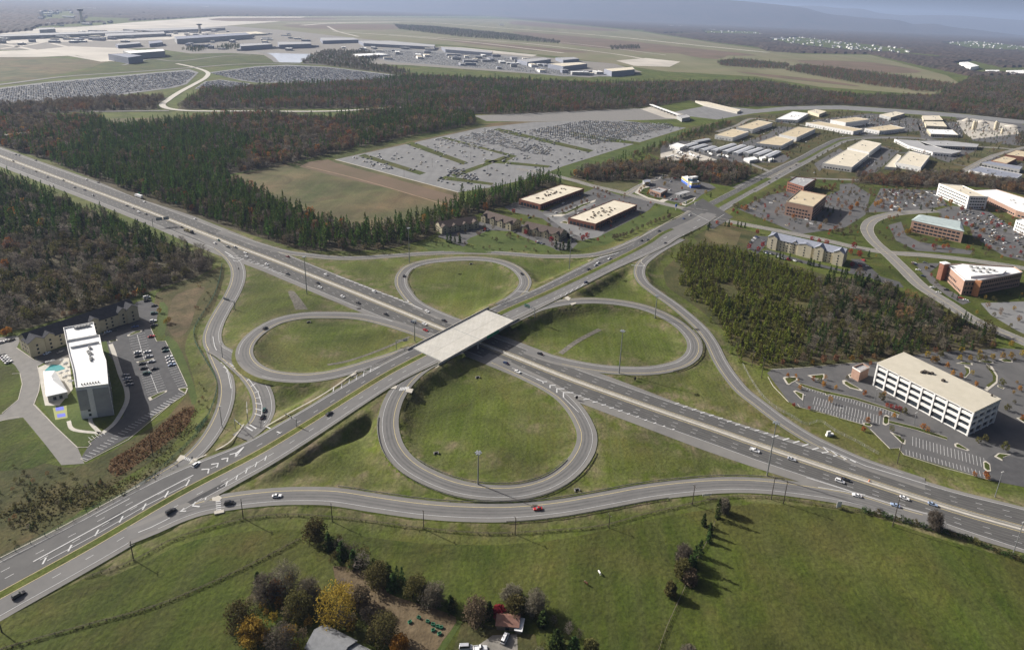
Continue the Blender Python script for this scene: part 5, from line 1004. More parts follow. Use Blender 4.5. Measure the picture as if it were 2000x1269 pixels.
# --- toll plaza
tp = thing('toll_plaza', 'row of toll booths under a long pale canopy across the toll road', 'toll plaza', V(1297, 219), 0); a, b = Vector(at(1272, 209)), Vector(at(1328, 230)); tp.rotation_euler[2] = math.atan2((b-a).y, (b-a).x); L = (b-a).length
q = MB(); q.box((0, 0, 6.5), (L, 9, 1.0)); q.build('canopy', M_whiter, tp)
for k in range(9): q = MB(); q.box((-L/2+L*(k+.5)/9, 0, 3), (1.6, 3.5, 6)); q.build('booth', M_gw, tp)
bldg('toll_office', 'dark glazed toll office at the near end of the toll canopy', [(1322, 226), (1340, 224), (1348, 229), (1332, 232)], 8, M_gw, M_greyr, None, 'building')
bldg('long_white_bridge_wall', 'long pale flyover wall curving beside the toll road', [(1358, 197), (1380, 199), (1447, 215), (1440, 219), (1375, 204)], 5, M_conc, M_creamr, None, 'flyover', par=.3)
# --- airport, far
AP = [('long grey terminal hall with a rippled roof in the airport', [(340, 72), (480, 64), (490, 68), (345, 77)], 24, M_gw, M_shingg), ('near hangar with bright roof left of the lake', [(240, 100), (318, 96), (322, 100), (255, 105)], 22, M_gw, M_whiter), ('blue grey hangar in front of the bright roofed hangar', [(211, 106), (245, 105), (278, 109), (250, 113)], 22, M_shingg, M_shingg),
 ('long low concourse across the left of the airport', [(0, 68), (150, 63), (260, 60), (262, 63), (150, 67), (0, 72)], 16, M_gw, M_greyr), ('second concourse right of centre in the airport', [(205, 66), (320, 62), (322, 66), (210, 71)], 16, M_gw, M_greyr), ('distant concourse behind the main terminal', [(240, 58), (370, 54), (440, 55), (300, 61)], 16, M_gw, M_greyr),
 ('dark office block above the lake, left half', [(468, 86), (520, 84), (532, 87), (470, 91)], 20, M_shingg, M_greyr), ('dark office block above the lake, right half', [(542, 82), (605, 82), (608, 86), (545, 88)], 20, M_shingg, M_greyr), ('long cargo hangar right of the lake', [(625, 74), (690, 74), (700, 78), (630, 80)], 18, M_shingg, M_greyr), ('longest cargo hangar beside the apron', [(700, 80), (760, 80), (850, 88), (848, 92), (710, 85)], 16, M_shingg, M_greyr),
 ('cargo building at the pale apron edge', [(862, 92), (900, 94), (962, 101), (960, 104), (870, 97)], 16, M_shingg, M_greyr), ('dark hangar in front of the pale round aprons', [(1010, 117), (1060, 113), (1076, 116), (1030, 122)], 16, M_shingg, M_greyr), ('dark hangar with pale roof, second from the right', [(1070, 125), (1130, 122), (1147, 125), (1100, 130)], 18, M_shingg, M_creamr), ('rightmost large hangar with pale roof', [(1180, 135), (1235, 131), (1240, 136), (1195, 140)], 20, M_shingg, M_creamr), ('low cargo building behind the second hangar', [(1085, 113), (1120, 112), (1131, 115), (1100, 118)], 14, M_shingg, M_greyr),
 ('small dark hangar left of the long terminal', [(225, 86), (270, 82), (275, 85), (230, 89)], 14, M_shingg, M_greyr), ('dark square garage in the middle of the airport', [(290, 81), (315, 79), (318, 83), (292, 86)], 16, M_shingg, M_shingg), ('pale low roof in front of the terminal', [(420, 66), (500, 62), (520, 66), (430, 70)], 10, M_cw, M_creamr), ('far dark row beyond the left taxiways', [(75, 55), (106, 54), (108, 57), (77, 59)], 26, M_gw, M_greyr), ('low white cargo shed in the service area', [(690, 106), (740, 104), (760, 107), (700, 110)], 10, M_ww, M_whiter)]
for lab, roof, h, wl, rf in AP: bldg('airport_building', lab, roof, h, wl, rf, None, 'airport building', par=.5)
g_ = random.Random(8)
def service(pxs, n, lab, grp, mats_):
    po = [at(*p) for p in pxs]; xs = [p[0] for p in po]; ys = [p[1] for p in po]; k = 0
    while k < n:
        x, y = g_.uniform(min(xs), max(xs)), g_.uniform(min(ys), max(ys))
        if not pip(np.array([x]), np.array([y]), po)[0]: continue
        m_ = mats_[k % len(mats_)]; b = MB(); L, D, h = g_.uniform(18, 70), g_.uniform(14, 30), g_.uniform(5, 12); b.box((0, 0, h/2), (L, D, h)); b.mi = 1; b.box((0, 0, h+.4), (L+1, D+1, .8)); b.mi = 0; b.box((L*.2, 0, h+1.6), (5, 4, 1.8))
        o = b.build('service_building', m_); o.location = (x, y, .5); o.rotation_euler = (0, 0, .25+g_.choice((0, 1.57))+g_.uniform(-.1, .1)); tag(o, lab, 'airport building', grp); k += 1
MX = ((M_gw, M_whiter), (M_shingg, M_greyr), (M_ww, M_creamr), (M_gw, M_shingg))
service([(640, 92), (760, 90), (860, 98), (1000, 112), (1080, 128), (1220, 146), (1100, 148), (960, 136), (860, 128), (760, 118)], 58, 'small flat roofed service building in the airport cargo area', 'service buildings of the airport cargo area', MX)
service([(-40, 74), (200, 62), (420, 60), (560, 66), (640, 80), (600, 98), (480, 104), (330, 92), (200, 88), (0, 84)], 64, 'small low building among the airport terminals', 'low buildings among the airport terminals', MX)
service([(-60, 70), (330, 58), (420, 68), (330, 80), (100, 90), (-60, 96)], 40, 'tiny low building at the far left of the airport', 'low buildings at the left of the airport', MX)
service([(60, 48), (200, 40), (240, 44), (150, 54), (70, 58)], 10, 'low building by the foot of the lone control tower', 'low buildings by the lone control tower', MX)
def tower(px, py, h, r, lab):
    t = thing('control_tower', lab, 'control tower', V(px, py)); q = MB(); q.tube([(0, 0, 0), (0, 0, h*.84)], [r, r*.8], 12); q.build('shaft', M_conc, t)
    q = MB(); q.tube([(0, 0, h*.82), (0, 0, h*.86), (0, 0, h*.95)], [r, r*1.7, r*1.9], 12); q.build('cab', M_glass, t); q = MB(); q.tube([(0, 0, h*.95), (0, 0, h*.98), (0, 0, h)], [r*2, r*1.6, .5], 12); q.build('roof', M_gw, t)
    q = MB(); q.tube([(0, 0, h*.98), (0, 0, h*1.07)], .5, 5); q.build('antenna', M_steel, t)
tower(161, 48, 110, 11, 'tall slim control tower standing alone at the far left of the airport')
tower(391, 66, 62, 9, 'shorter round control tower behind the long terminal hall')
# --- farmstead at the bottom edge
gabled('farmhouse', 'grey roofed farmhouse at the bottom edge under the golden tree', (598, 1262), (660, 1295), 3.4, 6.2, 10, M_ww, mat('grey_shingles', [(.19, .195, .20), (.25, .255, .26)], .5), W(1, 1, 3, 1.2, 1.3, 3), 'house', dormers=())
gabled('farm_annex', 'lower grey roofed wing beside the farmhouse', (655, 1285), (705, 1310), 2.8, 5, 8, M_ww, MATS['grey_shingles'], None, 'house')
gabled('old_shed', 'small rusty roofed shed by the yard with the white truck', (970, 1218), (1012, 1222), 3, 4.4, 6.5, M_wood, M_rust, W(1, .4, 3, 1.6, 1.8, 4), 'shed')
gabled('lean_to', 'small pale lean-to on the right side of the rusty shed', (1007, 1228), (1018, 1230), 2.2, 2.6, 5, M_wood, M_whiter, None, 'shed')
sh('farm_yard', M_gravel, [(930, 1262), (962, 1240), (1010, 1238), (1012, 1290), (930, 1310)], .07)
sh('vegetable_plot', M_soil, zV([(130, 830), (240, 880), (330, 960), (450, 1000), (650, 1065), (690, 1110), (610, 1220), (570, 1275), (380, 1275), (240, 1180), (150, 1050), (100, 930)]), .06, 2)
sh('bare_track', M_soil, zV([(0, 800), (180, 830), (240, 900), (180, 980), (60, 940)]), .05, 2)
sh('grass_strip', M_lawn, zV([(580, 1269), (700, 1100), (725, 1110), (620, 1275)]), .08)
sh('farm_yard', M_scrub, zV([(720, 1120), (880, 1130), (960, 1170), (1130, 1180), (1150, 1300), (660, 1300)]), .05)
for k_, (x, y) in enumerate(zV([(480, 1090), (530, 1112), (560, 1128), (585, 1140), (605, 1145), (560, 1160), (595, 1180), (430, 1115)])):
    t = thing('garden_crate', 'small green crate lying on the vegetable plot', 'crate', V(x, y, 0), R(-25+k_*9), 'crates on the vegetable plot'); q = MB()
    for yy in (-.45, .45): q.box((0, yy, .45), (1.4, .1, .9))
    for xx in (-.65, .65): q.box((xx, 0, .45), (.1, .8, .9))
    q.box((0, 0, .06), (1.2, .8, .1)); q.build('box', mat('green_crate', [(.06, .22, .13)], rough=.6), t)
# ---------------------------------------------------------------- tree shapes
class Tree:
    def __init__(s, seed): s.r = random.Random(seed); s.b = MB(); s.q = []; s.t = []
    def leaf(s, p, w_, h_, tilt=1.0, tint=None):
        r = s.r; u = Vector((r.gauss(0, 1), r.gauss(0, 1), r.gauss(0, 1)*tilt)).normalized(); v = u.orthogonal().normalized()
        v = (v*math.cos(a := r.uniform(0, 6.28))+u.cross(v)*math.sin(a)).normalized()
        p = Vector(p); s.q.append([tuple(p-u*w_/2-v*h_/2), tuple(p+u*w_/2-v*h_/2*.6), tuple(p+u*w_/2*.7+v*h_/2), tuple(p-u*w_/2*.8+v*h_/2*.8)]); s.t.append(r.random() if tint is None else tint)
    def crown(s): 
        vs_ = [p for q in s.q for p in q]; return vs_, [tuple(range(4*i, 4*i+4)) for i in range(len(s.q))], [t for t in s.t for _ in range(4)]
    def one(s, name, leafm, bark=None):
        vs_, fs, tt = s.crown(); nb = len(s.b.v); me = bpy.data.meshes.new(name)
        me.from_pydata(s.b.v+vs_, [], s.b.f+[tuple(i+nb for i in f) for f in fs]); me.materials.append(bark or M_bark); me.materials.append(leafm)
        me.polygons.foreach_set('material_index', [0]*len(s.b.f)+[1]*len(fs)); a = me.attributes.new('tint', 'FLOAT', 'POINT'); a.data.foreach_set('value', [.5]*nb+tt); me.update(); return me
    def two(s, leafm, bark=None):
        t = s.b.data('trunk', bark or M_bark); vs_, fs, tt = s.crown(); me = bpy.data.meshes.new('crown'); me.from_pydata(vs_, [], fs); me.materials.append(leafm)
        a = me.attributes.new('tint', 'FLOAT', 'POINT'); a.data.foreach_set('value', tt); me.update(); return t, me
def conifer(seed, h=16, R_=2.6, base=.3, lev=11, per=7, leaf=1.0, k=3, p=.85):
    t = Tree(seed); r = t.r; t.b.tube([(0, 0, -.5), (r.uniform(-.15, .15), r.uniform(-.15, .15), h*.5), (0, 0, h*.97)], [h*.014, h*.009, .03], 5)
    for i in range(lev):
        u = i/(lev-1); z = h*(base+(1-base)*u*.97); rad = R_*((1-u)**p*.95+.08)*r.uniform(.75, 1.15)*(1 if u > .08 else .8)
        for j in range(max(3, int(per*(1-.5*u)))):
            a = r.uniform(0, 6.28); L = rad*r.uniform(.65, 1.15); tn = r.random()
            if r.random() < .12: continue
            for m_ in range(k):
                f = r.uniform(.35, 1.05) if m_ else 1.0
                t.leaf((math.cos(a)*L*f+r.gauss(0, .15), math.sin(a)*L*f+r.gauss(0, .15), z-L*f*.22+r.gauss(0, .25)), leaf*r.uniform(.7, 1.3), leaf*r.uniform(.5, .9), .6, min(1, max(0, tn+r.gauss(0, .15))))
    t.leaf((0, 0, h), leaf*.5, leaf); return t
def broad(seed, h=14, R_=4.2, n=260, leaf=.85, clumps=14, limbs=7, bare=False, base=.28, squash=1.0):
    t = Tree(seed); r = t.r; f = h*.42
    t.b.tube([(0, 0, -.5), (r.uniform(-.2, .2), r.uniform(-.2, .2), h*.25), (r.uniform(-.3, .3), r.uniform(-.3, .3), h*.6), (0, 0, h*.9)], [h*.02, h*.015, h*.008, .04], 6)
    cl = []
    for i in range(clumps):
        a = i*2.4+r.uniform(-.5, .5); u = (i+.5)/clumps; z = h*(base+(1-base)*.93*u); rr = R_*math.sqrt(max(.05, 1-((u-.42)/.62)**2))*r.uniform(.55, .95)*squash
        cl.append((math.cos(a)*rr, math.sin(a)*rr, z, R_*r.uniform(.3, .5)))
    for (x, y, z, s) in cl[:limbs*2:1]:
        z0 = max(h*.18, z-h*.25*r.uniform(.7, 1.2)); t.b.tube([(0, 0, z0), (x*.5, y*.5, (z0+z)/2+.3), (x*.95, y*.95, z)], [h*.008, h*.005, .05], 4)
        if bare:
            for _ in range(3): t.b.tube([(x*.6, y*.6, (z0+z*2)/3), (x+r.gauss(0, s*.6), y+r.gauss(0, s*.6), z+r.uniform(.2, s))], [.07, .03], 3)
    for i in range(n):
        x, y, z, s = cl[r.randrange(len(cl))]; d = Vector((r.gauss(0, 1), r.gauss(0, 1), r.gauss(0, .75))).normalized()*s*r.random()**.4*1.15
        tn = (hash((round(x, 2), round(y, 2))) % 100)/100*.6+r.random()*.4
        if bare: t.leaf((x+d.x, y+d.y, z+d.z), leaf*.22, leaf*1.7, 1.6, tn)
        else: t.leaf((x+d.x, y+d.y, z+d.z), leaf*r.uniform(.6, 1.2), leaf*r.uniform(.5, 1), .8, tn)
    return t
PR = {}
def proto(k, t, m): PR.setdefault(k, []).append(t.one(k+'_tree', m))
for s in range(3): proto('pine', conifer(s+1, 17, 2.5, .30, 12, 7, 1.05, 3), M_pine)
proto('pine', conifer(7, 18, 2.7, .36, 11, 7, 1.1, 3), M_pine2)
for s in range(2): proto('dark', conifer(s+11, 13, 2.7, .12, 12, 8, 1.0, 3), M_dpine)
for s in range(3): proto('cedar', conifer(s+21, 6.2, 1.75, .06, 9, 8, .72, 3, .7), M_cedar)
proto('cedar', conifer(25, 5, 1.7, .06, 8, 8, .7, 3, .6), M_olive)
for s in range(2): proto('bare', broad(s+31, 13, 4, 240, .95, 16, 8, True), M_twig)
proto('bare', broad(34, 12, 4, 240, .95, 16, 8, True), M_twigp)
for s in range(2): proto('brown', broad(s+41, 13, 3.9, 260, .9), M_brown)
proto('rust', broad(51, 13, 3.9, 260, .9), M_rustl); proto('oran', broad(53, 12, 3.4, 260, .85), M_oran); proto('gold', broad(54, 11, 3.4, 260, .85), M_gold)
proto('red', broad(55, 9, 2.8, 240, .75), M_redl); proto('olive', broad(56, 12, 3.8, 260, .9), M_olive)
KIND = {'pine': 'pine tree', 'dark': 'evergreen tree', 'cedar': 'cedar', 'bare': 'broadleaf tree', 'brown': 'broadleaf tree', 'rust': 'broadleaf tree', 'oran': 'broadleaf tree', 'gold': 'broadleaf tree', 'red': 'broadleaf tree', 'olive': 'broadleaf tree'}
LOOK = {'pine': 'tall green pine', 'dark': 'dark green evergreen', 'cedar': 'small bushy green cedar', 'bare': 'bare grey brown tree', 'brown': 'brown leaved tree', 'rust': 'rust coloured tree', 'oran': 'orange leaved tree', 'gold': 'golden leaved tree', 'red': 'red leaved tree', 'olive': 'olive green tree'}
NAMES = {'pine': 'pine_tree', 'dark': 'evergreen_tree', 'cedar': 'cedar_tree', 'bare': 'bare_tree', 'brown': 'brown_tree', 'rust': 'rust_tree', 'oran': 'orange_tree', 'gold': 'golden_tree', 'red': 'red_tree', 'olive': 'olive_green_tree'}
def scatter(pxs, sp, seed):
    po = [at(*p) for p in pxs]; xs = [p[0] for p in po]; ys = [p[1] for p in po]; g = np.random.default_rng(seed)
    X, Y = np.meshgrid(np.arange(min(xs), max(xs), sp), np.arange(min(ys), max(ys), sp)); X = (X+g.uniform(-.48, .48, X.shape)*sp).ravel(); Y = (Y+g.uniform(-.48, .48, Y.shape)*sp).ravel()
    k = pip(X, Y, po); return X[k], Y[k], g
def vnoise(X, Y, L, seed):
    g = np.random.default_rng(seed); v = np.zeros(len(X))
    for i in range(5):
        a = g.uniform(0, 6.28); f = 6.28/L*g.uniform(.6, 1.5); v += np.sin(X*math.cos(a)*f+Y*math.sin(a)*f+g.uniform(0, 6.28))
    return v/5
TREES = []       # x, y, kind, variant, scale, rot, where
def stand(where, pxs, sp, mix, seed, sc_=1.0, floor=True, holes=(), patch=70, soft=3.5):
    X, Y, g = scatter(pxs, sp, seed); ks = list(mix); wts = np.array([mix[k] for k in ks], float); wts /= wts.sum()
    if soft:
        X = X+g.normal(size=len(X))*soft; Y = Y+g.normal(size=len(Y))*soft
        ok = np.ones(len(X), bool)
        for S, hw in [(S, hw) for S, hw, _ in ROADS]+STS:
            lo = S[:, :2].min(0)-hw-8; hi = S[:, :2].max(0)+hw+8; q = np.where((X > lo[0]) & (X < hi[0]) & (Y > lo[1]) & (Y < hi[1]))[0]
            for c in range(0, len(q), 2000):
                qi = q[c:c+2000]; ok[qi] &= np.hypot(X[qi][:, None]-S[None, :, 0], Y[qi][:, None]-S[None, :, 1]).min(1) > hw+3+soft*.5
        for fp in FOOT:
            c = np.mean(fp, axis=0); r_ = max(math.hypot(v[0]-c[0], v[1]-c[1]) for v in fp)+3; q = np.where(np.hypot(X-c[0], Y-c[1]) < r_)[0]
            if len(q): ok[q] &= ~pip(X[q], Y[q], inset(fp, -3.5))
        X, Y = X[ok], Y[ok]
    nz = [vnoise(X, Y, patch, seed*7+i) for i in range(len(ks))]
    for h_ in holes:
        k = ~pip(X, Y, [at(*p) for p in h_]); X, Y = X[k], Y[k]; nz = [n[k] for n in nz]
    for i in range(len(X)):
        w_ = wts*np.exp(np.array([n[i] for n in nz])*2.2); k = ks[g.choice(len(ks), p=w_/w_.sum())]
        TREES.append((X[i], Y[i], k, int(g.integers(len(PR[k]))), sc_*g.uniform(.6, 1.22)*(1 if g.random() > .08 else 1.25), g.uniform(0, 6.28), where))
    if floor: sheet('woodland_floor', pxs, M_floor, .05+.001*(seed % 12))
A_ = [(60, 303), (95, 313), (196, 357), (259, 384), (350, 413), (434, 441), (546, 476), (595, 490), (695, 491), (772, 484), (830, 467), (860, 450), (900, 428), (960, 410), (1012, 398), (1050, 372), (1088, 362), (1080, 346), (1030, 362), (960, 384), (895, 402), (830, 430), (760, 446), (690, 450), (620, 432), (560, 410), (480, 368), (430, 345), (340, 318), (240, 302), (160, 292)]
stand('in the pine stand beyond the freeway', A_, 5.6, {'pine': 10, 'brown': .5, 'bare': .6, 'oran': .12, 'dark': .5}, 1)
MXW = {'pine': 2.6, 'bare': 4, 'brown': 2.8, 'rust': 1.3, 'oran': .3, 'olive': .8}
stand('in the mixed wood behind the pine stand', [(150, 262), (200, 240), (225, 252), (345, 242), (440, 255), (490, 275), (480, 320), (437, 343), (340, 318), (240, 302), (160, 292)], 5.8, {'pine': 10, 'dark': 1, 'bare': .8, 'brown': .6, 'oran': .12}, 42, patch=90)
stand('in the mixed wood behind the pine stand', [(-140, 252), (60, 303), (160, 292), (150, 262), (200, 240), (190, 230), (-140, 240)], 6.4, MXW, 2, patch=160)
stand('in the mixed wood behind the pine stand', [(440, 255), (490, 275), (480, 320), (437, 343), (560, 321), (640, 302), (690, 290), (700, 260), (640, 236), (500, 224), (345, 240)], 6.4, MXW, 43, patch=120)
stand('in the mixed wood behind the pine stand', [(640, 236), (700, 260), (700, 290), (800, 267), (880, 253), (930, 242), (925, 230), (800, 214), (740, 220)], 6.2, {'pine': 6, 'bare': 1, 'brown': 1.4, 'rust': .7}, 3, patch=120)
stand('in the long wood between the toll road and the car parks', [(345, 214), (500, 214), (640, 213), (780, 209), (880, 222), (1000, 224), (1180, 215), (1245, 211), (1300, 205), (1345, 196), (1280, 164), (1150, 166), (1020, 160), (900, 155), (790, 150), (740, 160), (640, 166), (560, 168), (480, 174), (400, 178)], 8.5, {'pine': 4.4, 'bare': 3.6, 'brown': 2.2, 'rust': 1.1}, 4, 1.05, patch=200)
stand('in the long wood between the toll road and the car parks', [(1345, 196), (1380, 206), (1440, 209), (1540, 207), (1640, 205), (1790, 215), (1880, 222), (2000, 236), (2150, 255), (2150, 150), (1900, 152), (1830, 190), (1755, 190), (1685, 190), (1615, 184), (1490, 162), (1280, 164)], 9, {'bare': 5, 'brown': 2.8, 'rust': 1.4, 'pine': 1.8, 'dark': .8}, 5, 1.05, patch=220)
stand('in the long wood between the toll road and the car parks', [(-140, 238), (170, 218), (310, 214), (305, 205), (330, 190), (200, 194), (100, 203), (-140, 216)], 8.5, {'bare': 4, 'brown': 4, 'rust': .8, 'dark': .6}, 6, patch=160)
stand('in the left wood beside the freeway', [(-150, 335), (0, 344), (90, 380), (190, 422), (300, 466), (345, 482), (300, 500), (220, 490), (120, 470), (-150, 480)], 5.4, {'pine': 5, 'dark': 6, 'bare': 1.4, 'brown': .3, 'oran': .1}, 7, .85, patch=60)
stand('in the left wood beside the freeway', [(345, 482), (390, 496), (416, 508), (414, 526), (385, 541), (315, 562), (260, 581), (200, 602), (140, 616), (60, 640), (0, 650), (-150, 662), (-150, 480), (120, 470), (220, 490), (300, 500)], 6.2, {'bare': 6, 'brown': .9, 'dark': 2.6, 'olive': 3.2, 'oran': .18, 'rust': .1}, 8, .85, holes=([(90, 530), (120, 505), (130, 510), (100, 540)], [(45, 590), (85, 578), (85, 590), (50, 600)]), patch=60)
stand('in the cedar thicket beside the right slip road', [(1320, 505), (1345, 478), (1405, 482), (1470, 500), (1510, 512), (1573, 533), (1601, 550), (1597, 589), (1560, 590), (1535, 585), (1560, 610), (1580, 640), (1570, 680), (1540, 706), (1470, 715), (1452, 700), (1422, 655), (1387, 612), (1360, 585), (1338, 570), (1330, 545), (1340, 525)], 3.5, {'cedar': 10, 'dark': .05}, 9, .95, False, holes=([(1400, 555), (1430, 550), (1445, 575), (1420, 580)], [(1505, 570), (1540, 590), (1560, 600), (1590, 600), (1590, 605), (1545, 600)]))
stand('in the mixed thicket beside the white office', [(1601, 550), (1640, 540), (1667, 545), (1702, 548), (1755, 575), (1825, 600), (1900, 632), (1945, 655), (1945, 678), (1825, 690), (1702, 700), (1615, 702), (1545, 708), (1575, 680), (1582, 640), (1560, 608), (1600, 592)], 4.8, {'dark': 6, 'bare': 1.7, 'cedar': 6, 'olive': 1.4, 'rust': .1, 'brown': .2}, 10, .72, patch=40)
stand('in the wood behind the petrol station', [(1105, 352), (1180, 355), (1250, 352), (1325, 350), (1390, 358), (1420, 364), (1448, 355), (1470, 340), (1440, 326), (1380, 322), (1300, 318), (1200, 326), (1130, 338)], 5.6, {'bare': 4, 'brown': 3, 'dark': 3, 'rust': 1.2, 'oran': .2}, 11, .9, patch=50)
stand('in the tree belt behind the office park', [(1660, 356), (1720, 362), (1790, 366), (1828, 366), (1840, 358), (1930, 368), (2060, 392), (2060, 375), (1950, 352), (1860, 340), (1760, 344), (1680, 346)], 6, {'bare': 4, 'brown': 3, 'rust': 2, 'olive': .6}, 12, .8, patch=50)
stand('in the strip of trees by the storage sheds', [(1090, 352), (1180, 326), (1260, 305), (1350, 268), (1385, 262), (1430, 246), (1425, 240), (1370, 254), (1300, 280), (1200, 318), (1110, 345)], 6.5, {'pine': 5, 'bare': 1.2, 'rust': .8, 'olive': 1}, 13, .75, False)
stand('among the warehouses', [(1985, 262), (2060, 270), (2060, 330), (1990, 285)], 8, {'dark': 2, 'bare': 3, 'brown': 2}, 14, .9, False)
stand('on the airfield edge', [(1401, 122), (1440, 118), (1540, 128), (1535, 136), (1470, 134), (1405, 129)], 13, {'pine': 2, 'bare': 3, 'rust': 1.5}, 15, 1.1, True)
stand('on the airfield edge', [(1535, 139), (1560, 128), (1650, 138), (1760, 152), (1890, 172), (1890, 182), (1800, 180), (1680, 165)], 13, {'pine': 2, 'bare': 3, 'rust': 1.8}, 16, 1.1, True)
stand('around the airport lake', [(590, 124), (606, 110), (640, 100), (720, 102), (745, 112), (720, 125), (800, 140), (780, 147), (650, 130)], 13, {'dark': 3, 'bare': 3, 'olive': 2}, 17, 1.0, True)
stand('in the airport grounds', [(420, 96), (440, 88), (475, 90), (470, 96), (440, 98)], 16, {'dark': 3, 'olive': 1}, 18, 1, False); stand('in the airport grounds', [(355, 98), (390, 92), (405, 96), (385, 102)], 14, {'dark': 3, 'olive': 1}, 19, 1, False)
stand('on the airfield edge', [(770, 49), (850, 53), (1000, 68), (1095, 82), (1090, 86), (900, 73), (780, 58)], 22, {'dark': 3, 'bare': 2}, 20, 1.2, True); stand('on the airfield edge', [(1190, 92), (1245, 90), (1252, 96), (1195, 98)], 20, {'dark': 3, 'bare': 2}, 21, 1.2, True)
stand('in the office park car parks', [(1440, 405), (1540, 360), (1640, 352), (1830, 358), (2060, 410), (2060, 520), (1900, 500), (1740, 486), (1600, 460), (1500, 440)], 15, {'red': 1, 'oran': 1, 'rust': 2, 'brown': 2.4, 'olive': 1.6, 'dark': .6}, 31, .42, False, patch=60)
stand('along the streets of the office park', [(1690, 500), (1740, 500), (2060, 560), (2060, 690), (1900, 625), (1800, 560)], 15, {'red': .6, 'gold': .6, 'rust': 1, 'olive': 1.6, 'dark': .6}, 32, .4, False, patch=60)
stand('among the warehouses', [(1300, 300), (1345, 262), (1480, 230), (1640, 218), (1880, 236), (2060, 268), (2060, 350), (1860, 345), (1640, 345), (1500, 345), (1440, 322)], 19, {'dark': 1.4, 'olive': 1.6, 'bare': 1.2, 'rust': .6}, 33, .5, False, patch=60)
stand('in the white office car park', [(1510, 725), (1710, 712), (1720, 800), (1900, 860), (1920, 890), (1740, 870)], 22, {'oran': 2, 'rust': 1, 'olive': .6}, 34, .36, False); stand('in the white office car park', [(1800, 700), (2060, 695), (2060, 890), (1960, 800)], 17, {'gold': 2, 'olive': 1.5, 'oran': 1}, 35, .42, False)
stand('round the townhouses and strip buildings', [(865, 470), (960, 430), (1060, 420), (1160, 372), (1300, 395), (1180, 470), (1000, 500)], 17, {'olive': 1.5, 'brown': 1.5, 'rust': 1, 'red': .5}, 36, .4, False)
stand('on the scrubby bank beside the left slip road', [(120, 985), (260, 905), (400, 800), (420, 640), (440, 540), (400, 545), (370, 640), (392, 760), (340, 860), (230, 935)], 7.5, {'olive': 2, 'bare': 1.4, 'dark': .4, 'rust': 1.4, 'brown': 1.2}, 37, .19, False, patch=30)
stand('on the scrubby bank beside the left slip road', [(-60, 940), (120, 920), (260, 930), (120, 1010), (-60, 1090)], 5.5, {'olive': 3, 'bare': 1, 'dark': 1.2, 'rust': .3}, 38, .24, False, patch=30)
stand('among the farm trees', [(465, 1225), (500, 1150), (600, 1140), (700, 1160), (740, 1230), (700, 1290), (480, 1290)], 5.5, {'olive': 2, 'brown': 2.2, 'bare': 2, 'gold': 1.6}, 39, .55, False, soft=1)
stand('among the shrubs by the rusty shed', [(900, 1200), (1000, 1165), (1080, 1190), (1160, 1270), (1060, 1290), (1020, 1240), (960, 1200)], 5.5, {'olive': 2, 'dark': 2, 'bare': 1.5}, 40, .38, False, soft=1)
stand('in the hedgerow of the pasture', [(600, 1045), (640, 1050), (760, 1115), (900, 1190), (890, 1200), (740, 1150), (640, 1095)], 3.8, {'dark': 2.4, 'olive': 2.4, 'bare': 1.6}, 41, .52, False, soft=.5)
TREES.sort(key=lambda t: t[0]**2+t[1]**2)
CNT = {}; REST = []
for x, y, k, v, s, ro, where in TREES:
    c = {'pine tree': 'pine tree', 'evergreen tree': 'pine tree'}.get(KIND[k], KIND[k]); CNT[c] = CNT.get(c, 0)+1
    if CNT[c] <= 290:
        o = link(NAMES[k], PR[k][v], None, (x, y, gz(x, y)-.1)); o.scale = (s, s, s*rng.uniform(.9, 1.12)); o.rotation_euler = (0, 0, ro)
        tag(o, LOOK[k]+' '+where, c, c+'s '+where)
    else: REST.append((x, y, k, v, s, ro, c))
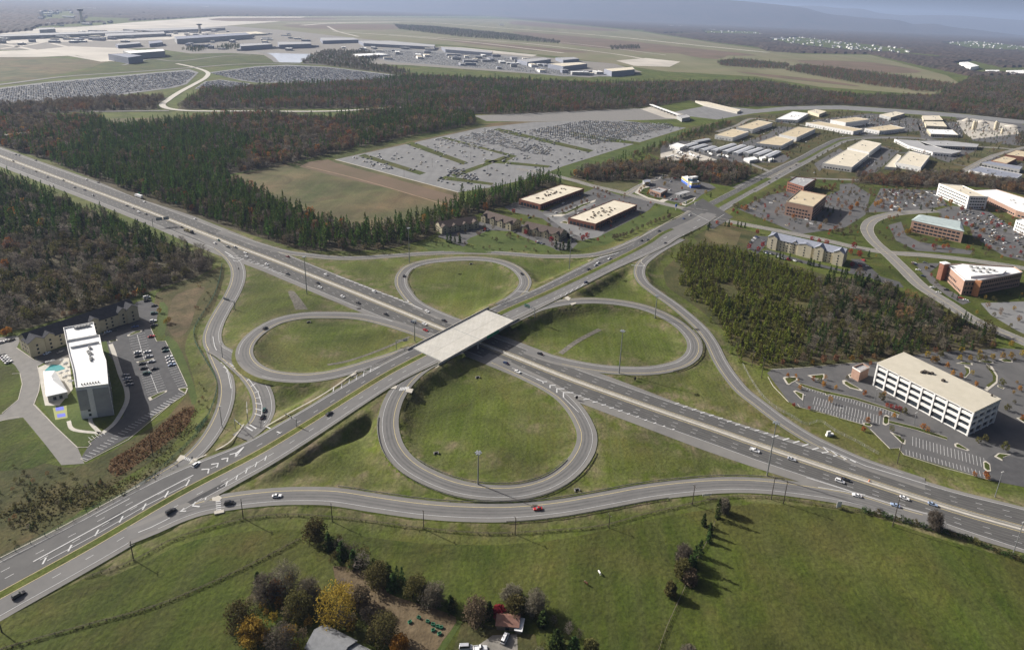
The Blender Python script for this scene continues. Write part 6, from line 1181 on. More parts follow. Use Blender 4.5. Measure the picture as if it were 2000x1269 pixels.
# the rest of each kind as one object of instances
def tree_mass(name, rows, label):
    ks = sorted({(k, v) for _, _, k, v, *_ in rows}); col = bpy.data.collections.new('shapes_of_'+name); idx = {}
    for i, kv in enumerate(ks):
        o = bpy.data.objects.new('%03d_tree_shape' % i, PR[kv[0]][kv[1]]); col.objects.link(o); idx[kv] = i
    me = bpy.data.meshes.new(name); me.from_pydata([(r[0], r[1], gz(r[0], r[1])-.1) for r in rows], [], [])
    for an, tp, vals in (('kind', 'INT', [idx[(r[2], r[3])] for r in rows]), ('size', 'FLOAT', [r[4] for r in rows]), ('turn', 'FLOAT', [r[5] for r in rows])):
        a = me.attributes.new(an, tp, 'POINT'); a.data.foreach_set('value', vals)
    o = link(name, me); g = bpy.data.node_groups.new(name, 'GeometryNodeTree')
    g.interface.new_socket('Geometry', in_out='INPUT', socket_type='NodeSocketGeometry'); g.interface.new_socket('Geometry', in_out='OUTPUT', socket_type='NodeSocketGeometry')
    N, L = g.nodes, g.links; i_ = N.new('NodeGroupInput'); o_ = N.new('NodeGroupOutput'); ip = N.new('GeometryNodeInstanceOnPoints'); ci = N.new('GeometryNodeCollectionInfo')
    ci.inputs['Collection'].default_value = col; ci.inputs['Separate Children'].default_value = True; ci.inputs['Reset Children'].default_value = True
    def attr(nm, tp):
        n = N.new('GeometryNodeInputNamedAttribute'); n.data_type = tp; n.inputs['Name'].default_value = nm; return n.outputs['Attribute']
    L.new(i_.outputs[0], ip.inputs['Points']); L.new(ci.outputs[0], ip.inputs['Instance']); ip.inputs['Pick Instance'].default_value = True
    L.new(attr('kind', 'INT'), ip.inputs['Instance Index'])
    cx_ = N.new('ShaderNodeCombineXYZ'); L.new(attr('turn', 'FLOAT'), cx_.inputs[2])
    er = N.new('FunctionNodeEulerToRotation'); L.new(cx_.outputs[0], er.inputs[0]); L.new(er.outputs[0], ip.inputs['Rotation'])
    L.new(attr('size', 'FLOAT'), ip.inputs['Scale']); L.new(ip.outputs[0], o_.inputs[0])
    md = o.modifiers.new('trees', 'NODES'); md.node_group = g
    tag(o, label, 'trees', kind='stuff')
for c, nm, lab in (('pine tree', 'pine_woods', 'dense mass of pines and evergreens filling the woods farther off'), ('broadleaf tree', 'autumn_woods', 'mass of bare brown and rust coloured trees filling the farther woods'), ('cedar', 'cedar_thicket', 'dense thicket of small cedars farther from the slip road')):
    rows = [r for r in REST if r[6] == c]
    if rows: tree_mass(nm, rows, lab)
# ---------------------------------------------------------------- single trees with trunk and crown
def single(t, leafm, name, label, cat, px, py, sc_=1.0, group=None):
    tr, cr = t if isinstance(t, tuple) else t.two(leafm)
    u = onground(px, py); o = thing(name, label, cat, u, random.uniform(0, 6.28), group); o.scale = (sc_,)*3; link('trunk', tr, o); link('crown', cr, o); return o
BIG = lambda seed, h, R_, bare=False, n=2200: broad(seed, h, R_, n, .6 if not bare else .75, 40, 16, bare, .14)
for i, (px, py, k, h, R_, lab) in enumerate((
 (660, 1212, 'gold', 17, 7.5, 'large bright golden tree beside the farmhouse'), (470, 1228, 'olive', 12, 5, 'dull golden tree at the left end of the farm trees'), (492, 1250, 'gold', 10, 4.5, 'smaller golden tree in front of the leftmost one by the bottom edge'),
 (520, 1175, 'bare', 13, 5, 'bare purple grey tree behind the dull golden tree'), (505, 1150, 'dark', 9, 2.4, 'narrow dark tree at the back left of the farm trees'), (540, 1165, 'oran', 8, 3, 'small orange tree among the bare farm trees'), (558, 1158, 'bare', 14, 5.5, 'tallest bare tree at the back of the farm trees'), (585, 1205, 'olive', 12, 5, 'olive tree in the middle of the farm trees'), (602, 1175, 'bare', 11, 4.5, 'bare tree left of the bright golden tree'),
 (550, 1270, 'bare', 10, 5.5, 'pale bare tree at the bottom edge left of the farmhouse'), (615, 1052, 'olive', 10, 4.6, 'olive tree at the upper end of the hedgerow'), (642, 1072, 'dark', 9, 4, 'dark tree second from the upper end of the hedgerow'), (668, 1092, 'dark', 10, 4.2, 'dark tree third along the hedgerow'), (690, 1106, 'dark', 9, 4, 'dark tree in the hedgerow above the bare track'),
 (738, 1140, 'olive', 10, 5, 'big grey green tree in the middle of the hedgerow'), (768, 1152, 'dark', 9, 4.5, 'dark tree just below the hedgerow middle'), (815, 1162, 'olive', 9, 4.6, 'grey olive tree in the lower hedgerow'), (846, 1178, 'bare', 9, 4.4, 'bare tree in the lower hedgerow'), (880, 1192, 'dark', 8, 4, 'dark tree at the lower end of the hedgerow'),
 (705, 1185, 'brown', 10, 4, 'brown tree right behind the bright golden tree'), (750, 1252, 'olive', 12, 5.5, 'thin olive tree over the vegetable plot'), (780, 1272, 'oran', 7, 3, 'small orange tree at the bottom edge below the vegetable plot'), (930, 1212, 'brown', 10, 4.6, 'grey brown tree left of the rusty shed'), (955, 1208, 'dark', 9, 3, 'dark upright tree just left of the rusty shed'), (975, 1204, 'red', 5, 2.4, 'low dark red bush behind the rusty shed'),
 (1005, 1200, 'olive', 8, 4, 'olive tree behind the rusty shed'), (1000, 1170, 'bare', 5, 4, 'low pale brush heap behind the shed trees'), (1046, 1196, 'bare', 10, 4.4, 'bare tree right of the shed trees'), (1060, 1222, 'dark', 8, 4.5, 'dark tree right of the rusty shed'), (1085, 1262, 'dark', 9, 5.5, 'broad dark bush at the bottom edge right of the shed'), (1120, 1275, 'dark', 8, 5, 'dark bush at the bottom edge, right of the broad one'), (1154, 1275, 'olive', 6, 2.6, 'lone small bush at the bottom edge of the pasture'),
 (1335, 1098, 'bare', 9, 3.6, 'bare tree on the pasture fence line'), (1332, 1128, 'olive', 9, 3.4, 'rounded olive tree on the pasture fence line'), (1346, 1138, 'brown', 7, 3, 'brown bush at the foot of the fence line trees'), (1309, 1163, 'olive', 7, 2.2, 'lone small tree on a thin trunk at the lower fence line'), (1345, 1290, 'bare', 6, 3, 'pale bare bush at the bottom edge by the fence line'), (1413, 1000, 'bare', 8, 2.6, 'bare tree beside the tallest fence line cedar'),
 (1823, 1032, 'bare', 10, 3.2, 'bare tree in the roadside hedge at right'))):
    t = conifer(200+i, h, R_*.62, .05, 16, 11, .85, 5, .55) if k == 'dark' else BIG(200+i, h, R_, k == 'bare')
    single(t, PR[k][0].materials[1], {'dark': 'evergreen_tree'}.get(k, NAMES[k]), lab, 'tree', px, py)
for i, (px, py, h, lab) in enumerate(((1401, 1012, 12, 'tallest cedar at the top of the pasture fence line'), (1374, 1026, 7, 'small thin cedar left of the tallest one'), (1386, 1044, 7, 'small cedar below the tallest one'), (1384, 1058, 6, 'short cedar in the middle of the fence line'), (1366, 1085, 9, 'cedar above the cluster on the fence line'), (1354, 1108, 12, 'large dark cedar in the fence line cluster'), (1345, 1122, 11, 'wide dark cedar at the bottom of the cluster'))):
    single(conifer(300+i, h, 1.9 if h > 8 else 1.4, .05, 15, 10, .7, 4, .6), M_dpine, 'cedar_tree', lab, 'cedar', px, py)
# roadside hedge on the right of the pasture, and planted rows
SHR = [broad(400+i, 2.6, 1.7, 220, .42, 9, 3, False, .1).two(M_dpine if i < 2 else M_olive) for i in range(3)]
hl_ = spline([(*at(*p), 0) for p in [(1688, 1000), (1740, 1012), (1800, 1028), (1860, 1045), (1920, 1066), (1960, 1082), (2040, 1108)]], 2.6)
for k, p in enumerate(hl_):
    o = thing('hedge_shrub', 'dark shrub in the hedge between the pasture and the freeway', 'shrub', (p[0], p[1], 0), k*1.7, 'shrubs of the roadside hedge'); t = SHR[k % 3]; link('trunk', t[0], o); link('crown', t[1], o); o.scale = (1, 1, random.uniform(.6, 1.15))
ST = {k: [broad(500+i*3+j, 6.5, 2.3, 420, .55, 12, 6, False, .22).two(m) for j in range(2)] for i, (k, m) in enumerate((('red', M_redl), ('oran', M_oran), ('gold', M_gold), ('brown', M_brown), ('rust', M_rustl), ('olive', M_olive)))}
ST['dark'] = [conifer(600+j, 7, 1.5, .04, 12, 8, .7, 4, .5).two(M_dpine) for j in range(2)]
def row(k, pts, where, sc_=1.0, cat='street tree'):
    for j, p in enumerate(pts):
        t = ST[k][j % 2]; u = onground(*p); o = thing(NAMES[k], LOOK[k]+' '+where, cat, u, j*1.3, '%s %s' % (LOOK[k], where)); s = sc_*random.uniform(.8, 1.15); o.scale = (s,)*3; link('trunk', t[0], o); link('crown', t[1], o)
row('red', zN([(895, 635), (815, 785), (905, 805), (945, 765), (1425, 705), (1495, 730), (1570, 755), (1835, 775), (1805, 830), (1890, 860), (1815, 960)]), 'planted round the cream hotel')
row('red', zN([(1605, 620), (1000, 480), (660, 420), (700, 440), (500, 545), (640, 555)]), 'beside the side street by the tan roofed office', .7)
row('oran', zN([(740, 395), (790, 400), (1245, 485), (1505, 590), (1650, 600), (1685, 320), (1800, 400), (1865, 370), (770, 410)]), 'in the car park of the tan roofed office')
row('brown', zN([(960, 300), (1110, 200), (870, 320), (905, 335), (830, 365), (700, 380), (1060, 230), (1000, 260), (1670, 635), (1715, 630), (1805, 640), (670, 380), (1960, 430), (1560, 540)]), 'in the belt along the cross road by the tan roofed office')
row('dark', zN([(580, 560), (615, 565), (700, 565), (735, 570), (775, 575)]), 'on the corner green by the intersection')
row('dark', zN([(960, 850), (1080, 870), (1110, 880), (1140, 880), (1210, 885), (1390, 940), (1410, 940), (1440, 950), (1500, 960), (1610, 1000), (1660, 1010), (1720, 1020), (1770, 1025)]), 'in the row in front of the cream hotel')
row('dark', zN([(1560, 1130), (1580, 1140), (1840, 1110), (1880, 1120), (1910, 1140), (1950, 1140), (1920, 1160)]), 'standing tall above the thicket edge below the cream hotel', 1.5)
row('brown', zJ([(650, 200), (700, 215), (740, 245), (800, 250), (860, 225), (930, 275), (680, 170), (760, 170), (830, 165), (900, 180), (960, 160), (1000, 205), (1080, 300), (300, 195), (340, 195), (390, 265), (1050, 330)]), 'in the crowded car park left of the white ribbon windowed office')
row('rust', zJ([(20, 160), (60, 160), (100, 130), (140, 140), (45, 90), (120, 170), (640, 230), (720, 190), (880, 250), (940, 230), (800, 200)]), 'behind the dark red brick office')
row('oran', zJ([(570, 310), (600, 290), (700, 345), (310, 355), (365, 320), (780, 375), (1280, 290), (1390, 355), (1180, 270), (1600, 575), (1240, 460), (545, 320)]), 'in the office park by the curving street')
row('red', zJ([(1660, 740), (1450, 735), (1680, 495), (1750, 640), (1790, 660), (1965, 780), (1740, 525), (1560, 635), (1430, 505), (1490, 525), (1110, 720), (1210, 730)]), 'in the lots round the green roofed office', .8)
row('gold', zJ([(875, 590), (850, 585), (890, 580), (1175, 665)]), 'against the wall of the green roofed office')
row('dark', zJ([(990, 350), (1100, 365), (1590, 730), (1440, 680), (590, 220), (480, 810), (30, 360), (80, 370), (130, 380)]), 'in the office park', 1.0)
row('rust', zK([(390, 365), (520, 355), (790, 350), (910, 330), (1150, 318), (1280, 305)])+zQ([(40, 640), (160, 625), (1130, 545), (1250, 535), (1490, 515), (1690, 495)]), 'along the thicket edge behind the white office', .8)
row('gold', zK([(680, 365), (1065, 325)])+zQ([(1050, 590), (1110, 640), (1140, 640), (1370, 620), (1390, 540), (1470, 620), (1580, 610), (1690, 610), (1790, 600), (1870, 600), (1870, 480), (1980, 580)]), 'in the lots behind the white office', .75)
row('oran', zQ([(1380, 790), (1530, 870), (1300, 765), (1980, 1200), (1955, 915), (1250, 690)]), 'in the far lot behind the white office', .7)
row('olive', zQ([(1780, 865), (1830, 1110), (830, 1140), (610, 1010)])+zB([(1840, 120), (1690, 50), (1640, 60)]), 'beside the white office', .8)
row('oran', zK([(520, 490), (790, 575), (910, 600), (1190, 660), (1220, 925), (1480, 880), (1760, 990), (440, 480), (560, 600), (690, 520)])+zB([(1610, 320), (1700, 330), (1710, 345)]), 'thin, on the islands of the white office car park', .6)
row('red', zK([(500, 770), (650, 800), (1180, 1010), (1410, 775), (1450, 790), (1500, 805), (1540, 815)]), 'low, on the edge of the white office car park', .5)
row('brown', zI([(260, 1120), (300, 1110), (340, 1090), (380, 1085), (420, 1070), (480, 1050), (500, 1035), (560, 1005), (630, 970), (700, 945), (740, 925), (800, 905), (850, 885), (905, 870), (970, 850), (985, 830)]), 'in the planted row between the strip building and the cross road', .85)
row('dark', zG([(170, 715), (200, 725), (240, 715), (290, 725), (1230, 780), (1270, 790), (1300, 785), (1345, 790), (1360, 780)]), 'at the ends of the townhouse rows', 1.25)
row('red', zG([(815, 435), (935, 645), (1185, 720), (1490, 700), (1530, 680)]), 'among the townhouses', .95); row('rust', zG([(785, 650), (860, 680), (960, 470), (1010, 480), (480, 650), (1150, 560)]), 'by the townhouse driveways', .6)
row('olive', zG([(60, 750), (120, 755), (180, 765), (415, 775), (520, 780), (680, 795), (800, 800), (915, 810), (1035, 815), (1150, 818), (1280, 830)]), 'small, in the row along the far slip road', .4)
row('rust', zG([(1290, 420), (1330, 405), (1370, 390), (1480, 345), (1530, 330), (1600, 195), (1640, 210), (1680, 225), (1720, 240), (1750, 255)]), 'in the island between the two strip buildings', .75)
row('oran', zH([(1310, 95), (1360, 75), (1410, 65), (1250, 110), (1160, 130), (40, 480), (90, 460), (60, 480)]), 'along the wood edge behind the gabled hotel', .8)
row('rust', zH([(620, 290), (690, 280), (740, 270), (790, 250), (830, 225)]), 'in the row behind the gabled hotel', .6); row('gold', zH([(1560, 255), (1620, 365), (1650, 350)]), 'beside the hotel car park edge', .7)
row('gold', zI([(610, 480), (650, 450), (690, 420), (915, 420), (925, 400), (1315, 520), (1455, 530)]), 'round the petrol station', .8); row('oran', zI([(590, 520), (700, 540), (720, 510), (800, 580), (1145, 470), (920, 590), (1130, 680)]), 'round the petrol station', .7); row('dark', zI([(1520, 570), (1500, 960), (1480, 1000), (960, 780)]), 'near the intersection', 1.0)
row('olive', zN([(250, 640), (220, 660), (180, 690), (330, 600), (410, 570), (440, 560)]), 'low, beside the cross road below the intersection', .5)
row('rust', zW([(1180, 720), (1210, 700), (1190, 740)]), 'beside the last storage shed', .9); row('dark', zW([(900, 760), (985, 780), (1040, 780), (770, 740)]), 'in front of the storage sheds', 1.0); row('olive', zW([(900, 640), (940, 650), (985, 655), (1030, 660), (1080, 655), (1110, 665)]), 'along the front wall of the tan roofed warehouse', .7)
row('olive', zW([(1330, 870), (1380, 830), (1430, 790), (1480, 750), (1530, 720), (1580, 690), (1650, 640), (1720, 610)]), 'in the row right of the cross road by the white warehouse', .7)
row('dark', zU([(150, 500), (190, 510), (230, 515), (270, 520), (300, 525)]), 'in the hedge before the white factory wing', .8)
row('dark', zU([(440, 350), (490, 355), (530, 370), (570, 375), (650, 375), (700, 385), (170, 340)]), 'between the factories near the motorway', 1.0)
row('dark', [(at_) for at_ in zU([(1290, 360), (1310, 390), (1330, 420), (1350, 450), (1370, 480), (1385, 510), (1400, 540)])], 'in the hedge beside the concrete works', .8)
# ---------------------------------------------------------------- cars
COL = {'white': (.78, .78, .77), 'silver': (.42, .43, .45), 'grey': (.14, .145, .15), 'black': (.012, .012, .014), 'red': (.36, .02, .02), 'blue': (.05, .10, .26), 'dark blue': (.02, .035, .09), 'dark green': (.015, .07, .06), 'light blue': (.30, .38, .52), 'dark red': (.16, .02, .02), 'tan': (.42, .36, .26)}
def car_shape(kind):
    L, Wd, hb, hr = {'car': (4.6, 1.82, .86, 1.42), 'suv': (4.8, 1.95, 1.05, 1.78), 'pickup': (5.5, 2.0, 1.0, 1.82), 'van': (5.2, 2.0, 1.1, 2.1)}[kind]
    b = MB(); h = Wd/2
    def sect(xs):                                                   # loft of (x, half width, z0, z1)
        n = len(xs); vs_ = []
        for x, w_, z0, z1 in xs: vs_ += [(x, -w_, z0), (x, -w_*1.0, (z0+z1)/2), (x, -w_*.9, z1), (x, w_*.9, z1), (x, w_, (z0+z1)/2), (x, w_, z0)]
        fs = [(i*6+k, i*6+(k+1) % 6, (i+1)*6+(k+1) % 6, (i+1)*6+k) for i in range(n-1) for k in range(6)]
        fs = [f[::-1] for f in fs]+[tuple(range(6))[::1], tuple(range((n-1)*6, n*6))[::-1]]; b.mesh(vs_, fs)
    l = L/2
    sect([(l, h*.78, .42, .62), (l*.93, h*.95, .28, .74), (l*.5, h, .25, hb-.02), (l*.2, h, .25, hb), (-l*.6, h, .25, hb), (-l*.93, h*.96, .28, hb-.02), (-l, h*.85, .42, hb-.14)])
    fr, rr, tf, tr = {'car': (.34, -.72, .06, -.42), 'suv': (.36, -.94, .12, -.82), 'pickup': (.34, -.18, .12, -.12), 'van': (.62, -.96, .42, -.93)}[kind]
    g = MB(); q = [(fr*l, h*.86, hb-.02), (rr*l, h*.86, hb-.02), (tr*l, h*.70, hr-.06), (tf*l, h*.70, hr-.06)]
    vs_ = [(x, s*w_, z) for s in (-1, 1) for x, w_, z in q]; g.mesh(vs_, [(3, 2, 1, 0), (4, 5, 6, 7), (0, 4, 7, 3), (2, 6, 5, 1), (1, 5, 4, 0)])
    b.mesh([(tf*l, -h*.70, hr-.06), (tr*l, -h*.70, hr-.06), (tr*l, h*.70, hr-.06), (tf*l, h*.70, hr-.06), (tf*l*.9-.05, -h*.6, hr), (tr*l+.08, -h*.6, hr), (tr*l+.08, h*.6, hr), (tf*l*.9-.05, h*.6, hr)], [(0, 4, 5, 1)[::-1], (1, 5, 6, 2)[::-1], (2, 6, 7, 3)[::-1], (3, 7, 4, 0)[::-1], (7, 6, 5, 4)[::-1]])
    if kind == 'pickup':
        for s in (-1, 1): b.box((-l*.58, s*h*.92, hb+.12), (l*.72, .12, .3))
        b.box((-l*.95, 0, hb+.1), (.12, Wd*.86, .3))
    wl = MB(); wl.cyl((0, 0, 0), .34, .24, 12, 'y'); hl = MB(); hl.box((0, 0, 0), (.1, .42, .16))
    return dict(L=L, h=h, b=b, g=g, w=wl, hl=hl)
CS = {}
M_lamp = mat('headlight_glass', [(.7, .7, .68)], rough=.2); M_tail = mat('tail_light', [(.3, .015, .015)], rough=.3)
for kd_ in ('car', 'suv', 'pickup', 'van'):
    s = car_shape(kd_); CS[kd_] = (s['b'].data('body', M_paint), s['g'].data('windows', M_glass), s['w'].data('wheel', M_tyre), s['hl'].data('headlight', M_lamp), s['hl'].data('tail_light', M_tail), s)
    one = MB(); one.v, one.f, one.m = list(s['b'].v), list(s['b'].f), [0]*len(s['b'].f); one.mi = 1; one.mesh(s['g'].v, s['g'].f); one.mi = 2
    for x in (.6, -.6):
        for y in (-1, 1): one.mesh([(v[0]+x*s['L']/2, v[1]+y*(s['h']-.1), v[2]+.33) for v in s['w'].v], s['w'].f)
    CS[kd_] += (one.data('parked_car', [M_paint, M_glass, M_tyre]),)
def tangent(x, y):
    best = None
    for S, hw, _ in ROADS:
        d = np.hypot(S[:, 0]-x, S[:, 1]-y); i = int(d.argmin())
        if best is None or d[i]-hw*.5 < best[0]: best = (d[i]-hw*.5, S, i)
    S, i = best[1], best[2]; j, k = min(i+1, len(S)-1), max(i-1, 0); t = S[j, :2]-S[k, :2]; side = t[0]*(y-S[i, 1])-t[1]*(x-S[i, 0])
    return math.atan2(t[1], t[0])+(math.pi if side > 0 and (best[1] is S_fw or True) else 0), math.atan2(S[j, 2]-S[k, 2], max(1, np.linalg.norm(t)))
NCAR = [0]
def car(px, py, col, label, kind='car', rz=None, z=None, parts=True, group=None, pos=None):
    NCAR[0] += 1
    if pos is not None: u = Vector(pos)
    elif rz is None: u = onroad(px, py); u.z += .2
    else: u = V(px, py, 0); u.z = z if z is not None else .1
    if rz is None: rz, pit = tangent(u.x, u.y)
    nm = {'car': 'car', 'suv': 'suv', 'pickup': 'pickup_truck', 'van': 'van'}[kind]; S = CS[kind]
    if not parts:
        o = link(nm, S[6], None, u); o.rotation_euler = (0, 0, rz); o.color = (*COL[col], 1); return tag(o, label, kind, group)
    o = thing(nm, label, 'car' if kind in ('car', 'suv') else kind.replace('pickup', 'pickup truck'), u, rz, group); s = S[5]
    b = link('body', S[0], o); b.color = (*COL[col], 1); link('windows', S[1], o)
    for x in (.6, -.6):
        for y in (-1, 1): link('wheel', S[2], o, (x*s['L']/2, y*(s['h']-.1), .33))
    for y in (-1, 1): link('headlight', S[3], o, (s['L']/2*.97, y*s['h']*.62, .6)); link('tail_light', S[4], o, (-s['L']/2*.985, y*s['h']*.66, .72))
    return o
for row_ in """1011,727,white,white car on the exit lane just below the bridge
1055,692,black,black car alone on the far carriageway just below the bridge
988,710,dark blue,dark car emerging from under the bridge on the near carriageway
1474,881,white,white pickup on the near carriageway left of the tall light mast,pickup
1546,898,silver,grey sedan in the lane right of the tall light mast
1640,941,white,white suv overtaking beside a black car at lower right,suv
1652,938,black,black car beside the white suv at lower right
1673,969,white,white car merging from the nearest slip road at lower right
1748,988,light blue,pale blue car on the merging lane near the wooden pole
1766,974,white,white estate car in the middle lane right of the wooden pole
1821,986,light blue,pale blue car farthest right on the freeway
562,502,dark red,dark red car where the far slip road leaves the freeway
521,517,white,white car at the end of the dotted line, upper freeway|white car beside the dotted merge line on the upper freeway
562,536,black,black car in the near lane of the upper freeway before the stony gully
621,554,black,black car side by side with a white one beside the left mast
625,562,white,white car side by side with a black one beside the left mast
637,537,white,lone white car on the far carriageway above the left mast
669,580,white,white car in the nearest lane above the left loop
700,593,black,dark car following the white one above the left loop
731,570,white,white car beside the dotted gore of the far loop
754,615,black,black car where the left loop joins the freeway
807,630,dark blue,dark blue car nearing the bridge in the middle lane
829,634,white,white car by the median barrier just before the bridge
831,646,red,bright red car about to pass under the bridge
834,609,white,white car on the far carriageway beside the far loop entry
867,627,black,dark car about to leave the bridge shade on the far carriageway
248,403,black,dark car first of the group near the overhead sign
260,408,grey,grey car second of the group near the overhead sign
271,415,white,white car in the group near the overhead sign
285,419,black,dark car closest to the overhead sign
355,445,black,dark car behind the long dark lorry
381,429,white,white car alone on the far carriageway past the overhead sign
420,476,white,white car at the start of the left slip road
427,470,dark green,dark car beside the white one at the start of the left slip road
445,483,black,black car left of a grey car near the slip road nose
460,484,grey,grey car by the median near the slip road nose
479,495,white,farther of two white cars at the chevron nose
481,502,white,nearer of two white cars at the chevron nose
31,303,black,leftmost dark car on the far carriageway at the left edge
38,304,grey,grey car just right of the leftmost dark car
26,316,black,dark car by the barrier at the left edge
70,314,black,dark car alone on the far carriageway near the left edge
45,329,silver,silver car on the near carriageway at the left edge
70,336,black,black car in the near lane at upper left
93,347,black,black car second in the near lane at upper left
124,353,grey,grey car next to the barrier at upper left
146,367,black,black car third in the near lane at upper left
166,372,dark blue,dark blue car mid lane at upper left
182,383,black,black car at the end of the upper left line of cars
169,352,white,white car on the far carriageway at upper left
192,357,black,black car behind the white one on the far carriageway
282,395,white,white car right below the white lorry
518,642,black,black car on the left loop ramp
672,725,black,black suv waiting where the left loop meets the cross road,suv
516,802,dark green,dark car on the hatched slip road, farther one|farther dark car on the hatched left slip road
513,815,black,dark car at the stop line of the hatched left slip road
789,540,black,dark car on the left side of the far loop
1019,536,black,dark car on the right side of the far loop
384,909,white,white and dark suv beside the zebra island at lower left,suv
334,1000,black,black suv where the nearest slip road leaves the cross road,suv
448,984,black,black suv just past the zebra stripes at lower left,suv
541,970,white,white car on the nearest slip road at left
37,1164,black,big black suv at the bottom left corner,suv
1050,995,red,red car on the nearest slip road
643,809,black,dark car on the near side of the cross road
1168,514,white,white car on the cross road beside the slip road gore
1163,519,silver,silver car close behind the white one beside the slip road gore
1190,506,white,white car a little farther up the cross road
1149,527,black,dark car on the far lanes of the cross road past the bridge
1144,552,dark blue,dark blue car on the near lanes of the cross road past the bridge
1287,452,black,dark car on the cross road below the row of brown trees
1253,471,black,left one of two dark cars abreast below the intersection
1264,469,grey,right one of two dark cars abreast below the intersection
1299,476,black,dark car on the near lanes below the intersection
1347,421,white,white car turning at the intersection
1335,428,blue,blue car stopped just below the intersection
1521,342,white,white car on the cross road beyond the intersection by the brick office
1516,349,black,black car behind the white one by the brick office
1502,357,black,dark car third by the brick office
1486,351,black,dark car on the left lanes beyond the intersection
1555,323,black,dark car ahead near the white warehouse
1543,330,grey,grey car following near the white warehouse
1647,266,white,white car where the cross road bends at the top""".split('\n'):
    if '|' in row_: h_, lab = row_.split('|'); a = h_.split(','); kd_ = 'car'
    else: a = row_.split(','); kd_ = a[4] if len(a) > 4 else 'car'; lab = a[3]
    if '|' not in row_ and len(a) > 5: kd_ = a[-1]
    if kd_ not in CS: kd_ = 'car'; 
    if '|' not in row_ and len(a) > 4 and a[-1] not in CS: lab = ','.join(a[3:])
    if '|' not in row_ and a[-1] in CS: lab = ','.join(a[3:-1])
    car(float(a[0]), float(a[1]), a[2], lab, kd_)
def lorry(px, py, label, tcol, ccol, name='lorry', flat=False):
    u = onroad(px, py); rz, _ = tangent(u.x, u.y); t = thing(name, label, 'lorry', u+Vector((0, 0, .2)), rz)
    q = MB(); q.box((5.6, 0, 1.9), (2.6, 2.4, 2.6)); q.box((7.2, 0, 1.2), (1.0, 2.2, 1.2)); o = q.build('cab', M_paint, t); o.color = (*ccol, 1)
    q = MB(); q.box((6.95, 0, 2.5), (.08, 2.1, .9)); q.build('windscreen', M_glass, t)
    q = MB(); q.box((-2, 0, 2.5 if not flat else 1.5), (12.5, 2.5, 2.8 if not flat else .5))
    if flat: q.box((-4, 0, 2.3), (5, 2.2, 1.2)); q.box((1.5, 0, 2.1), (3, 2, .8))
    o = q.build('trailer', M_paint, t); o.color = (*tcol, 1); wm = CS['car'][2]
    for x in (6.8, 4.2, 3.0, -5.5, -6.8):
        for y in (-1.05, 1.05): w_ = link('wheel', wm, t, (x, y, .5)); w_.scale = (1.5, 1.2, 1.5)
lorry(271, 386, 'white box lorry on the far carriageway beside a green sign', (.8, .8, .8), (.7, .7, .7)); lorry(369, 454, 'long dark flatbed lorry with yellowish load on the near carriageway', (.12, .10, .03), (.03, .03, .03), 'lorry', True)
# parked cars with a label of their own
def lotdir(p, q): a, b = Vector(at(*p)), Vector(at(*q)); return math.atan2((b-a).y, (b-a).x)
hd = lotdir(zH([(1335, 470)])[0], zH([(1395, 690)])[0])+math.pi/2
for x, y, c, lab in ((1345, 645, 'white', 'white car left of the middle stall line, beside a black one'), (1440, 640, 'white', 'white car right of the middle stall line in the hotel lot'), (1455, 685, 'silver', 'silver car below the white one in the hotel lot'), (1390, 755, 'black', 'black car just below the grass island in the hotel lot'), (1480, 735, 'silver', 'silver car below the grass island in the hotel lot'), (1405, 800, 'black', 'second black car below the grass island in the hotel lot'), (1510, 805, 'black', 'black car alone right of the stall line in the hotel lot'), (1432, 850, 'dark green', 'large dark green suv lowest in the middle stalls'), (1350, 680, 'black', 'black car tucked behind the white one in the hotel lot'),
 (1610, 600, 'black', 'black car highest along the right kerb of the hotel lot'), (1617, 630, 'dark green', 'dark green car second along the right kerb'), (1650, 690, 'white', 'white car third along the right kerb'), (1660, 715, 'silver', 'silver car fourth along the right kerb'), (1668, 742, 'white', 'white car fifth along the right kerb'), (1680, 768, 'light blue', 'pale blue car lowest along the right kerb'),
 (1505, 190, 'black', 'black car topmost at the far end of the hotel lot'), (1503, 265, 'dark green', 'dark green suv at the far end of the hotel lot'), (1497, 340, 'white', 'white car by the kerb below the dark green suv'), (1505, 380, 'black', 'black car below the white one at the far kerb'), (1480, 490, 'red', 'red car alone by the kerb of the hotel lot'), (1440, 140, 'black', 'black pickup at the very top of the hotel lot'), (1435, 110, 'white', 'white van behind the black pickup at the top'),
 (1055, 445, 'light blue', 'pale blue car in the shade of the gabled hotel'), (1000, 470, 'grey', 'grey car in the hotel shade left of the pale blue one'), (1110, 430, 'black', 'black car in the hotel shade right of the pale blue one'), (460, 655, 'light blue', 'pale car in the shade at the left hotel front'), (590, 640, 'grey', 'grey car in the shade near the flat roofed hotel'), (1320, 395, 'blue', 'blue car in the shade at the right hotel end'),
 (20, 545, 'white', 'white car at the far left behind the hotel'), (70, 530, 'white', 'white car second at the far left behind the hotel'), (110, 525, 'black', 'black car third at the far left behind the hotel'), (15, 675, 'black', 'dark car first in the slanted row at the left edge'), (35, 690, 'white', 'white car second in the slanted row at the left edge'), (52, 707, 'white', 'white car third in the slanted row at the left edge'), (68, 722, 'silver', 'silver car fourth in the slanted row at the left edge'), (85, 740, 'white', 'white car last in the slanted row at the left edge'),
 (1225, 870, 'grey', 'grey car in deep shade by the curved footpath, topmost'), (1240, 900, 'silver', 'silver car in deep shade by the curved footpath'), (1255, 930, 'black', 'black car in deep shade by the curved footpath'), (1265, 960, 'grey', 'grey car lowest in the shade by the curved footpath')):
    px, py = zH([(x, y)])[0]; car(px, py, c, lab, 'van' if 'van' in lab else 'pickup' if 'pickup' in lab else 'suv' if 'suv' in lab else 'car', hd+(.0 if x > 900 else .5), .09)
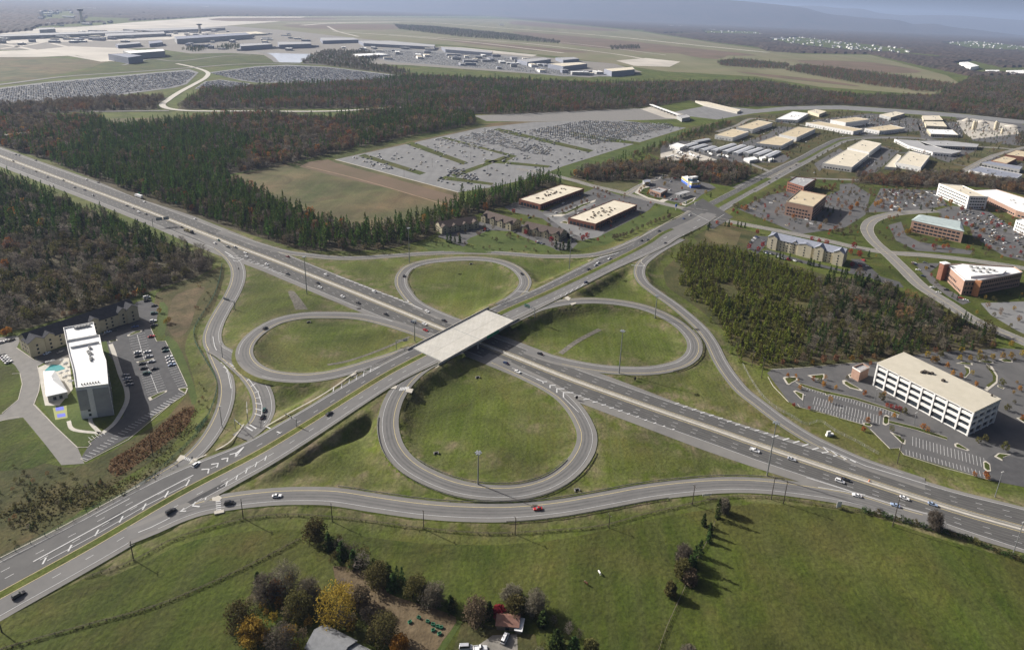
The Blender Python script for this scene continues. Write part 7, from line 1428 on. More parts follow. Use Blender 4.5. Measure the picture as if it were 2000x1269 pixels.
hd2 = lotdir((1700, 510), (1800, 600))
k_ = 0
def lotcars(pts, where, hd, cols=('white', 'silver', 'black', 'grey', 'white', 'dark blue', 'red')):
    global k_
    for p in pts:
        c = cols[(k_*5+k_//3) % len(cols)]; k_ += 1
        car(p[0], p[1], c, '%s car parked %s' % (c, where), 'suv' if k_ % 4 == 0 else 'car', hd+random.choice((0, math.pi)), .12, False, '%s cars parked %s' % (c, where))
lotcars(zJ([(925, 870), (935, 885), (1035, 870), (1105, 910), (965, 940), (1015, 1000), (1105, 1110), (1240, 1135), (1165, 1160), (1385, 1215), (1430, 1235), (1050, 920)]), 'beside the wedge shaped office', hd2+1.2)
lotcars(zJ([(740, 185), (755, 195), (770, 190), (795, 185), (805, 180), (750, 205), (930, 205), (955, 215), (965, 210), (995, 235), (1005, 240), (120, 195), (160, 190), (850, 290), (620, 320), (340, 200), (430, 220), (1370, 450), (1420, 440), (1450, 450), (1590, 490), (1760, 480), (1780, 490), (1930, 630), (1945, 640), (1380, 380), (1600, 390), (1230, 310), (1260, 320)]), 'in the office park', hd2)
lotcars(zN([(850, 700), (870, 680), (890, 670), (955, 705), (830, 720), (970, 820), (990, 825), (1010, 828), (1035, 835), (1150, 880), (1200, 890), (1260, 900), (1310, 910), (1100, 860)])+zJ([(430, 845), (470, 905), (480, 910), (360, 870), (400, 900)]), 'round the cream hotel', hd2+.4)
lotcars(zG([(520, 605), (545, 605), (570, 600), (1050, 720), (1085, 730), (1100, 735), (830, 620), (1070, 560), (970, 480), (1230, 430), (1420, 450), (1450, 440), (1510, 400), (1300, 340), (1350, 330)]), 'by the townhouses and strip buildings', .9)
lotcars(zI([(1030, 320), (1060, 325), (870, 320), (810, 330), (1010, 600), (1070, 600), (1130, 560), (1175, 540), (1000, 370), (990, 480)]), 'round the petrol station', .7)
lotcars(zU([(380, 430), (400, 440), (450, 430), (510, 405), (540, 410), (590, 425), (610, 425), (440, 780), (480, 800), (500, 790), (540, 780), (520, 820), (420, 830), (770, 680), (1690, 750), (900, 350), (930, 360), (960, 380)])+zW([(740, 580), (760, 585), (830, 560), (850, 565), (930, 520), (960, 510), (1000, 490), (1040, 470), (1370, 590), (1480, 540), (1290, 640), (1450, 890)]), 'between the warehouses', 1.1, ('white', 'silver', 'white', 'light blue'))
def trailer(px, py, rz):
    t = thing('box_trailer', 'white box trailer parked in the gravel yard by the storage sheds', 'trailer', V(px, py, .1), rz, 'box trailers in the gravel yard'); q = MB(); q.box((0, 0, 2.4), (11, 2.5, 2.7)); q.build('box', M_ww, t)
    for x in (-3.5, -4.6, 4):
        for y in (-1, 1): link('wheel', CS['car'][2], t, (x, y, .5)).scale = (1.4, 1.2, 1.4)
for i, (x, y) in enumerate(zW([(120, 700), (135, 715), (150, 700), (180, 725), (230, 700), (245, 720), (60, 735), (100, 740), (270, 730), (310, 740), (410, 700), (440, 715), (520, 730), (560, 735), (600, 740), (15, 750), (40, 640)])): trailer(x, y, .8+(i % 3)*.5)
# the big airport lot and the economy lots
def lotrows(pxs, along, row, pitch, seed, dens, nz=None, jit=.25):
    po = [at(*p) for p in pxs]; a, b = np.array(at(*along[0])), np.array(at(*along[1])); t = (b-a)/np.linalg.norm(b-a); n = np.array([-t[1], t[0]]); g = np.random.default_rng(seed)
    P_ = np.array(po); u = (P_-a)@t; v = (P_-a)@n; U, Vv = np.meshgrid(np.arange(u.min(), u.max(), pitch), np.arange(v.min(), v.max(), row)); U = U.ravel(); Vv = Vv.ravel()+np.where(g.random(U.size) < .5, 0, 0)
    Vv2 = Vv+np.where(np.arange(U.size) % 2 == 0, 2.6, -2.6); X = a[0]+t[0]*U+n[0]*Vv2; Y = a[1]+t[1]*U+n[1]*Vv2
    k = pip(X, Y, po) & (g.random(X.size) < dens); return [(x, y, math.atan2(n[1], n[0])+g.normal()*.05) for x, y in zip(X[k], Y[k])]
ab = ((655, 312), (895, 376)); big = []
big += lotrows([(1028, 256), (1140, 236), (1310, 242), (1318, 249), (1157, 284), (1122, 271)], ab, 12, 2.8, 1, .9)
big += lotrows([(891, 269), (965, 253), (1003, 280), (1077, 288), (1070, 305), (1028, 298), (993, 289), (947, 281)], ab, 12, 2.8, 2, .84)
big += lotrows([(846, 273), (890, 269), (947, 283), (935, 291)], ab, 15, 2.9, 3, .6); big += lotrows([(863, 337), (888, 325), (940, 350), (923, 354)], ab, 12, 2.9, 4, .8); big += lotrows([(1003, 280), (965, 253), (1028, 256), (1122, 271), (1077, 288)], ab, 15, 2.9, 5, .3)
big += lotrows([(855, 345), (895, 355), (885, 362), (850, 352)], ab, 14, 2.9, 6, .4); big += lotrows([(725, 315), (770, 325), (765, 332), (722, 322)], ab, 14, 2.9, 7, .5); big += lotrows([(740, 300), (775, 312), (765, 318), (735, 306)], ab, 14, 2.9, 8, .3); big += lotrows([(985, 300), (1020, 300), (1040, 310), (980, 315)], ab, 14, 2.9, 9, .3); big += lotrows([(670, 311), (940, 253), (1330, 250), (1100, 322), (900, 370)], ab, 15, 2.9, 10, .10)
big.sort(key=lambda c: c[0]**2+c[1]**2); room = max(0, 297-NCAR[0]); stuff_cars = []
cw = ('white', 'silver', 'grey', 'black', 'grey', 'silver', 'dark blue', 'tan', 'black', 'grey', 'black', 'dark red')
for i, (x, y, rz) in enumerate(big):
    c = cw[(i*7+i//5) % 12]
    if i < room: car(0, 0, c, '%s car parked in the rows of the big airport car park' % c, 'suv' if i % 3 == 0 else 'car', rz, None, False, '%s cars in the big airport car park' % c, (x, y, .12))
    else: stuff_cars.append((x, y, rz, c, .12))
eco = []
eco += lotrows([(-60, 186), (0, 175), (100, 163), (365, 139), (382, 144), (360, 164), (335, 171), (195, 190), (100, 199), (-60, 206)], ((0, 172), (370, 136)), 15, 2.9, 21, .8)
eco += lotrows([(412, 144), (500, 132), (560, 130), (640, 133), (770, 149), (735, 157), (640, 162), (500, 161), (472, 157)], ((0, 172), (370, 136)), 15, 2.9, 22, .8)
eco += lotrows([(384, 173), (402, 161), (430, 158), (484, 164), (472, 173)], ((0, 172), (370, 136)), 15, 2.9, 23, .8)
eco += lotrows([(700, 103), (760, 99), (900, 106), (1010, 116), (1060, 130), (1200, 148), (1100, 148), (960, 135), (860, 127), (770, 121)], ((690, 100), (1080, 130)), 18, 4, 24, .45)
eco2 = lotrows([(1450, 405), (1535, 374), (1535, 400), (1590, 410), (1600, 430), (1560, 452), (1520, 436)], ((1450, 405), (1535, 374)), 16, 2.9, 31, .16)+lotrows([(1700, 410), (1722, 372), (1828, 376), (1845, 400), (1740, 412)], ((1700, 410), (1845, 400)), 16, 2.9, 32, .34)+lotrows([(1835, 410), (1930, 414), (1975, 442), (2080, 482), (1985, 474), (1900, 444)], ((1835, 410), (1985, 474)), 16, 2.9, 33, .3)+lotrows([(1895, 432), (1925, 442), (2080, 520), (1960, 498), (1900, 462)], ((1895, 432), (2080, 520)), 16, 2.9, 34, .3)+lotrows([(1795, 236), (1875, 242), (1875, 266), (1805, 270)], ((1795, 236), (1875, 242)), 16, 3, 35, .3)+lotrows([(1585, 237), (1690, 224), (1780, 233), (1790, 252), (1700, 264), (1645, 260)], ((1585, 237), (1690, 224)), 20, 4, 36, .2)
stuff_cars += [(x, y, rz, cw[(i*7+i//5) % 12], .12) for i, (x, y, rz) in enumerate(eco2) if not any(pip(np.array([x]), np.array([y]), f)[0] for f in FOOT)]
cw2 = ('white', 'white', 'silver', 'silver', 'light blue', 'grey', 'black', 'tan', 'white', 'dark blue')
for i, (x, y, rz) in enumerate(eco): stuff_cars.append((x, y, rz, cw2[(i*7+i//9) % 10], .5))
vs_, fs, cs = [], [], []
for x, y, rz, c, z in stuff_cars:
    o = len(vs_); ca, sa = math.cos(rz), math.sin(rz)
    for X_, Y_, Z_ in ((-2.3, -.9, .25), (2.3, -.9, .25), (2.3, .9, .25), (-2.3, .9, .25), (-2.25, -.85, .85), (2.2, -.85, .8), (2.2, .85, .8), (-2.25, .85, .85), (-1.5, -.78, .86), (.8, -.78, .86), (.8, .78, .86), (-1.5, .78, .86), (-1.1, -.62, 1.45), (.25, -.62, 1.45), (.25, .62, 1.45), (-1.1, .62, 1.45)): vs_.append((x+X_*ca-Y_*sa, y+X_*sa+Y_*ca, z+Z_))
    fs += [tuple(o+i for i in f) for f in ((0, 1, 5, 4), (1, 2, 6, 5), (2, 3, 7, 6), (3, 0, 4, 7), (4, 5, 6, 7), (8, 9, 13, 12), (9, 10, 14, 13), (10, 11, 15, 14), (11, 8, 12, 15), (12, 13, 14, 15))]; cs += [(*COL[c], 1)]*5+[(.03, .035, .04, 1)]*4+[(*COL[c], 1)]
me = bpy.data.meshes.new('parked_cars'); me.from_pydata(vs_, [], fs); a = me.color_attributes.new('paint', 'FLOAT_COLOR', 'CORNER')
a.data.foreach_set('color', np.repeat(np.array(cs, np.float32), 4, axis=0).ravel()); mm = bpy.data.materials.new('parked_paint'); mm.use_nodes = True; n_ = mm.node_tree.nodes.new('ShaderNodeVertexColor'); n_.layer_name = 'paint'
mm.node_tree.links.new(n_.outputs[0], mm.node_tree.nodes['Principled BSDF'].inputs['Base Color']); mm.node_tree.nodes['Principled BSDF'].inputs['Roughness'].default_value = .35; me.materials.append(mm)
tag(link('parked_cars', me), 'thousands of cars parked in the airport lots and far office car parks', 'cars', kind='stuff')
# ---------------------------------------------------------------- masts, poles, signs
def mast(px, py, h, label, z=None):
    t = thing('light_mast', label, 'light mast', onground(px, py)); q = MB(); q.tube([(0, 0, -.5), (0, 0, h*.5), (0, 0, h)], [.42, .32, .2], 8); q.build('pole', M_steel, t)
    q = MB(); q.tube([(0, 0, h-.6), (0, 0, h-.2)], [1.1, 1.1], 10); q.build('lamp_ring', M_steel, t)
    for k in range(6): q = MB(); a = k*math.pi/3; q.box((math.cos(a)*1.4, math.sin(a)*1.4, h-.5), (.8, .8, .5), a); q.build('lamp', M_signback, t)
for px, py, h, lab in ((1498, 928, 34, 'tall light mast between the freeway and the nearest slip road'), (1209, 729, 33, 'light mast at the lower edge of the right loop'), (1279, 621, 20, 'light mast inside the top of the right loop'), (933.5, 946, 20, 'light mast inside the big near loop'), (1112, 525, 34, 'tall light mast between the far loop and the cross road'), (799.5, 512, 35, 'tall light mast beside the far slip road'), (599.5, 574, 34, 'tall light mast left of the freeway near the stony gully'), (810, 666, 17, 'short light mast just left of the bridge')):
    mast(px, py, h, lab)
def pole(px, py, h, label, arm=True, wood=True):
    t = thing('utility_pole' if wood else 'street_lamp', label, 'utility pole' if wood else 'street lamp', onground(px, py)); q = MB(); q.tube([(0, 0, -.5), (0, 0, h)], [.24, .16], 6); q.build('pole', M_darkpost if wood else M_steel, t)
    if wood and arm:
        q = MB(); q.box((0, 0, h-.7), (.18, 2.6, .2), .5); q.build('crossarm', M_darkpost, t)
        for s in (-1, 0, 1): q = MB(); q.cyl((-math.sin(.5)*s*1.1, math.cos(.5)*s*1.1, h-.4), .1, .4, 6); q.build('insulator', M_gw, t)
    if not wood: q = MB(); q.box((0, 0, h), (1.8, .5, .25), .4); q.build('lamp', M_gw, t)
for px, py, h, lab in ((261, 1093, 10, 'leftmost dark pole beside the cross road at the bottom'), (475, 1011, 11, 'dark pole below the zebra stripes'), (649, 1018, 10.5, 'dark pole left of the hedgerow top beside the nearest slip road'), (827.5, 1032, 10.5, 'dark pole in the middle of the nearest slip road curve'), (1006, 1043, 10, 'dark pole near the red car on the nearest slip road'), (1189, 1030, 8, 'dark pole right of the red car'), (1352, 985, 12, 'dark pole at the pasture corner near the tallest cedar'), (1506, 975, 14, 'dark pole below the tall mast, left of a pair'), (1530, 983, 14, 'dark pole below the tall mast, right of a pair'), (1743, 1028, 18, 'tall wooden pole in the roadside hedge'), (299, 891, 14, 'dark pole standing in the rust coloured reeds'), (1468, 716, 13, 'pole at the lower corner of the cedar thicket'), (1487, 738, 16, 'taller pole at the left corner of the white office lot'), (1752, 905, 17, 'tall pole at the bottom corner of the white office lot'), (4, 1235, 9, 'dark pole at the bottom left corner of the picture'), (1786, 992, 17, 'thin pole standing behind the pale estate car on the freeway edge')):
    if py == 992: continue
    pole(px, py, h, lab)
for px, py, h, lab in ((1943, 970, 16, 'steel street lamp on the grass at the right edge of the freeway'), (1979, 1079, 18, 'steel street lamp at the bottom right corner'), (1567, 795, 9, 'lamp post on the left island of the white office lot'), (1639, 818, 8, 'thin lamp post on the lower edge of the white office lot'), (1708, 783, 9, 'lamp post on the long island of the white office lot'), (1784, 830, 9, 'lamp post near the corner of the white office'), (435, 700, 12, 'lamp post by the split of the left slip road'), (434, 835, 14, 'tall lamp post between the two branches of the left slip road'), (1460, 500, 8, 'lamp post by the cream hotel lot')):
    pole(px, py, h, lab, False, False)
for i, (x, y) in enumerate(zM([(185, 868), (210, 935), (355, 895), (398, 990), (585, 855), (555, 935), (770, 895), (660, 1010), (865, 960), (1065, 830), (1170, 900), (950, 860), (1160, 770), (1350, 800)])):
    u = V(x, y, .1); t = thing('car_park_lamp', 'slim lamp post in the big airport car park', 'street lamp', u, .4, 'lamp posts of the airport car park'); q = MB(); q.tube([(0, 0, 0), (0, 0, 13)], [.16, .1], 5); q.build('pole', M_darkpost, t); q = MB(); q.box((0, 0, 13), (1.6, .5, .25)); q.build('lamp', M_darkpost, t)
def cantilever(px, py, rz, h, reach, panels, label, pm=M_green):
    t = thing('overhead_sign', label, 'road sign', onground(px, py), rz); q = MB(); q.tube([(0, 0, -.5), (0, 0, h)], .28, 8); q.build('post', M_steel, t)
    q = MB(); q.box((reach/2, 0, h-.3), (reach, .35, .3)); q.box((reach/2, 0, h-1.5), (reach, .35, .3)); q.build('arm', M_steel, t)
    for x, w_, hh in panels: q = MB(); q.box((x, -.35, h-.9), (w_, .14, hh)); q.build('panel', pm, t); q = MB(); q.box((x, -.43, h-.9+hh*.22), (w_*.7, .03, hh*.14)); q.build('lettering', M_white, t); q = MB(); q.box((x, -.43, h-.9-hh*.15), (w_*.5, .03, hh*.14)); q.build('lettering', M_white, t)
cantilever(1044, 620, R(148), 8.5, 10, [(7.5, 5, 2.8)], 'green cantilever sign over the cross road just past the bridge')
cantilever(299, 443, R(30), 9, 16, [(6.5, 5.5, 3.4), (13, 5, 3.4)], 'dark overhead sign over the near carriageway at upper left', M_signback)
cantilever(459, 605, R(155), 8, 13, [(9, 7, 2.4)], 'grey backed overhead sign over the left slip road', M_signback)
cantilever(774, 685, R(28), 7, 9, [(6.5, 3, 2)], 'bare grey sign gantry beside the far lane left of the bridge', M_signback)
def rsign(px, py, w_, hh, h, label, m, rz=0, name='road_sign'):
    t = thing(name, label, 'sign', onground(px, py), rz)
    for s in (-1, 1): q = MB(); q.tube([(s*w_*.3, 0, -.3), (s*w_*.3, 0, h)], .09, 5); q.build('post', M_darkpost, t)
    q = MB(); q.box((0, -.12, h-hh/2), (w_, .1, hh)); q.build('panel', m, t)
for px, py, w_, hh, h, lab, m, rz in ((273, 383, 4, 2.6, 5, 'green sign at the pine edge above the white lorry', M_green, -.5), (190, 341, 4, 2.6, 5, 'green sign at the pine edge at far upper left', M_green, -.5), (345, 402, 3.5, 2.4, 5, 'green sign against the pines right of the white lorry', M_green, -.5), (425, 432, 3.5, 2.4, 5, 'green sign against the pines farthest right', M_green, -.5), (1637, 992, 3, 3.6, 4.4, 'white roadside board on the pasture edge by the freeway', M_ww, .3), (1126, 781, 1.6, 2.2, 3.2, 'small dark sign back at the near exit nose', M_darkpost, .3), (1240, 743, 1.4, 2.4, 3, 'small dark sign below the right loop', M_darkpost, .3), (1380, 970, 5, 1.2, 2.2, 'low white board by the pasture corner fence', M_ww, .2), (376, 900, 1, 1.2, 3, 'small sign on the zebra island at lower left', M_gw, .5), (466, 528, .9, 1.2, 2.6, 'small dark sign at the left slip road nose', M_darkpost, .4)):
    rsign(px, py, w_, hh, h, lab, m, rz)
t = thing('monument_sign', 'white monument sign on the grass below the white office lot', 'sign', V(1620, 850, 0), .3)
q = MB(); q.box((0, 0, .5), (5, 1.4, 1.4)); q.build('base', M_ww, t); q = MB(); q.box((-1, 0, 2), (2.4, 1, 2.4)); q.build('pillar', M_ww, t)
for (px, py, ang, L, lab) in ((485, 827, R(115), 12, 'traffic signal arm reaching over the hatched slip road'), (460, 838, R(-40), 11, 'traffic signal arm on the grass corner at lower left'), (580, 838, R(150), 9, 'traffic signal arm on the median of the cross road')):
    t = thing('traffic_signal', lab, 'traffic light', onground(px, py), ang); q = MB(); q.tube([(0, 0, -.5), (0, 0, 7)], .2, 6); q.build('post', M_steel, t); q = MB(); q.tube([(0, 0, 6.3), (L, 0, 7)], [.15, .1], 6); q.build('arm', M_steel, t)
    for k in range(3): q = MB(); q.box((L*(.45+.25*k), 0, 6.2), (.4, .35, 1.2)); q.build('signal_head', M_darkpost, t)
bb = thing('blue_pylon_sign', 'tall blue sign at the intersection by the strip building', 'sign', V(*zI([(1065, 735)])[0], 0), .5); q = MB(); q.box((0, 0, 2.5), (.6, .6, 5)); q.build('post', M_gw, bb); q = MB(); q.box((0, 0, 6), (2.8, .5, 3.4)); q.build('panel', M_blue, bb)
for x, y, lab in ((1195, 668, 'white pylon sign on the petrol station corner, left one'), (1320, 680, 'white pylon sign on the petrol station corner, right one')):
    t = thing('pylon_sign', lab, 'sign', V(*zI([(x, y)])[0], 0), .5); q = MB(); q.box((0, 0, 1), (.5, .5, 2.4)); q.build('post', M_gw, t); q = MB(); q.box((0, 0, 3.6), (2.6, .5, 3)); q.build('panel', M_ww, t)
# culverts, gully, tracks
for px, py, lab in ((920, 516, 'small stone culvert inside the far loop'), (603, 630, 'small stone culvert inside the left loop'), (933, 738, 'pale culvert mouth inside the big near loop'), (852, 886, 'flat stone drain in the big near loop'), (1127, 958, 'dark drain pipe between the near loop and the slip road')):
    t = thing('culvert', lab, 'culvert', onground(px, py), .3); t.scale = (.75, .75, .75); q = MB(); q.box((-1.6, 0, .5), (.5, 2.4, 1.4)); q.box((1.6, 0, .5), (.5, 2.4, 1.4)); q.box((0, .9, 1), (3.6, .6, .5)); q.build('headwall', M_shoulder, t); q = MB(); q.box((0, .3, .45), (2.6, .6, .9)); q.build('mouth', M_dark, t)
sh('stony_gully', M_gully, zF([(250, 480), (300, 478), (380, 580), (405, 635), (325, 642), (285, 560)]), .06, 2)
def track(pts, w_, m=None):
    S = spline([tuple(onground(*p)) for p in pts], 2.6); S[:, 2] += .05; b = MB(); strip(b, S, -w_/2, w_/2, .08); struct(b.build('service_track', m or M_gully))
track(zD([(1270, 830), (1350, 770), (1420, 730), (1490, 695)]), 4); track(zF([(560, 1050), (700, 1025), (900, 960), (1050, 900), (1200, 830)]), 2.4)
# fences
def fence(pts, label, h, m, postgap, rails, thick):
    S = spline([tuple(onground(*p)) for p in pts], 2.6); T_, Nn = normals2(S); b = MB(); n = len(S)
    for z in rails: 
        for i in range(n-1):
            p, q = S[i], S[i+1]; d = q-p; b.box(((p+q)/2*[1, 1, 1]+[0, 0, z]), (np.linalg.norm(d[:2])*1.02, .06, thick), math.atan2(d[1], d[0]))
    r = b.build('rails', m, None); root = thing('fence', label, 'fence', (S[0][0], S[0][1], 0)); r.parent = root; r.location = (-S[0][0], -S[0][1], 0)
    b = MB(); L = 0
    for i in range(1, n):
        L += np.linalg.norm(S[i]-S[i-1])
        if L > postgap: b.box((S[i][0], S[i][1], S[i][2]+h/2), (.14, .14, h)); L = 0
    r = b.build('posts', m, root); r.location = (-S[0][0], -S[0][1], 0); r['kind'] = 'stuff'; return S
M_gf = mat('green_fence', [(.02, .07, .045)], rough=.7)
fence(zE([(1240, 330), (1225, 420), (1190, 520), (1120, 630), (1085, 700), (1088, 760), (1130, 840), (1165, 900), (1195, 950), (1212, 1010), (1195, 1100), (1150, 1200), (1090, 1265)])+zC([(1620, 150), (1545, 270), (1380, 440)])+[(266, 955), (196, 989), (115, 1034), (0, 1092)], 'dark green chain link fence winding along the left slip road', 2.4, M_gf, 4, (.2, .6, 1.0, 1.4, 1.8, 2.2), .1)
F1 = fence([(-20, 1278), (14, 1266), (175, 1220.5), (301, 1185.5), (420, 1136.5), (525, 1086), (585, 1054)], 'weathered fence with dark weeds crossing the left pasture', 1.3, M_wood, 3, (.5, .9, 1.2), .1)
F2 = fence([(164, 1130), (261, 1096), (330, 1058), (420, 1028), (520, 1008), (650, 1011), (825, 1033), (954, 1043), (1070, 1038), (1175, 1028), (1262, 1005), (1350, 985), (1422, 972), (1510, 973), (1615, 989), (1690, 1001)], 'long pasture fence following the nearest slip road', 1.3, M_wood, 3, (.5, .9, 1.2), .1)
F3 = fence([(1396, 1020), (1384, 1052), (1362, 1092), (1338, 1147), (1318, 1190), (1300, 1231), (1285, 1275)], 'pasture fence under the line of cedars', 1.3, M_wood, 3, (.5, .9, 1.2), .1)
fence(zK([(0, 360), (60, 470), (140, 600), (230, 710), (330, 790), (480, 870), (620, 950), (760, 920), (900, 1010), (1100, 1110), (1330, 1240)]), 'thin fence between the right slip road and the white office lot', 2, M_gw, 4, (.3, 1, 1.8), .06)
tw = Tree(77)
for S, n_, hh in ((F1, 26, 1.3), (F2, 9, .8), (F3, 14, 1.2)):
    for p in S:
        for _ in range(int(n_*tw.r.uniform(.35, .8))): tw.leaf((p[0]+tw.r.gauss(0, 1.1), p[1]+tw.r.gauss(0, .7), p[2]+abs(tw.r.gauss(0, .3))*hh), .5, .4)
for px, py, s, n_ in [(p[0], p[1], 5, 90) for p in zC([(300, 800), (370, 710), (420, 800), (600, 740), (720, 800), (780, 760), (1000, 650), (1150, 600), (1350, 400), (1450, 290), (820, 700), (560, 830), (900, 720), (480, 770), (1250, 500), (1500, 230), (680, 700), (200, 870), (100, 900), (350, 920), (250, 980)])]:
    u = onground(px, py)
    for _ in range(n_): tw.leaf((u.x+tw.r.gauss(0, s), u.y+tw.r.gauss(0, s*.5), u.z+abs(tw.r.gauss(0, .7))), .8, .7)
rd = Tree(78); rpo = [at(*q) for q in [(212, 918), (220, 895), (260, 872), (320, 825), (365, 795), (385, 800), (370, 830), (325, 865), (270, 905), (230, 930)]]; P_ = np.array(rpo); k = 0
while k < 1500:
    x, y = rd.r.uniform(P_[:, 0].min(), P_[:, 0].max()), rd.r.uniform(P_[:, 1].min(), P_[:, 1].max())
    if pip(np.array([x]), np.array([y]), rpo)[0]: k += 1; rd.leaf((x+rd.r.gauss(0, 1), y+rd.r.gauss(0, 1), gz(x, y)+.25+rd.r.random()*.5), .7, .6)
vs_, fs, tt = rd.crown(); me = bpy.data.meshes.new('reeds'); me.from_pydata(vs_, [], fs); me.materials.append(fol('reed_blades', [(.13, .082, .034), (.19, .125, .052)])); a = me.attributes.new('tint', 'FLOAT', 'POINT'); a.data.foreach_set('value', tt)
tag(link('reeds', me), 'rust coloured reeds filling the basin below the hotel lot', 'reeds', kind='stuff')
vs_, fs, tt = tw.crown(); me = bpy.data.meshes.new('weeds'); me.from_pydata(vs_, [], fs); me.materials.append(M_olive); a = me.attributes.new('tint', 'FLOAT', 'POINT'); a.data.foreach_set('value', tt)
tag(link('weeds', me), 'dark weeds and brush growing along fences and ditches', 'weeds', kind='stuff')
t = thing('traffic_drum', 'orange traffic drum on the median of the freeway at right', 'traffic drum', onroad(1697, 940)+Vector((0, 0, .1))); q = MB(); q.tube([(0, 0, 0), (0, 0, 1.1)], [.35, .28], 10); q.build('drum', M_orange, t); q = MB(); q.tube([(0, 0, .7), (0, 0, .9)], [.325, .312], 10); q.build('band', M_white, t)
# farm yard: truck, trailer; horses on the pasture
car(986, 1248, 'white', 'white van parked in the yard below the rusty shed', 'van', R(70), .1); car(938, 1268, 'white', 'white pickup at the bottom edge of the farm yard', 'pickup', R(10), .1); car(910, 1266, 'silver', 'pale boxy van at the bottom edge left of the white pickup', 'van', R(5), .1)
def horse(px, py, col, label, rz):
    u = onground(px, py); pts = {}; b = MB()
    b.tube([(-.85, 0, 1.25), (-.7, 0, 1.28), (-.2, 0, 1.2), (.35, 0, 1.2), (.75, 0, 1.32), (.95, 0, 1.4)], [.12, .33, .36, .35, .33, .2], 10)
    b.tube([(.7, 0, 1.4), (1.05, 0, 1.25), (1.3, 0, .85), (1.38, 0, .62)], [.26, .19, .14, .12], 8); b.tube([(1.36, 0, .7), (1.45, 0, .45), (1.52, 0, .2)], [.15, .12, .07], 8)
    for y in (-.07, .07): b.tube([(1.33, y, .74), (1.27, y*1.5, .92)], [.05, .01], 4)
    for y in (-.19, .19):
        b.tube([(.62, y, 1.15), (.64, y, .68), (.6, y, .62), (.62, y, .12), (.68, y, 0)], [.16, .09, .09, .05, .07], 6)
        b.tube([(-.62, y, 1.2), (-.5, y, .82), (-.76, y, .55), (-.7, y, .12), (-.64, y, 0)], [.22, .14, .08, .055, .07], 6)
    b.tube([(-.9, 0, 1.3), (-1.05, 0, 1.0), (-1.0, 0, .5)], [.07, .09, .03], 5)
    m = MB(); m.tube([(.62, 0, 1.68), (.95, 0, 1.5), (1.22, 0, 1.1)], [.03, .07, .04], 5)
    o = thing('horse', label, 'horse', u, rz); k = b.build('body', col, o, True); bm = bmesh.new(); bm.from_mesh(k.data); bm.to_mesh(k.data); bm.free()
    rm = k.modifiers.new('join', 'REMESH'); rm.mode = 'VOXEL'; rm.voxel_size = .045; rm.use_smooth_shade = True
    m.build('mane', M_ww if 'white' in label else M_darkpost, o)
horse(1171, 1121, mat('white_coat', [(.7, .69, .66)], rough=.8), 'white horse grazing on the pasture', R(115)); horse(1145, 1141, mat('brown_coat', [(.09, .04, .02)], rough=.7), 'brown horse grazing near the white one', R(140))
# ---------------------------------------------------------------- far woods, houses, hills, haze
OPEN = [[(-300, 300), (-300, 76), (0, 66), (60, 60), (75, 52), (150, 46), (260, 41), (430, 31.5), (700, 31.2), (960, 31.5), (1010, 37), (1250, 60), (1400, 83), (1480, 92), (1500, 100), (1560, 104), (1700, 106), (1830, 135), (1900, 150), (2300, 150), (2300, 600), (-300, 600)],
 [(1500, 76), (1560, 73), (1640, 81), (1720, 90), (1785, 98), (1770, 105), (1640, 98), (1540, 86)], [(1840, 84), (1900, 80), (2010, 92), (2010, 100), (1900, 96)], [(1860, 124), (1900, 119), (1960, 132), (2060, 132), (2060, 147), (1900, 142)], [(1370, 60), (1480, 62), (1490, 68), (1380, 66)], [(80, 24), (140, 22), (150, 38), (80, 40)], [(170, 33), (260, 36), (250, 42), (160, 44)]]
OW = [[at(*p) for p in o] for o in OPEN]
az = np.radians(np.linspace(-54, 54, 640)); rr = 2450*np.exp(np.linspace(0, math.log(11), 170)); A, Rr = np.meshgrid(az, rr)
X = np.sin(A)*Rr; Y = np.cos(A)*Rr; opn = np.zeros(X.shape, bool)
for o in OW: opn |= pip(X, Y, o)
g = np.random.default_rng(5)
def fnoise(X, Y, L, seed):
    return vnoise(X.ravel(), Y.ravel(), L, seed).reshape(X.shape)
clear = (fnoise(X, Y*.6, 2600, 3)+.7*fnoise(X, Y, 900, 4)) > .82
zz = 12+4*fnoise(X, Y, 180, 8)+g.uniform(-3.5, 3.5, X.shape)*np.clip(9000/Rr, .3, 1)
zz = np.where(opn | clear, -2.0, zz)
ny, nx = X.shape; i = (np.arange(ny-1)[:, None]*nx+np.arange(nx-1)[None, :]).ravel(); fc = np.c_[i, i+nx, i+nx+1, i+1]
keep = ~((zz.ravel()[fc] < -1).all(axis=1)); fc = fc[keep]
me = bpy.data.meshes.new('distant_woods'); me.from_pydata(np.c_[X.ravel(), Y.ravel(), zz.ravel()].tolist(), [], fc.tolist())
M_can = mat('distant_canopy', [(.020, .024, .014), (.045, .035, .026), (.075, .050, .036), (.048, .038, .030)], .009, .95, 8, scale2=.0014, cols2=[(.020, .026, .014), (.055, .042, .033), (.09, .062, .044)], mix2=.45)
me.materials.append(M_can); tag(link('distant_woods', me), 'far flat woods stretching to the horizon', 'woods', kind='stuff')
hb = MB(); hb.prism([(-7, -5), (7, -5), (7, 5), (-7, 5)], 0, 6); hb.mi = 1; hb.mesh([(-7.5, -5.5, 6), (7.5, -5.5, 6), (7.5, 5.5, 6), (-7.5, 5.5, 6), (-7.5, 0, 9.5), (7.5, 0, 9.5)], [(0, 1, 5, 4), (2, 3, 4, 5), (3, 0, 4), (1, 2, 5)])
hm = hb.data('distant_house', [M_ww, M_greyr]); g = np.random.default_rng(9)
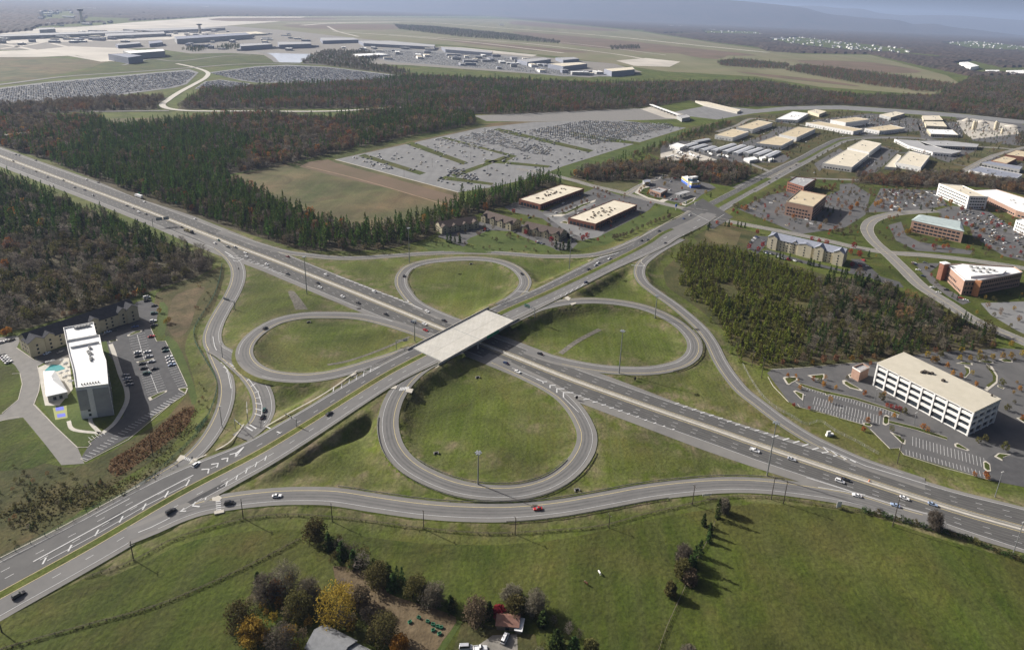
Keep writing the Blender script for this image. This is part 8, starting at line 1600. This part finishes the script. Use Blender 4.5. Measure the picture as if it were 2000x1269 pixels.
def houses(pxs, n, lab, grp, sc_=1.3):
    po = [at(*p) for p in pxs]; P_ = np.array(po); k = 0
    while k < n:
        x, y = g.uniform(P_[:, 0].min(), P_[:, 0].max()), g.uniform(P_[:, 1].min(), P_[:, 1].max())
        if not pip(np.array([x]), np.array([y]), po)[0]: continue
        o = link('distant_house', hm, None, (x, y, 0)); o.rotation_euler = (0, 0, g.uniform(0, 3.1)); o.scale = (sc_*g.uniform(.8, 1.3),)*3; tag(o, lab, 'house', grp); k += 1
houses(OPEN[1], 95, 'tiny white house in the far estate beyond the dry airfield', 'houses of the far estate', 1.5); houses(OPEN[2], 45, 'tiny white house in the far estate at the right edge', 'houses of the far right estate', 1.5); houses(OPEN[4], 18, 'tiny pale building on the far clearing above the runway', 'buildings on the far clearing', 1.6); houses(OPEN[5], 14, 'tiny pale building in the clearing left of the lone control tower', 'buildings by the lone control tower', 2)
for px, py, L, lab in ((175, 18, 160, 'long pale building on the left horizon'), (95, 28, 90, 'pale building left of the lone control tower'), (135, 35, 100, 'low pale building just left of the tower foot'), (170, 49, 60, 'small white building at the foot of the lone control tower'), (660, 13, 200, 'bright building cluster on the horizon above the runways'), (1000, 22, 150, 'pale speck of a building on the middle horizon'), (1390, 59, 120, 'white building on the far clearing, left end'), (1520, 77, 180, 'long white building at the left end of the far estate'), (1330, 52, 90, 'pale building in the far woods above the runway end'), (400, 14, 160, 'bright building on the horizon above the long terminal'), (980, 50, 70, 'small pale shed at the far runway edge'), (1310, 51, 120, 'row of pale roofs in the woods right of the runway')):
    x, y = at(px, py); o = link('distant_building', hm, None, (x, y, 0)); o.scale = (L/14, 3, 1.6); tag(o, lab, 'building')
def ridge(name, prof, dist, depth, m):
    pts = spline([far(px, py, dist) for px, py in prof], 180); n = len(pts); g = np.random.default_rng(int(dist)); rows = []
    for k in range(-9, 10):
        f = max(0, 1-abs(k)/9); f = f*f*(3-2*f); rows.append([(p[0]*(1+k*depth/9/dist), p[1]+k*depth/9, max(-2, (p[2]*f-2)+g.normal()*9*f*(abs(k) > 0))) for p in pts])
    vs_ = [v for r in rows for v in r]; me = bpy.data.meshes.new(name); me.from_pydata(vs_, [], [(a*n+b+1, a*n+b, (a+1)*n+b, (a+1)*n+b+1) for a in range(18) for b in range(n-1)]); me.materials.append(m)
    me.polygons.foreach_set('use_smooth', [True]*len(me.polygons)); me.flip_normals() if False else None; struct(link(name, me))
ridge('hills', [(-300, -30), (0, -24), (300, -14), (600, -6), (800, -4), (1000, -6), (1200, -9), (1330, -8), (1380, -4), (1422, 0), (1475, 5), (1545, 12), (1573, 16), (1615, 27), (1650, 31), (1700, 36), (1755, 40), (1783, 47), (1825, 47), (1860, 53), (1920, 60), (2000, 70), (2100, 80)], 24000, 3800, M_can)
ridge('hills', [(1250, 36), (1350, 32), (1450, 24), (1560, 12), (1600, 12), (1640, 16), (1685, 18), (1713, 25), (1765, 30), (1820, 30), (1877, 31), (1940, 36), (2000, 40), (2100, 48), (2250, 60)], 34000, 4500, M_can)
hz = MB(); hz.box((0, 18000, 599), (90000, 60000, 1206)); h_ = hz.build('haze', []); tag(h_, 'pale blue haze thickening toward the horizon', 'haze', kind='stuff')
vm = bpy.data.materials.new('haze_air'); vm.use_nodes = True; t_ = vm.node_tree; t_.nodes.remove(t_.nodes['Principled BSDF']); pv = t_.nodes.new('ShaderNodeVolumePrincipled')
pv.inputs['Color'].default_value = (.54, .69, 1.0, 1); pv.inputs['Density'].default_value = 4.1e-5; pv.inputs['Anisotropy'].default_value = .2
t_.links.new(pv.outputs[0], t_.nodes['Material Output'].inputs['Volume']); h_.data.materials.append(vm)
